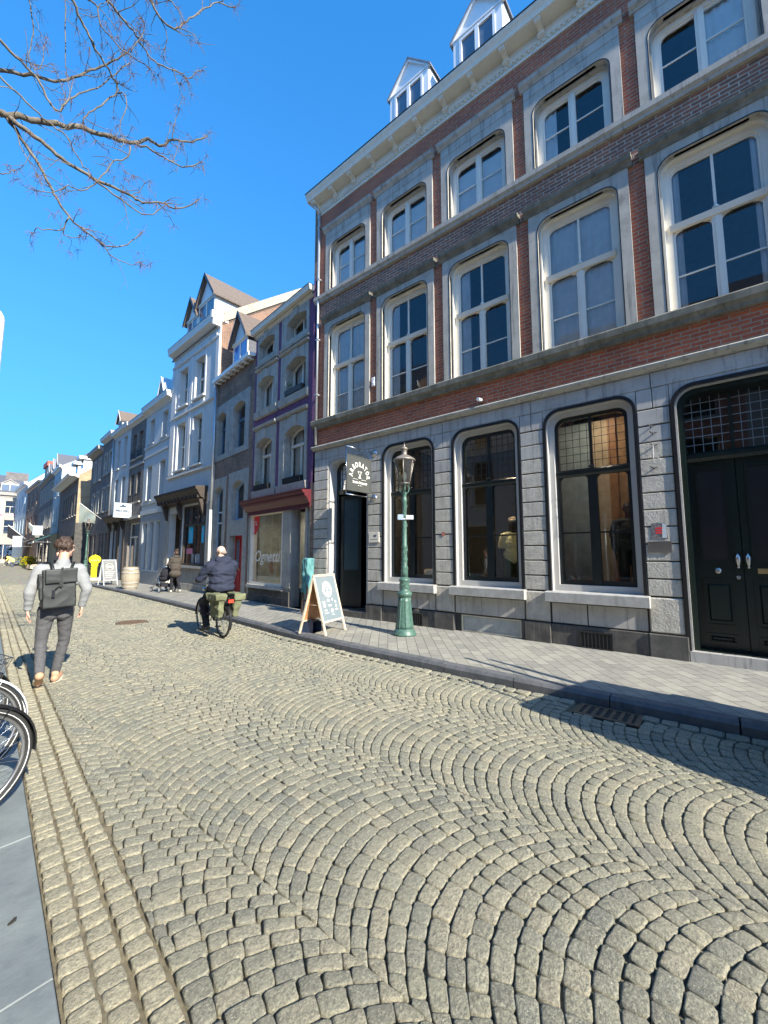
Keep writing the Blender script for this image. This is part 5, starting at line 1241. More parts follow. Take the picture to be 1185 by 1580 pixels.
def bicycle(name, label, loc, rz, lean=0., frame='frame_black', fender='frame_black', stripe=False, group=None, basket=False, panniers=False, lamp=True, steer=0., detail=True, rack=True, kick=False):
    """+y is the riding direction, origin on the ground under the rear axle"""
    b = empty(name, loc, rz, label, 'bicycle', group); b.rotation_euler = (0, lean, rz); Rw = .345
    wheel(b, (0, 0, Rw), Rw, .021, stripe, detail=detail); fw = wheel(b, (0, 1.08, Rw), Rw, .021, stripe, detail=detail); fw.rotation_euler = (0, 0, steer)
    mb = MB(); bb = (0, .44, .29); st = (0, .30, .86); hd = (0, .88, .93); hb = (0, .94, .66)
    for a, c, r in ((bb, st, .016), (bb, hb, .019), ((0, .36, .62), hd, .017), (hd, hb, .018)): mb.tube([a, c], r, 8)
    for s in (-1, 1): mb.tube([(s * .05, 0, Rw), bb], .010, 6); mb.tube([(s * .05, 0, Rw), (0, .345, .70)], .008, 6); mb.tube([hb, (s * .05, .97, .6), (s * .05, 1.08, Rw)], .010, 6)
    mb.tube([st, (0, .275, .97)], .013, 8); mb.build('frame', frame, b)
    mb = MB(); mb.tube([hd, (0, .86, 1.06)], .013, 8); mb.tube([(-.29, .66, 1.08), (-.25, .80, 1.10), (-.10, .90, 1.08), (0, .88, 1.07), (.10, .90, 1.08), (.25, .80, 1.10), (.29, .66, 1.08)], .011, 8); o = mb.build('handlebar', 'chrome', b)
    mb = MB()
    for s in (-1, 1): mb.tube([(s * .29, .64, 1.08), (s * .265, .76, 1.095)], .017, 8)
    mb.build('grip', 'saddle', o)
    mb = MB(); ell(mb, (0, .22, .99), (.10, .12, .035)); ell(mb, (0, .36, .99), (.035, .11, .025)); fuse(mb, 'saddle', 'saddle', b, .012, 3)
    mb = MB(); mb.lathe([(.09, -.004), (.095, 0), (.09, .004)], 20); o = mb.build('chainring', 'chrome', b, (.05, .44, .29), (0, R(90), 0))
    mb = MB(); mb.tube([(.07, .44, .29), (.075, .52, .14)], .009, 6); mb.tube([(-.07, .44, .29), (-.075, .36, .44)], .009, 6); mb.box(.07, .17, .49, .58, .13, .15); mb.box(-.17, -.07, .32, .41, .43, .45); mb.build('crank', 'frame_black', b)
    for cy, a0, a1 in ((0, R(20), R(205)), (1.08, R(-5), R(165))):
        mb = MB(); n = 18; rings = []
        for i in range(n + 1):
            a = a0 + (a1 - a0) * i / n; rr_ = Rw + .018; rings.append([mb.vert((x, cy + (rr_ + dz) * math.cos(a), Rw + (rr_ + dz) * math.sin(a))) for x, dz in ((-.034, -.016), (-.02, .0), (.02, .0), (.034, -.016))])
        for p, q in zip(rings, rings[1:]):
            for k in range(3): mb.face([p[k], p[k + 1], q[k + 1], q[k]])
        for a in (R(60), R(140)): mb.tube([(.034, cy + (Rw + .01) * math.cos(a), Rw + (Rw + .01) * math.sin(a)), (.05, cy, Rw)], .003, 4); mb.tube([(-.034, cy + (Rw + .01) * math.cos(a), Rw + (Rw + .01) * math.sin(a)), (-.05, cy, Rw)], .003, 4)
        mb.build('mudguard', fender, b, fix=False)
    if rack:
        mb = MB(); z = .78
        for s in (-1, 1): mb.tube([(s * .05, .02, Rw), (s * .07, -.02, z)], .006, 6); mb.tube([(s * .07, .28, z), (s * .07, -.30, z)], .007, 6); mb.tube([(s * .05, .02, Rw), (s * .07, -.22, z)], .006, 6)
        for y in (-.30, -.15, 0, .15): mb.tube([(-.07, y, z), (.07, y, z)], .006, 6)
        mb.build('carrier', 'frame_black', b)
        mb = MB(); mb.box(-.05, .05, -.345, -.31, .70, .76); mb.build('tail_lamp', 'red_light', b)
    if lamp:
        mb = MB(); mb.lathe([(.02, 0), (.035, .03), (.038, .05)], 12, (0, 0, 0)); mb.build('head_lamp', 'chrome', b, (0, 1.0, .88), (R(-90), 0, 0))
    if kick: mb = MB(); mb.tube([(-.04, .36, .3), (-.17, .30, .01)], .009, 6); mb.build('kickstand', 'frame_black', b)
    if basket:
        mb = MB(); zb, zt = .56, .76
        for i in range(13):
            t = -1 + 2 * i / 12
            for y0, y1, w0, w1 in ((1.0, .96, .15, .19), (1.26, 1.32, .15, .19)): mb.tube([(t * w0, y0, zb), (t * w1, y1, zt)], .0025, 4, False)
            mb.tube([(t * .15, 1.0, zb), (t * .15, 1.26, zb)], .0025, 4, False)
        for i in range(9):
            t = i / 8
            for s in (-1, 1): mb.tube([(s * .15, 1.0 + .26 * t, zb), (s * .19, .96 + .36 * t, zt)], .0025, 4, False)
        for z, k in ((zb, 0), (zb + .08, .33), (zb + .16, .67), (zt, 1)):
            w = .15 + .04 * k; a, c = 1.0 - .04 * k, 1.26 + .06 * k; mb.tube([(-w, a, z), (w, a, z), (w, c, z), (-w, c, z), (-w, a, z)], .004, 4, False)
        mb.build('wire_basket', 'chrome', b)
    return b
CY = (4.40, 7.72, .006); CR = R(-7)
cb = bicycle('bicycle', 'black city bicycle being ridden, olive canvas panniers on its carrier', CY, CR)
for s in (-1, 1):
    pn = MB(); pn.box(s * .12 - .05, s * .12 + .06 * 1, -.30, .16, .42, .83)
    b0 = 0
    for i in range(len(pn.v)):
        x, y, z = pn.v[i]; k = .8 if z < .6 else 1.08; pn.v[i] = (s * (.085 + abs(abs(x) - .075) * 1.5 * k), -.07 + (y + .07) * k, z)
    p = fuse(pn, 'pannier', 'olive_canvas', cb, .012, 14, (.024, 5, (1, 1, 1)), s * 3)
    pn = MB(); pn.box(s * .08, s * .29, -.34, .18, .74, .87); fuse(pn, 'flap', 'olive_canvas', p, .012, 12, (.022, 5, (1, 1, 1)), s)
rd = empty('person', CY, CR, 'bald cyclist in a dark blue padded jacket and black trousers riding away', 'person')
bd = MB(); Pc = head(bd, (-.02, .20, 1.66), (-.35, .92, -.12), (.0, .25, 1), s=1.06)
cap(bd, (0, .14, 1.42), .065, (-.01, .18, 1.58), .060); ell(bd, (0, .14, 1.28), (.19, .14, .22)); ell(bd, (0, .16, 1.05), (.19, .16, .16))
RA = [((-.22, .16, 1.40), (-.35, .32, 1.15), (-.29, .62, 1.10)), ((.22, .16, 1.40), (.30, .38, 1.17), (.29, .62, 1.10))]
for sh, el_, wr in RA: cap(bd, sh, .055, el_, .045); cap(bd, el_, .04, wr, .028)
hand(bd, RA[0][2], (.05, 1, -.05), (0, 0, -1), 1, 1, 1.1); hand(bd, RA[1][2], (-.05, 1, -.05), (0, 0, -1), -1, 1, 1.1)
LG = [((-.12, .20, .98), (-.16, .62, .80), (-.13, .36, .44 - .0)), ((.12, .20, .98), (.15, .58, .62), (.13, .50, .20))]
LG[0] = ((-.12, .20, .98), (-.17, .60, .62), (-.14, .46, .20)); LG[1] = ((.12, .20, .98), (.15, .62, .84), (.13, .34, .50))
for h_, k_, a_ in LG: cap(bd, h_, .09, k_, .06); cap(bd, k_, .058, a_, .04); cap(bd, a_, .038, (a_[0], a_[1] + .14, a_[2] - .06), .032)
fuse(bd, 'body', 'skin_pale', rd, .009, 3); eyes(rd, Pc, 1.06)
jk = MB(); ell(jk, (0, .12, 1.30), (.262, .19, .22)); ell(jk, (0, .13, 1.10), (.255, .195, .20)); ell(jk, (0, .13, .97), (.262, .20, .13)); cap(jk, (-.19, .15, 1.40), .10, (.19, .15, 1.40), .10)
for sh, el_, wr in RA: cap(jk, sh, .108, el_, .085); cap(jk, el_, .085, wr, .055)
fuse(jk, 'jacket', 'navy_jacket', rd, .012, 5, (.016, 5.5, (1, 1, 2.2)), 4)
hd_ = MB(); cap(hd_, (-.10, .10, 1.52), .06, (.10, .10, 1.52), .06); ell(hd_, (0, .07, 1.47), (.145, .10, .09)); ell(hd_, (0, .14, 1.52), (.115, .11, .075)); fuse(hd_, 'hood', 'navy_jacket', rd, .010, 4, (.012, 8, (1, 1, 2)), 1)
tr = MB(); ell(tr, (0, .20, .95), (.19, .17, .12))
for h_, k_, a_ in LG: cap(tr, h_, .112, k_, .085); cap(tr, k_, .085, a_, .062)
fuse(tr, 'trousers', 'black_cloth', rd, .012, 4, (.010, 7, (1, 1, 2)), 2)
for h_, k_, a_ in LG: shoe(rd, (a_[0], a_[1], a_[2] + .0), (a_[0], a_[1] + .20, a_[2] - .10), (a_[0], a_[1] - .06, a_[2] - .08), (0, 0, 1), False)
hr = MB()
for s in (-1, 1): ell(hr, tuple(Pc(.078 * s, -.04, -.005)), (.022, .055, .032))
ell(hr, tuple(Pc(0, -.088, -.02)), (.06, .024, .035)); fuse(hr, 'hair', 'hair_grey', rd, .007, 2)

# three parked bicycles at the left edge, front wheels towards the road
bicycle('bicycle', 'parked bicycle nearest the camera, white striped tyre and black mudguard over the bluestone', (-.62, 3.20, .024), R(-72), R(4), stripe=True, group=None, kick=True)
bicycle('bicycle', 'parked bicycle with a white front mudguard, second from the camera', (-.54, 3.92, .024), R(-74), R(-3), frame='white_plastic', fender='white_plastic', stripe=True, kick=True)
bicycle('bicycle', 'parked bicycle with a chrome wire basket over its front wheel, farthest of the three', (-.56, 4.50, .024), R(-75), R(3), basket=True, stripe=True, kick=True)

# ---- woman with the pushchair
wm = empty('person', (7.68, 17.25, PZ), R(-3), 'woman in a long dark coat and white shoes pushing a pushchair along the pavement', 'person')
def walker(par, coat, legs, hair, coat_len=.62, vox=.02, shoes='shoe_white', arms=None, hairbun=False, h=1.0):
    bd = MB(); head(bd, (0, .02, 1.60 * h), (-.2, 1, 0), s=1.02); cap(bd, (0, 0, 1.38 * h), .05, (0, .01, 1.5 * h), .05); ell(bd, (0, 0, 1.2 * h), (.15, .1, .2)); ell(bd, (0, 0, .95 * h), (.15, .11, .14))
    arms = arms or [((-.17, 0, 1.34), (-.22, .1, 1.12), (-.18, .32, 1.05)), ((.17, 0, 1.34), (.22, .1, 1.12), (.18, .32, 1.05))]
    for a, b, c in arms: cap(bd, a, .045, b, .038); cap(bd, b, .035, c, .026); hand(bd, c, Vector(c) - Vector(b), (0, 0, -1), 1 if a[0] < 0 else -1, 1, .8)
    LL = [((-.09, 0, .92 * h), (-.10, .08, .5), (-.10, .12, .1)), ((.09, 0, .92 * h), (.10, -.02, .5), (.11, -.22, .13))]
    for a, b, c in LL: cap(bd, a, .08, b, .055); cap(bd, b, .05, c, .035)
    fuse(bd, 'body', 'skin_pale', par, max(.010, vox * .6), 2)
    ct = MB(); ell(ct, (0, 0, 1.22 * h), (.20, .15, .2)); ell(ct, (0, 0, 1.0 * h), (.215, .17, .25)); cap(ct, (-.15, 0, 1.36 * h), .075, (.15, 0, 1.36 * h), .075); ell(ct, (0, -.04, 1.42 * h), (.13, .09, .07))
    if coat_len: ell(ct, (0, 0, coat_len + .12), (.235, .18, .16))
    for a, b, c in arms: cap(ct, a, .08, b, .065); cap(ct, b, .065, c, .05)
    fuse(ct, 'coat', coat, par, vox, 4, (.012, 6, (1, 1, 1.6)))
    tr = MB(); ell(tr, (0, 0, .86 * h), (.15, .12, .12))
    for a, b, c in LL: cap(tr, a, .09, b, .065); cap(tr, b, .062, c, .048)
    fuse(tr, 'trousers', legs, par, vox, 3)
    for a, b, c in LL:
        m = MB(); cap(m, (c[0], c[1] - .03, c[2] - .05), .042, (c[0], c[1] + .15, c[2] - .06), .036); fuse(m, 'shoe', shoes, par, .014, 2)
    hm = MB(); ell(hm, (0, -.01, 1.64 * h), (.09, .10, .095))
    if hairbun: ell(hm, (0, -.09, 1.70 * h), (.05, .05, .05))
    ell(hm, (0, -.06, 1.57 * h), (.075, .06, .08)); fuse(hm, 'hair', hair, par, .012, 2)
walker(wm, 'olive_coat', 'black_cloth', 'hair_brown', .62, .018, hairbun=True)
pr = empty('pushchair', (7.50, 17.80, PZ), R(2), 'black pushchair with grey wheels in front of the woman in the coat', 'pushchair')
mb = MB(); 
for s in (-1, 1): mb.tube([(s * .24, -.35, 1.02), (s * .25, -.1, .75), (s * .26, .45, .12)], .014, 6); mb.tube([(s * .25, -.02, .65), (s * .28, -.25, .13)], .014, 6)
mb.tube([(-.24, -.35, 1.02), (.24, -.35, 1.02)], .016, 6); mb.tube([(-.28, -.25, .13), (.28, -.25, .13)], .012, 6); mb.build('frame', 'chrome', pr)
for s in (-1, 1):
    for y, r in ((-.25, .13), (.45, .10)):
        mb = MB(); mb.torus((0, 0, 0), r - .02, .022, 'x', 18, 6); w = mb.build('wheel', 'tyre', pr, (s * .29, y, r)); mb = MB(); mb.tube([(-.012, 0, 0), (.012, 0, 0)], r - .03, 14); mb.build('hub', 'reflect_white', w)
mb = MB(); ell(mb, (0, .05, .55), (.22, .30, .14)); ell(mb, (0, -.12, .78), (.22, .16, .25)); fuse(mb, 'seat', 'black_cloth', pr, .018, 4, (.01, 6, (1, 1, 1)))
mb = MB(); mb.box(-.2, .2, -.2, .25, .22, .34); mb.build('basket', 'black_cloth', pr)

# ---- far figures and flowers
for (x, y, rz, lb, coat, legs, hr_) in ((12.35, 84.0, 40, 'distant person in a dark coat walking by the far awning', 'black_cloth', 'blue_jeans', 'hair_brown'),
        (12.9, 87.5, 150, 'distant person in a grey top and pale trousers at the far left of the street', 'sweater', 'sign_white', 'hair_grey'), (8.75, 39.8, 200, 'person in black standing in the shade of the lane', 'black_cloth', 'black_cloth', 'hair_brown')):
    walker(empty('person', (x, y, .0 if x > 12 else PZ), R(rz), lb, 'person'), coat, legs, hr_, 0, .035)
cr = empty('person', (11.35, 73.0, 0), R(60), 'person in a yellow coat and blue jeans bending forward at the kerb', 'person')
bd = MB(); head(bd, (0, .62, 1.30), (0, 1, -.5), s=1.05); cap(bd, (0, .42, 1.22), .07, (0, .55, 1.27), .06); cap(bd, (0, 0, .95), .14, (0, .38, 1.18), .15)
for s in (-1, 1): cap(bd, (s * .17, .36, 1.2), .05, (s * .2, .55, .95), .04); cap(bd, (s * .2, .55, .95), .04, (s * .16, .75, .75), .03); hand(bd, (s * .16, .75, .75), (0, .6, -.6), (0, -1, -1), s, 1, .6); cap(bd, (s * .1, 0, .9), .08, (s * .12, .1, .5), .06); cap(bd, (s * .12, .1, .5), .055, (s * .12, -.05, .08), .04)
fuse(bd, 'body', 'skin_pale', cr, .02, 2)
mb = MB(); cap(mb, (0, -.02, .92), .22, (0, .38, 1.2), .21); ell(mb, (0, -.05, .78), (.25, .24, .2))
for s in (-1, 1): cap(mb, (s * .19, .36, 1.2), .09, (s * .22, .55, .95), .07); cap(mb, (s * .22, .55, .95), .07, (s * .17, .72, .78), .05)
fuse(mb, 'coat', 'yellow_coat', cr, .03, 4, (.02, 5, (1, 1, 1)))
mb = MB()
for s in (-1, 1): cap(mb, (s * .1, 0, .85), .11, (s * .12, .1, .5), .08); cap(mb, (s * .12, .1, .5), .08, (s * .12, -.05, .1), .06)
fuse(mb, 'jeans', 'blue_jeans', cr, .03, 2); mb = MB(); ell(mb, (0, .60, 1.34), (.10, .11, .11)); fuse(mb, 'hair', 'yellow_coat', cr, .02, 2)
# ================================================================== street lamps
def street_lamp(loc, label):
    s = empty('street_lamp', loc, 0, label, 'street lamp', 'green cast iron street lamps')
    mb = MB(); mb.lathe([(.225, 0), (.225, .03), (.205, .055), (.20, .075), (.185, .09), (.17, .12), (.165, .125)], 32)
    b = mb.build('base', 'lamp_green', s)
    mb = MB(); n = 32; prof = [(.163, .12), (.155, .18), (.14, .32), (.125, .48), (.113, .62), (.107, .70)]
    mb.lathe(prof, n); 
    for k in range(8):
        a = 2 * math.pi * k / 8; c, d = math.cos(a), math.sin(a)
        mb.tube([(r * c * 1.0, r * d * 1.0, z) for r, z in prof], .012, 6)
    mb.build('fluted_foot', 'lamp_green', s)
    mb = MB(); mb.lathe([(.107, .70), (.125, .715), (.142, .74), (.145, .77), (.128, .80), (.100, .815), (.092, .83), (.088, .86), (.092, .98), (.100, 1.0), (.108, 1.01), (.105, 1.035), (.085, 1.05), (.068, 1.08)], 28)
    rr = random.Random(3)
    for k in range(60): a = rr.uniform(0, 6.28); z = rr.uniform(.86, .97); mb.ball((.091 * math.cos(a), .091 * math.sin(a), z), rr.uniform(.008, .014), 5, 4)
    mb.build('moulded_collar', 'lamp_green', s)
    mb = MB(); mb.lathe([(.068, 1.08), (.066, 1.2), (.060, 1.25), (.062, 1.28), (.054, 1.30), (.052, 1.62), (.058, 1.64), (.058, 1.67), (.050, 1.69), (.043, 2.50), (.050, 2.52), (.055, 2.55), (.050, 2.58), (.042, 2.60), (.040, 2.66), (.052, 2.68), (.052, 2.70), (.03, 2.72)], 20)
    for k in range(90): t = k / 90; a = t * 21 + rr.uniform(-.5, .5); z = 1.10 + .58 * t + rr.uniform(-.02, .02); r = .062 if z < 1.25 else .053; mb.ball((r * math.cos(a), r * math.sin(a), z), (rr.uniform(.008, .015),) * 2 + (rr.uniform(.012, .02),), 5, 4)
    for k in range(14): t = k / 13; a = t * 12; z = 1.75 + t * .7; mb.tube([(.048 * math.cos(a), .048 * math.sin(a), z), (.056 * math.cos(a + .5), .056 * math.sin(a + .5), z + .04), (.047 * math.cos(a + 1), .047 * math.sin(a + 1), z + .09)], .006, 5)
    mb.build('shaft', 'lamp_green', s)
    mb = MB()
    for k in range(4):
        a = R(45 + 90 * k); c, d = math.cos(a), math.sin(a); mb.tube([(.03 * c, .03 * d, 2.68), (.075 * c, .075 * d, 2.72), (.095 * c, .095 * d, 2.79), (.075 * c, .075 * d, 2.85), (.105 * c, .105 * d, 2.885)], .011, 6)
    mb.tube([(0, 0, 2.68), (0, 0, 2.86)], .014, 8); mb.build('cradle', 'lamp_green', s)
    M('lantern_metal', (.25, .22, .19), .5, metal=.5, var=.3); M('lamp_bulb', (.85, .85, .8), .3)
    mb = MB(); hb, ht = .108, .205; zb, zt = 2.885, 3.34; n = 6
    for k in range(n):
        a = 2 * math.pi * (k + .5) / n; c, d = math.cos(a), math.sin(a); mb.tube([(hb * c, hb * d, zb), (ht * c, ht * d, zt)], .009, 5)
    for r, z, q in ((hb, zb, .012), (ht, zt, .014)): mb.tube([(r * math.cos(2 * math.pi * (k + .5) / n), r * math.sin(2 * math.pi * (k + .5) / n), z) for k in range(n + 1)], q, 6)
    mb.lathe([(.0, zb - .01), (hb, zb - .01), (hb, zb + .006), (.0, zb + .006)], 6); L_ = mb.build('lantern', 'lantern_metal', s)
    mb = MB()
    for k in range(n):
        a, b_ = 2 * math.pi * (k + .5) / n, 2 * math.pi * (k + 1.5) / n; mb.poly([(hb * math.cos(a), hb * math.sin(a), zb), (hb * math.cos(b_), hb * math.sin(b_), zb), (ht * math.cos(b_), ht * math.sin(b_), zt), (ht * math.cos(a), ht * math.sin(a), zt)])
    mb.build('pane', 'glass_lantern', L_, fix=False)
    mb = MB(); mb.lathe([(.22, 3.335), (.225, 3.35), (.21, 3.37), (.17, 3.40), (.12, 3.43), (.085, 3.45), (.060, 3.455), (.055, 3.47), (.055, 3.55), (.062, 3.56), (.085, 3.575), (.06, 3.60), (.03, 3.62), (.014, 3.64), (.018, 3.655), (.006, 3.67), (.003, 3.72)], 24); mb.build('roof', 'lantern_metal', L_)
    mb = MB(); mb.lathe([(.02, 2.90), (.025, 2.95), (.045, 3.0), (.05, 3.05), (.035, 3.1), (.0, 3.12)], 14); mb.build('bulb', 'lamp_bulb', L_)
    mb = MB(); mb.box(-.16, .09, -.062, -.055, 2.16, 2.235) if False else None
    return s
lamp = street_lamp((6.43, 4.80, PZ), 'green cast iron street lamp with a glass lantern in front of the nearest shop windows')
lamp.rotation_euler = (0, R(.3), 0)
lf = street_lamp((8.80, 33.0, PZ), 'far green street lamp wrapped in fairy lights beyond the yellow key sign'); lf.scale = (1.08, 1.08, 1.08)
e = empty('lamp_plate', (6.43, 4.80, PZ), 0, 'small pale number plate clamped on the shaft of the near street lamp', 'sign')
mb = MB(); mb.box(.02, .17, -.07, -.06, 2.18, 2.26); mb.build('plate', 'sign_light', e); mb = MB(); mb.box(-.14, -.03, -.075, -.045, 2.17, 2.27); mb.lathe([(.052, 2.17), (.052, 2.2)], 14); mb.build('clamp', 'metal', e); e.rotation_euler = (0, 0, R(-40))

# ================================================================== signs
def arc_text(par, s, r, a0, a1, size, mat, cx, cz, y, flip=1, name='lettering', sx=1.):
    n = len(s)
    for i, ch in enumerate(s):
        a = R(a0 + (a1 - a0) * i / max(1, n - 1)); x = cx + flip * r * math.cos(a) * sx; z = cz + r * math.sin(a)
        me = text_mesh(ch, size, .002, bold=.006); me.materials.clear(); me.materials.append(MT[mat]); me.name = 'letter'
        o = bpy.data.objects.new('letter', me); COL.objects.link(o); o.parent = par; o.location = (x, y, z)
        o.rotation_euler = (R(90), -(a - math.pi / 2) * flip * (-1) * -1, 0)
def stag(par, cx, cz, y, s, mat='sign_white'):
    mb = MB()
    def T(pts, r): mb.tube([(cx + a * s, y, cz + b * s) for a, b in pts], r * s, 5)
    for k in (-1, 1): T([(k * .05, .1), (k * .22, .22), (k * .30, .45), (k * .22, .62)], .035); T([(k * .27, .33), (k * .12, .42), (k * .10, .6)], .03); T([(k * .3, .42), (k * .42, .52)], .03); T([(k * .06, .1), (k * .2, .08)], .035)
    mb.poly([(cx + a * s, y - .003, cz + b * s) for a, b in ((-.10, .14), (.10, .14), (.07, -.05), (.0, -.14), (-.07, -.05))]); mb.poly([(cx + a * s, y - .003, cz + b * s) for a, b in ((-.09, -.05), (.09, -.05), (.28, -.38), (-.28, -.38))])
    o = mb.build('stag_emblem', mat, par, fix=False); return o
# board seen face on: local x to the right of the viewer (towards the wall), local -y to the viewer
hs_ = empty('hanging_sign', (7.45, 6.45, 0), 0, 'square grey hanging sign with cream arched lettering and stag emblem over the open doorway', 'hanging sign')
mb = MB(); mb.box(-.95, -.13, -.02, .02, 3.06, 3.87); bo = mb.build('board', 'sign_grey', hs_)
mb = MB(); ring(mb, path(-.955, -.125, 3.055, 3.875), path(-.935, -.145, 3.075, 3.855), -.025, .025); mb.build('board_edge', 'sign_grey', bo)
mb = MB()
for z in (4.06, 2.97): mb.tube([(-.97, 0, z), (.0, 0, z)], .012, 8)
for x in (-.955, -.125): mb.tube([(x, 0, 2.97), (x, 0, 4.06)], .007, 6)
mb.build('bracket', 'chrome', hs_)
for z in (4.06, 2.97): mb = MB(); mb.lathe([(.09, 0), (.09, .02), (.05, .03), (.03, .05)], 18); mb.build('wall_rose', 'metal', hs_, (0, 0, z), (0, R(-90), 0))
def letters_arc(par, s, r, a0, a1, size, mat, cx, cz, y, stretch=1.25, bold=.010):
    n = len(s)
    for i, ch in enumerate(s):
        a = R(a0 + (a1 - a0) * i / max(1, n - 1)); me = text_mesh(ch, size, .002, bold=bold); me.materials.clear(); me.materials.append(MT[mat]); me.name = 'letter'
        o = bpy.data.objects.new('letter', me); COL.objects.link(o); o.parent = par; o.location = (cx + r * math.cos(a), y, cz + r * math.sin(a))
        o.rotation_euler = (R(90), R(90) - a, 0); o.scale = (.82, stretch, 1)
letters_arc(bo, 'ARBORATOR', .285, 176, 4, .135, 'sign_white', -.54, 3.40, -.024, 1.2, .004)
stag(bo, -.54, 3.43, -.026, .17)
mb = MB()
for x0, x1 in ((-.76, -.60), (-.48, -.32)): mb.box(x0, x1, -.024, -.021, 3.335, 3.342)
mb.build('rule', 'sign_white', bo)
text('Fietsdiagnose', .075, 'sign_white', bo, (-.54, -.024, 3.27), (R(90), 0, 0), .002, 'lettering', .3, .003) if False else text('Trade Company', .074, 'sign_white', bo, (-.54, -.024, 3.265), (R(90), 0, 0), .002, 'lettering', .3, .003)
mb = MB(); mb.box(-.60, -.56, -.024, -.021, 3.195, 3.203); mb.box(-.53, -.47, -.024, -.021, 3.195, 3.203); mb.build('rule', 'sign_white', bo)

# crown sign up the street
cs = empty('projecting_sign', (8.24, 26.6, -.45), R(2), 'white projecting shop sign with a small black crown over the dark carved shopfront', 'hanging sign')
mb = MB(); mb.box(0, .92, -.06, .06, 4.18, 5.02); b = mb.build('board', 'sign_light', cs)
M('sign_navy', (.03, .06, .12), .5)
mb = MB(); y = -.063; mb.poly([(.32, y, 4.78), (.60, y, 4.78), (.66, y, 4.90), (.55, y, 4.85), (.46, y, 4.97), (.37, y, 4.85), (.26, y, 4.90)]); mb.build('crown', 'sign_navy', b, fix=False)
text('MEUBEL', .20, 'sign_navy', b, (.46, -.063, 4.56), (R(90), 0, 0), .002, 'lettering', 0, .004); mb = MB(); mb.box(.12, .36, -.064, -.061, 4.34, 4.37); mb.box(.50, .82, -.064, -.061, 4.32, 4.35); mb.build('small_print', 'sign_navy', b)
mb = MB(); mb.tube([(.92, 0, 4.6), (1.0, 0, 4.6)], .02); mb.build('bracket', 'black_iron', cs); 

# chalk boards
def a_board(loc, rz, label, face, w=.62, hgt=1.08, back='wood_orange'):
    e = empty('sandwich_board', loc, rz, label, 'sandwich board'); sp = .30
    for s, nm in ((-1, 'front_panel'), (1, 'back_panel')):
        rx = math.atan2(sp, hgt)
        mb = MB(); mb.box(-w / 2 + .03, w / 2 - .03, -.008, .008, -hgt + .22, 0); p = mb.build(nm, face if s < 0 else back, e, (0, 0, hgt), (-rx if s < 0 else rx, 0, 0))
        mb = MB()
        for x in (-w / 2, w / 2 - .04): mb.box(x, x + .04, -.014, .014, -hgt * 1.035, .02)
        mb.box(-w / 2, w / 2, -.013, .013, 0, .035); mb.box(-w / 2, w / 2, -.012, .012, -hgt + .19, -hgt + .22); mb.build('frame', 'wood_pale' if back == 'wood_orange' else 'sign_light', p)
        if s > 0: mb = MB(); mb.box(-w / 2 + .03, w / 2 - .03, -.0095, -.009, -hgt + .22, 0); mb.build('inner_face', back, p)
        else: mb = MB(); mb.box(-w / 2 + .03, w / 2 - .03, .009, .0095, -hgt + .22, 0); mb.build('inner_face', back, p); front = p
    mb = MB(); mb.tube([(-w / 2 + .02, -.13, .55), (-w / 2 + .02, .13, .55)], .004, 4); mb.build('stay_cord', 'wood_pale', e)
    return e, front
M('chalkboard', (.20, .235, .25), .6, scale=3, var=.12, c2=(.15, .20, .225)); M('chalk', (.82, .82, .78), .9)
e, f = a_board((5.66, 6.22, PZ), R(14), 'blue grey chalk sandwich board with white emblem and oak frame on the kerb', 'chalkboard', .74, 1.08)
mb = MB(); y = -.0105
for k in range(22):
    a = 2 * math.pi * k / 22; c, d = math.cos(a), math.sin(a); t = .022; r0, r1 = .095, .155
    mb.poly([(r0 * c - t * d * .7, y, -.27 + r0 * d + t * c * .7), (r1 * c - t * d * 1.0, y, -.27 + r1 * d + t * c * 1.), (r1 * c + t * d * 1.0, y, -.27 + r1 * d - t * c * 1.), (r0 * c + t * d * .7, y, -.27 + r0 * d - t * c * .7)])
mb.build('chalk_rosette', 'chalk', f, fix=False); stag(f, 0, -.29, -.010, .17, 'chalk')
mb = MB(); rr = random.Random(8)
for (x, z, w_, h_) in ((-.2, -.50, .13, .012), (-.04, -.485, .09, .06), (.10, -.475, .06, .05), (.20, -.53, .05, .06), (-.2, -.58, .09, .06), (-.02, -.585, .15, .035), (.20, -.61, .05, .07), (-.18, -.665, .09, .035), (.03, -.69, .10, .08), (.19, -.68, .12, .03), (-.16, -.72, .16, .01), (.03, -.765, .10, .014), (-.2, -.535, .1, .01)):
    n = 7; mb.poly([(x + w_ / 2 * math.cos(2 * math.pi * k / n + .3) * rr.uniform(.8, 1.1), y, z + h_ / 2 * math.sin(2 * math.pi * k / n + .3) * rr.uniform(.8, 1.1)) for k in range(n)])
mb.build('chalk_drawings', 'chalk', f, fix=False)
e, f = a_board((7.43, 24.1, PZ), R(8), 'pale grey sandwich board with white script beside the yellow key sign', 'render_grey', .66, 1.22, 'sign_light')
M('board_grey', (.20, .205, .205), .7); f.data.materials[0] = MT['board_grey']
mb = MB(); mb.torus((0, -.011, -.34), .17, .008, 'y', 24, 4); mb.tube([(-.13 + .26 * k / 40, -.012, -.34 + .05 * math.sin(k * .9) + .02 * math.sin(k * .35)) for k in range(41)], .009, 4); mb.build('chalk_emblem', 'sign_white', f)
mb = MB()
for k in range(4): mb.box(-.22, .22 - .05 * k, -.012, -.009, -.60 - k * .09, -.585 - k * .09)
mb.build('chalk_lines', 'chalk', f)
b = empty('sand_bag', (5.52, 6.42, PZ), R(10), 'dark blue weight box under the chalk sandwich board', 'box')
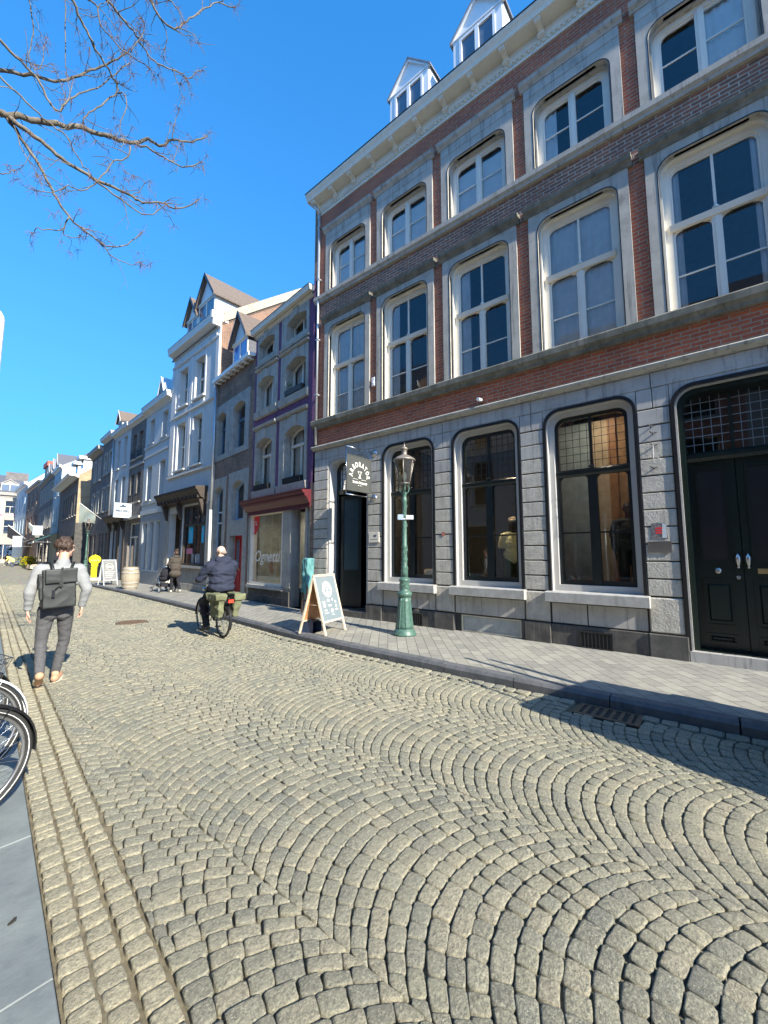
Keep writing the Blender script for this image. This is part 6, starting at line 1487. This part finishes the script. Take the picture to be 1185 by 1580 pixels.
M('blue_plastic', (.03, .05, .10), .35); mb = MB(); mb.cbox(-.13, .13, -.16, .16, 0, .2, .02); mb.box(-.11, .11, -.13, .13, .2, .23); mb.build('container', 'blue_plastic', b); mb = MB(); mb.box(.131, .136, -.1, .12, .04, .16); mb.build('label', 'sign_light', b)
# wooden barrel
br = empty('wooden_barrel', (7.17, 20.45, PZ), 0, 'weathered pale wooden barrel standing on the pavement', 'barrel')
M('barrel_wood', (.38, .33, .25), .85, scale=4, var=.15, c2=(.26, .225, .17), bump=.4, bscale=40, streak=((.22, .19, .15), .4))
mb = MB(); pf = [(.27, 0), (.30, .1), (.335, .25), (.355, .42), (.36, .50), (.355, .58), (.335, .74), (.30, .88), (.285, .96), (.265, .96), (.265, .93), (.0, .93)]; mb.lathe(pf, 40, flute=.985, smooth=False); mb.build('staves', 'barrel_wood', br)
mb = MB()
for z0, r0, z1, r1 in ((.06, .292, .12, .312), (.24, .338, .29, .348), (.68, .350, .73, .342), (.84, .318, .90, .300)): mb.lathe([(r0 + .002, z0), (r0 + .008, z0 + .005), (r1 + .008, z1 - .005), (r1 + .002, z1)], 32)
M('hoop', (.42, .40, .36), .6, metal=.4); pieces(mb, 'hoop', 'hoop', br)
# yellow key shaped sign on its foot
ys = empty('key_sign', (8.20, 29.0, PZ), R(-12), 'bright yellow key shaped sign standing on a pale concrete foot', 'sign')
M('yellow_plastic', (.72, .58, .0), .4, var=.02)
mb = MB(); pts = [(.0, 1.52)] + [(.30 * math.sin(R(a)), 1.22 + .26 * math.cos(R(a))) for a in range(12, 150, 12)] + [(.15, .92), (.19, .88), (.13, .84), (.13, .2), (.0, .12), (-.13, .2)]
z = .22
while z < .82: pts += [(-.13, z), (-.19, z + .03), (-.13, z + .06)]; z += .10
pts += [(-.13, .84), (-.19, .88), (-.15, .92)] + [(-.30 * math.sin(R(a)), 1.22 + .26 * math.cos(R(a))) for a in range(144, 0, -12)]
mb.prism(pts, 'y', -.035, .035); k = mb.build('key', 'yellow_plastic', ys); mb = MB(); mb.box(-.22, .22, -.04, .04, 1.16, 1.20); mb.build('band', 'yellow_coat', k)
mb = MB(); mb.prism([(-.3, 0), (.3, 0), (.24, .16), (-.24, .16)], 'y', -.2, .2); mb.box(-.03, .03, -.02, .02, .16, .25); mb.build('foot', 'stone_pale', ys)
# flag on the lane corner
fl = empty('banner_flag', (9.45, 33.6, 0), 0, 'pale triangular flag hanging from a slanted pole above the far street lamp', 'flag')
mb = MB(); mb.tube([(.25, 0, 4.1), (-1.08, 0, 5.12)], .022, 6); mb.build('pole', 'white_paint', fl)
M('flag_cloth', (.22, .23, .18), .8, scale=2, c2=(.12, .17, .19)); mb = MB(); mb.smooth = True; rows = []
for i in range(9):
    t = i / 8; x = -1.05 + .95 * t; zt = 5.08 - .72 * t; zb = 3.72 + .15 * math.sin(t * 3); rows.append([mb.vert((x, .05 * math.sin(t * 9 + j), zt + (zb - zt) * j / 5)) for j in range(6)])
for a, b in zip(rows, rows[1:]):
    for j in range(5): mb.face([a[j], a[j + 1], b[j + 1], b[j]])
mb.build('cloth', 'flag_cloth', fl, fix=False)
# awnings and signs far up the street
def awning(x, y, rz, w, out, z0, z1, mat, label, arms=True):
    e = empty('awning', (x, y, 0), rz, label, 'awning'); mb = MB(); mb.prism([(0, z1), (out, z0), (out, z0 - .03), (0, z1 - .03)], 'x', 0, w); mb.build('canopy', mat, e); mb = MB(); mb.box(0, w, out, out + .04, z0 - .16, z0 + .02); mb.build('front_rail', 'white_paint', e)
    mb = MB()
    for k in (.1, w - .1): mb.tube([(k, 0, z0 - .05), (k, out, z0 - .05)], .02, 6)
    mb.build('arms', 'render_grey', e)
M('awning_green', (.035, .16, .13), .8, var=.1); M('awning_grey', (.13, .13, .13), .8, var=.1)
awning(11.6, 53.0, R(96.5) * -1 + math.pi if False else R(83), 7.6, 1.9, 2.95, 3.95, 'awning_green', 'dark green sloping awning over the shop beside the lane')
awning(14.3, 79.0, R(85), 7, 2.4, 2.9, 3.9, 'awning_grey', 'grey shop awning at the far end of the street')
for (x, y, z, w, h_, lb) in ((11.15, 62.0, 3.9, .9, 1.1, 'white square shop sign projecting beside the green awning'), (11.6, 76.0, 2.7, 1.0, 1.5, 'large white shop sign farthest up the street')):
    e = empty('projecting_sign', (x, y, 0), 0, lb, 'hanging sign'); mb = MB(); mb.box(0, w, -.06, .06, z, z + h_); b = mb.build('board', 'sign_light', e); mb = MB(); mb.tube([(w, 0, z + h_ * .7), (w + .9, 0, z + h_ * .7)], .03); mb.build('bracket', 'black_iron', e)
for (x, y, dx, dz, mt, lb) in ((12.6, 64.0, -1.5, 1.5, 'flag_cloth', 'slanted white flagpole with a rolled flag'), (13.3, 78, -2.0, 1.9, 'black_cloth', 'black flag on a slanted pole far up the street')):
    e = empty('banner_flag', (x, y, 3.9), 0, lb, 'flag'); mb = MB(); mb.tube([(0, 0, 0), (dx, 0, dz)], .05, 6); mb.build('pole', 'white_paint', e)
    mb = MB(); mb.poly([(dx, 0, dz), (dx * .2, .1, dz * .2), (dx * .35, .05, dz * .2 - .9), (dx, 0, dz - 1.7 if mt != 'flag_cloth' else dz - .5)]); mb.build('cloth', mt, e, fix=False)
# flowers
fw = empty('flower_stand', (11.0, 62.0, PZ), 0, 'mass of yellow flowers displayed in front of the far shop', 'flowers')
mb = MB(); rr = random.Random(6)
for _ in range(420):
    x, y, z = rr.gauss(0, .33), rr.gauss(0, .8), .35 + rr.random() * .95; s = .05; mb.poly([(x - s, y, z), (x, y + s, z - s), (x + s, y, z), (x, y - s * .5, z + s)])
mb.build('blossoms', 'yellow_plastic', fw, fix=False); mb = MB()
for _ in range(300):
    x, y, z = rr.gauss(0, .35), rr.gauss(0, .85), .15 + rr.random() * .95; s = .07; mb.poly([(x - s, y, z), (x, y + s, z - s), (x + s, y, z), (x, y - s * .5, z + s)])
mb.build('leaves', 'leaf_green', fw, fix=False); mb = MB(); mb.prism([(-.35, 0), (.35, 0), (.42, .35), (-.42, .35)], 'y', -.9, .9); mb.build('trough', 'wood_dark', fw)
bx = empty('wooden_crate', (10.65, 57.5, PZ), R(5), 'pale wooden crate on the pavement near the yellow flowers', 'crate'); mb = MB()
for k in range(3): mb.box(-.4, .4, -.6, -.57, .05 + k * .15, .17 + k * .15); mb.box(-.4, .4, .57, .6, .05 + k * .15, .17 + k * .15); mb.box(-.4, -.37, -.57, .57, .05 + k * .15, .17 + k * .15); mb.box(.37, .4, -.57, .57, .05 + k * .15, .17 + k * .15)
mb.box(-.37, .37, -.57, .57, .02, .05); mb.build('slats', 'wood_pale', bx)

# ================================================================== things on the big facade
def on_wall(name, y, z, label, cat): return empty(name, (7.45, y, z), R(90), label, cat)
e = on_wall('security_camera', 3.59, 4.66, 'small white security camera above the middle shop window', 'camera'); mb = MB(); mb.tube([(0, .0, -.04), (0, .10, -.03), (0, .12, .0)], .012); mb.build('bracket', 'black_iron', e); mb = MB(); mb.tube([(0, .06, .02), (0, .2, .0)], .035, 10); mb.build('housing', 'white_plastic', e)
e = on_wall('alarm_box', 6.46, 5.86, 'white alarm box on the brick between the two leftmost first floor windows', 'alarm box'); mb = MB(); mb.cbox(-.05, .05, 0, .05, -.11, .11, .01); mb.box(-.02, .02, .05, .06, -.05, .0); mb.build('casing', 'white_plastic', e)
e = on_wall('name_plate', 6.43, 2.03, 'cream name plate on the pier beside the open doorway', 'sign'); mb = MB(); mb.cbox(-.16, .16, .018, .035, -.12, .12, .004); mb.build('plate', 'cream_paint', e); text('MP', .07, 'sign_navy', e, (-.04, .037, .03), (R(90), 0, R(180)), .001, 'lettering', 0, .002); text('Beauty & Skincare', .028, 'sign_navy', e, (0, .037, -.05), (R(90), 0, R(180)), .001) if False else None
mb = MB(); mb.box(-.11, .11, .036, .037, -.055, -.047); mb.build('small_print', 'sign_navy', e)
e = on_wall('torn_poster', .77, 1.97, 'torn red and black sticker on the pier by the big green door', 'poster'); mb = MB(); mb.poly([(-.10, .019, -.12), (.11, .019, -.11), (.10, .019, .12), (.02, .019, .13), (-.09, .019, .11)]); M('poster_dark', (.07, .06, .065), .5, scale=30, c2=(.25, .24, .24)); mb.build('sheet', 'poster_dark', e, fix=False)
mb = MB()
for k in range(3): mb.poly([(-.08, .0205, -.03 + k * .035), (.05, .0205, -.035 + k * .035), (.05, .0205, -.012 + k * .035), (-.08, .0205, -.008 + k * .035)])
mb.build('red_print', 'red_sign', e, fix=False); mb = MB(); mb.poly([(-.09, .0207, -.1), (-.03, .0207, -.1), (-.04, .0207, .12), (-.09, .0207, .1)]); mb.build('torn_edge', 'sign_light', e, fix=False)
e = on_wall('old_plate', .78, 1.74, 'scratched empty metal plate below the torn sticker', 'plate'); mb = MB(); mb.cbox(-.15, .15, .016, .026, -.08, .08, .003); ring(mb, path(-.15, .15, -.08, .08), path(-.13, .13, -.06, .06), .026, .03); mb.build('plate', 'metal', e)
e = on_wall('cable_hooks', .77, 3.30, 'iron hooks and a pale rope loop on the pier by the big door', 'hooks'); mb = MB()
for z, x in ((.28, .02), (.17, .0), (-.02, .0), (-.37, .02)): mb.tube([(x, 0, z), (x, .09, z), (x + .03, .12, z + .02)], .008, 6); mb.tube([(x - .05, .01, z + .02), (x + .02, .10, z + .0)], .006, 6)
mb.build('hooks', 'black_iron', e); mb = MB(); mb.tube([(0, .10, -.02), (.01, .10, -.25), (-.02, .10, -.30)], .007, 6); mb.torus((-.04, .11, -.27), .045, .005, 'y', 18, 6); mb.build('rope', 'stone_pale', e)
# graffiti-like red spot
e = on_wall('red_sticker_spot', 4.53, 2.05, 'small faded red paint mark on the pier between the first two shop windows', 'paint mark'); mb = MB(); mb.poly([(.05 * math.cos(a), .0195, .05 * math.sin(a)) for a in [2 * math.pi * k / 9 for k in range(9)]]); M('faded_red', (.42, .17, .12), .9); mb.build('mark', 'faded_red', e, fix=False)

# turquoise covered rack at the red shopfront
e = empty('covered_stand', (7.22, 8.55, PZ), 0, 'tall narrow stand draped in turquoise cloth between the purple house and the doorway', 'stand')
M('turquoise_cloth', (.13, .34, .34), .8, scale=5, c2=(.05, .15, .16)); mb = MB(); mb.box(-.11, .11, -.12, .12, .50, 1.40); fuse(mb, 'drape', 'turquoise_cloth', e, .02, 4, (.03, 5, (2.2, 2.2, .5))); mb = MB()
for x in (-.09, .09):
    for y in (-.1, .1): mb.box(x - .02, x + .02, y - .02, y + .02, 0, .7)
mb.box(-.10, .10, -.12, .12, .3, .33); mb.build('legs', 'wood_dark', e)
# shop window display of the Oggetti shop
e = empty('display_easel', (8.20, 11.45, .62), R(84.5), 'white easel with a reddish picture standing in the red fronted shop window', 'easel'); mb = MB(); mb.box(-.26, .26, -.02, .02, .22, .98); b = mb.build('picture', 'sign_white', e, (0, -.05, 0), (R(-8), 0, 0)); 
M('picture_red', (.60, .28, .20), .8, scale=14, c2=(.75, .6, .5)); mb = MB(); rr = random.Random(12); mb.poly([((.17 + rr.uniform(-.04, .04)) * math.cos(2 * math.pi * k / 16), .0215, .62 + (.25 + rr.uniform(-.05, .05)) * math.sin(2 * math.pi * k / 16)) for k in range(16)]); mb.build('print', 'picture_red', b, fix=False)
mb = MB(); mb.tube([(-.2, -.05, 0), (-.14, -.05, .98)], .014); mb.tube([(.2, -.05, 0), (.14, -.05, .98)], .014); mb.tube([(0, -.3, 0), (0, -.06, .98)], .014); mb.build('legs', 'wood_pale', e)

# ================================================================== mannequins in the shop windows
M('shirt_yellow', (.70, .66, .30), .8, scale=9, c2=(.75, .74, .55)); M('mannequin_dark', (.05, .045, .05), .5); M('cap_tan', (.45, .36, .26), .8); M('suit_dark', (.035, .045, .05), .7, var=.2); M('shorts_green', (.06, .08, .045), .8)
def mannequin(x, y, z, rz, top, label, suit=False):
    e = empty('mannequin', (x, y, z), rz, label, 'mannequin'); b = MB(); head(b, (0, 0, 1.62), (0, 1, 0)); cap(b, (0, 0, 1.38), .05, (0, 0, 1.55), .048); ell(b, (0, 0, 1.22), (.16, .1, .2)); ell(b, (0, 0, .98), (.14, .1, .15)); cap(b, (-.16, 0, 1.38), .05, (.16, 0, 1.38), .05)
    for s in (-1, 1): cap(b, (s * .19, 0, 1.36), .05, (s * .25, .02, 1.1), .038); cap(b, (s * .25, .02, 1.1), .035, (s * .24, .1, .86), .026); hand(b, (s * .24, .1, .86), (0, .15, -1), (-s, 0, 0), s, 1, .5); cap(b, (s * .09, 0, .92), .085, (s * .1, 0, .48), .055); cap(b, (s * .1, 0, .48), .05, (s * .1, -.01, .08), .035); cap(b, (s * .1, 0, .05), .035, (s * .12, .15, .03), .03)
    fuse(b, 'body', 'mannequin_dark', e, .012, 3); g = MB(); ell(g, (0, 0, 1.22), (.20, .14, .2)); ell(g, (0, 0, 1.0), (.205, .15, .18)); cap(g, (-.15, 0, 1.38), .075, (.15, 0, 1.38), .075)
    for s in (-1, 1): cap(g, (s * .18, 0, 1.37), .08, (s * .235, .01, 1.18), .072); (cap(g, (s * .235, .01, 1.18), .07, (s * .24, .08, .92), .05) if suit else None)
    fuse(g, 'shirt' if not suit else 'coat', top, e, .012, 4, (.008, 7, (1, 1, 2))); t = MB()
    for s in (-1, 1): cap(t, (s * .09, 0, .9), .1, (s * .1, 0, .55), .085); (cap(t, (s * .1, 0, .55), .085, (s * .1, 0, .14), .07) if suit else None)
    fuse(t, 'trousers', 'suit_dark' if suit else 'shorts_green', e, .014, 3)
    if not suit: c = MB(); ell(c, (0, .01, 1.70), (.10, .12, .06)); ell(c, (0, .08, 1.68), (.08, .09, .015)); fuse(c, 'cap', 'cap_tan', e, .01, 2)
    return e
mannequin(8.04, 3.28, .62, R(112), 'shirt_yellow', 'mannequin in a pale yellow short sleeved shirt and tan cap in the middle shop window')
mannequin(8.25, 1.30, .80, R(112), 'suit_dark', 'mannequin in a dark coat and trousers in the shop window nearest the big door', True)
e = empty('display_table', (8.3, 5.15, .92), 0, 'round stand with an orange garment in the shop window beside the doorway', 'display'); mb = MB(); mb.lathe([(.2, 0), (.2, .02), (.02, .04), (.02, 1.5)], 16); mb.build('stand', 'black_iron', e); M('orange_garment', (.50, .20, .08), .8); mb = MB(); ell(mb, (0, 0, 1.15), (.12, .2, .3)); ell(mb, (0, 0, .95), (.10, .17, .2)); fuse(mb, 'garment', 'orange_garment', e, .02, 3, (.02, 6, (1, 1, 1)))
# small lamps that light the displays
M('lamp_glow', (1, .85, .6), .5, emit=((1, .78, .52), 700)); M('lamp_glow_soft', (1, .85, .6), .5, emit=((1, .82, .62), 170))
for y, lb in ((1.72, 'nearest the big green door'), (3.58, 'with the yellow shirt'), (5.4, 'beside the doorway')):
    e = empty('display_lamp', (8.02, y, 4.28), 0, 'small warm ceiling lamp in the shop window ' + lb, 'lamp'); mb = MB(); mb.lathe([(.05, 0), (.05, .12), (.03, .14)], 12); mb.build('housing', 'black_paint', e); mb = MB(); mb.lathe([(.0, -.006), (.045, -.006), (.045, -.002), (0, -.002)], 12); mb.build('lamp', 'lamp_glow' if y > 3 else 'lamp_glow_soft', e)

e = empty('display_lamp', (8.55, 10.9, 2.92), 0, 'small unseen lamp added to brighten the red fronted shop', 'lamp'); mb = MB(); mb.lathe([(.05, 0), (.05, .08), (.03, .1)], 12); mb.build('housing', 'black_paint', e); mb = MB(); mb.lathe([(.0, -.006), (.045, -.006), (.045, -.002), (0, -.002)], 12); mb.build('lamp', 'lamp_glow_soft', e)  # unseen lamp, put in to make this shop window paler
# traffic sign seen from behind at the left edge
e = empty('road_sign', (.245, 3.02, .02), R(-20), 'white round cornered back of a road sign at the left edge', 'road sign')
mb = MB(); P = path(-.28, .10, 2.47, 2.95, 'round', .07, 5); q = [(x, z) for x, z in P]; q = q[1:-1]; lo = [(x, 2.47 + (2.95 - z)) for x, z in q][::-1]; mb.prism(q + lo, 'y', -.008, .008); mb.build('panel', 'white_paint', e)
mb = MB(); mb.tube([(-.09, .04, 0), (-.09, .04, 3.0)], .03, 12); mb.build('post', 'zinc', e)

# made-up van behind the camera, added to throw the shadow across the kerb
v = empty('shadow_van', (4.74, -1.10, 0), R(-17), 'unseen white van with a roof rack, added behind the viewer to cast the kerb shadow', 'van')
mb = MB(); pf = [(-3.6, .35), (-3.6, 2.1), (-3.45, 2.25), (-.7, 2.25), (-.35, 2.1), (.1, 1.2), (.45, 1.05), (.55, .8), (.55, .35)]; mb.prism(pf, 'x', -.55, .55); 
mb.build('body', 'white_plastic', v)
for s in (-1, 1):
    for y in (-2.9, -.1): mb = MB(); mb.torus((0, 0, 0), .22, .08, 'x', 24, 8); w = mb.build('wheel', 'tyre', v, (s * .48, y, .30)); mb = MB(); mb.tube([(-.06, 0, 0), (.06, 0, 0)], .16, 16); mb.build('rim', 'rim', w)
    mb = MB(); mb.box(s * .551, s * .555, -1.1, -.35, 1.35, 1.85); mb.build('side_window', 'dark_glass', v)
mb = MB(); mb.prism([(-.34, 1.9), (.06, 1.24), (.08, 1.26), (-.32, 1.93)], 'x', -.36, .36); mb.build('windscreen', 'dark_glass', v)
mb = MB()
for s in (-1, 1): mb.tube([(s * .36, -3.4, 2.35), (s * .36, .25, 2.35)], .02, 6)
for y in (-3.2, -2.4, -1.6, -.9): mb.tube([(-.4, y, 2.35), (.4, y, 2.35)], .02, 6); mb.tube([(-.36, y, 2.35), (-.36, y, 2.2)], .015, 6); mb.tube([(.36, y, 2.35), (.36, y, 2.2)], .015, 6)
mb.build('roof_rack', 'black_iron', v); mb = MB(); mb.tube([(.15, -3.3, 2.41), (.12, .75, 2.41)], .035, 8); mb.tube([(.30, -3.2, 2.41), (.36, .45, 2.45)], .03, 8); mb.build('pipes_on_rack', 'zinc', v)
# ================================================================== bare tree reaching in from the left
M('bark', (.23, .20, .155), .9, scale=8, c2=(.08, .068, .052), bump=.8, bscale=45, bdist=.01); M('catkin', (.17, .105, .09), .9, var=.3)
tree = empty('tree', (-1.75, 5.3, 0), 0, 'bare early spring tree with thin twigs and drooping seed tufts reaching in from the left', 'tree')
_f = 640.; _p = math.atan(66 / _f); _a = R(50.482)
_fh = Vector((math.sin(_a), math.cos(_a), 0)); _r = Vector((math.cos(_a), -math.sin(_a), 0)); _u = Vector((0, 0, 1)) * math.cos(_p) - _fh * math.sin(_p); _w = _fh * math.cos(_p) + Vector((0, 0, 1)) * math.sin(_p)
TO = Vector((-1.75, 5.3, 0))
def bpt(x, y, Y):            # branch joints, surveyed as heights and distances at the depth Y of each limb
    d = _r * (x - 592.5) + _u * (790 - y) + _w * _f; return Vector((0, 0, 1.62)) + d * (Y / d.y) - TO
BR_ = [ (.036, .008, 5.3, 4.6, [(0, 173), (19, 181), (75, 188), (125, 197), (163, 209), (200, 219), (228, 216), (250, 225), (266, 216), (297, 219), (319, 209)]),
 (.012, .005, 4.8, 4.5, [(200, 219), (234, 231), (259, 247), (288, 258), (310, 250)]),
 (.026, .006, 5.25, 4.3, [(14, 181), (31, 194), (72, 225), (103, 250), (144, 275), (175, 289), (203, 302), (219, 312), (250, 312), (275, 322), (306, 309)]),
 (.010, .004, 4.7, 4.4, [(144, 277), (188, 309), (228, 333), (256, 316)]),
 (.018, .005, 5.25, 4.9, [(10, 180), (41, 225), (66, 266), (84, 300), (106, 334), (134, 359), (156, 375), (188, 381), (219, 359)]),
 (.007, .003, 5.0, 4.9, [(156, 375), (175, 397), (200, 408), (216, 406)]), (.008, .003, 5.0, 5.2, [(106, 334), (95, 355), (59, 352), (50, 360)]), (.005, .003, 5.0, 5.1, [(97, 355), (104, 366), (125, 364)]),
 (.020, .007, 5.6, 5.0, [(0, 108), (47, 116), (94, 125), (131, 113), (163, 100), (181, 91), (200, 75)]),
 (.014, .005, 5.0, 4.8, [(0, 62), (25, 88), (59, 122), (72, 150), (88, 170), (106, 153), (141, 138), (172, 119), (200, 97)]),
 (.010, .005, 5.2, 4.7, [(0, 119), (31, 147), (69, 184), (103, 212), (125, 250), (141, 272)]),
 (.013, .006, 4.6, 4.9, [(112, 0), (125, 31), (144, 66), (162, 100), (178, 125), (181, 141), (156, 162), (134, 178), (128, 190)]),
 (.012, .004, 4.4, 4.2, [(166, 0), (188, 28), (209, 53), (225, 78), (244, 100), (272, 109), (291, 119), (309, 108)]), (.005, .003, 4.25, 4.2, [(266, 108), (272, 122), (277, 131)]),
 (.012, .005, 4.2, 3.9, [(231, 0), (247, 28), (269, 44), (288, 34), (309, 16), (337, 5), (362, 12)]), (.006, .004, 4.1, 3.9, [(262, 0), (278, 20), (284, 34)]),
 (.009, .004, 4.5, 4.4, [(138, 0), (150, 12), (156, 41), (188, 75), (231, 106)]),
 (.008, .004, 4.6, 4.8, [(200, 225), (197, 244), (175, 250), (150, 278), (128, 294), (106, 287), (84, 297), (56, 294)]),
 (.007, .003, 4.5, 4.3, [(181, 141), (196, 155), (185, 200), (198, 219)]), (.006, .003, 5.0, 5.0, [(45, 0), (50, 50), (45, 95), (62, 104), (70, 70)]), (.006, .003, 5.0, 4.9, [(100, 0), (100, 60), (104, 115), (109, 150)]),
 (.006, .003, 5.2, 5.0, [(20, 190), (36, 235), (62, 262), (100, 290)]), (.005, .003, 4.3, 4.2, [(200, 80), (222, 48), (218, 28)]), (.005, .002, 4.8, 4.7, [(203, 302), (217, 292), (222, 278), (205, 270)]),
 (.006, .003, 4.6, 4.5, [(266, 216), (270, 190), (276, 165)]), (.006, .003, 5.2, 5.3, [(0, 268), (14, 268), (24, 262)])]
mb = MB(); tw = MB(); ck = MB(); rr = random.Random(17)
def smooth_pts(P):
    out = []
    for i in range(len(P) - 1):
        a, b, c, d = P[max(i - 1, 0)], P[i], P[i + 1], P[min(i + 2, len(P) - 1)]
        for k in range(4): t = k / 4; out.append(.5 * ((2 * b) + (c - a) * t + (2 * a - 5 * b + 4 * c - d) * t * t + (3 * b - a - 3 * c + d) * t ** 3))
    return out + [P[-1]]
def tuft(p, n=9, s=1.):
    for _ in range(n):
        d = Vector((rr.gauss(0, .5), rr.gauss(0, .5), rr.uniform(-1.2, .25))).normalized() * rr.uniform(.03, .11) * s; m_ = p + d * .5 + Vector((0, 0, .01)); ck.tube([p, m_, p + d + Vector((0, 0, -.02))], [.0016, .0014, .0008], 3, False)
def twig(p, d, L, r, lev=0):
    pts = [p]; q = p
    for k in range(4): d = (d + Vector((rr.gauss(0, .22), rr.gauss(0, .22), rr.gauss(.03, .2)))).normalized(); q = q + d * L / 4; pts.append(q)
    tw.tube(pts, [r, r * .85, r * .7, r * .55, r * .4], 4, False)
    tw.ball(tuple(q), r * .9, 4, 4)
    if lev < 1:
        for k in (1, 2, 3):
            if rr.random() < .55: twig(pts[k], (d + Vector((rr.gauss(0, .7), rr.gauss(0, .7), rr.gauss(.1, .6)))).normalized(), L * .5, r * .6, lev + 1)
    if rr.random() < .38: tuft(q, 8)
for r0, r1, Y0, Y1, px in BR_:
    n = len(px); P = [bpt(x, y, Y0 + (Y1 - Y0) * i / (n - 1)) for i, (x, y) in enumerate(px)]; P = smooth_pts(P); n = len(P); P = [p + Vector((rr.gauss(0, .006), rr.gauss(0, .006), rr.gauss(0, .006))) for p in P]
    rs = [r0 + (r1 - r0) * (i / (n - 1)) ** .7 for i in range(n)]
    if px[0][0] <= 20 or px[0][1] == 0:
        if px[0][0] <= 0 and px[0][1] < 300: T = Vector((0, 0, 4.4 + (300 - px[0][1]) * .006)); P = [T, T.lerp(P[0], .5) + Vector((0, 0, .12))] + P; rs = [r0 * 2, r0 * 1.35] + rs
        elif px[0][1] == 0: T = Vector((0, -.1, 6.4)); P = [T, T.lerp(P[0], .5) + Vector((0, 0, .9))] + P; rs = [r0 * 2.4, r0 * 1.6] + rs
    mb.tube(P, rs, 7)
    for i in range(2, n - 1):
        if rr.random() < .36:
            d = (P[min(i + 1, len(P) - 1)] - P[i - 1]).normalized(); s = (d * .7 + Vector((rr.gauss(0, .6), rr.gauss(0, .5), rr.gauss(.15, .7)))).normalized(); twig(P[i], s, rr.uniform(.12, .38), min(.0045, rs[i] * .6))
    tuft(P[-1], 16, 1.1); twig(P[-1], (P[-1] - P[-3]).normalized(), .12, .003)
mb.build('branches', 'bark', tree, fix=False); tw.build('twigs', 'bark', tree, fix=False); ck.build('seed_tufts', 'catkin', tree, fix=False)
mb = MB(); mb.tube([(0, 0, -.05), (.02, 0, .4), (.0, 0, 1.5), (-.05, .05, 3.), (0, 0, 4.5), (0, -.1, 6.4), (-.2, .1, 8.5), (-.1, .2, 10)], [.30, .21, .18, .165, .14, .10, .06, .02], 16); mb.build('trunk', 'bark', tree)
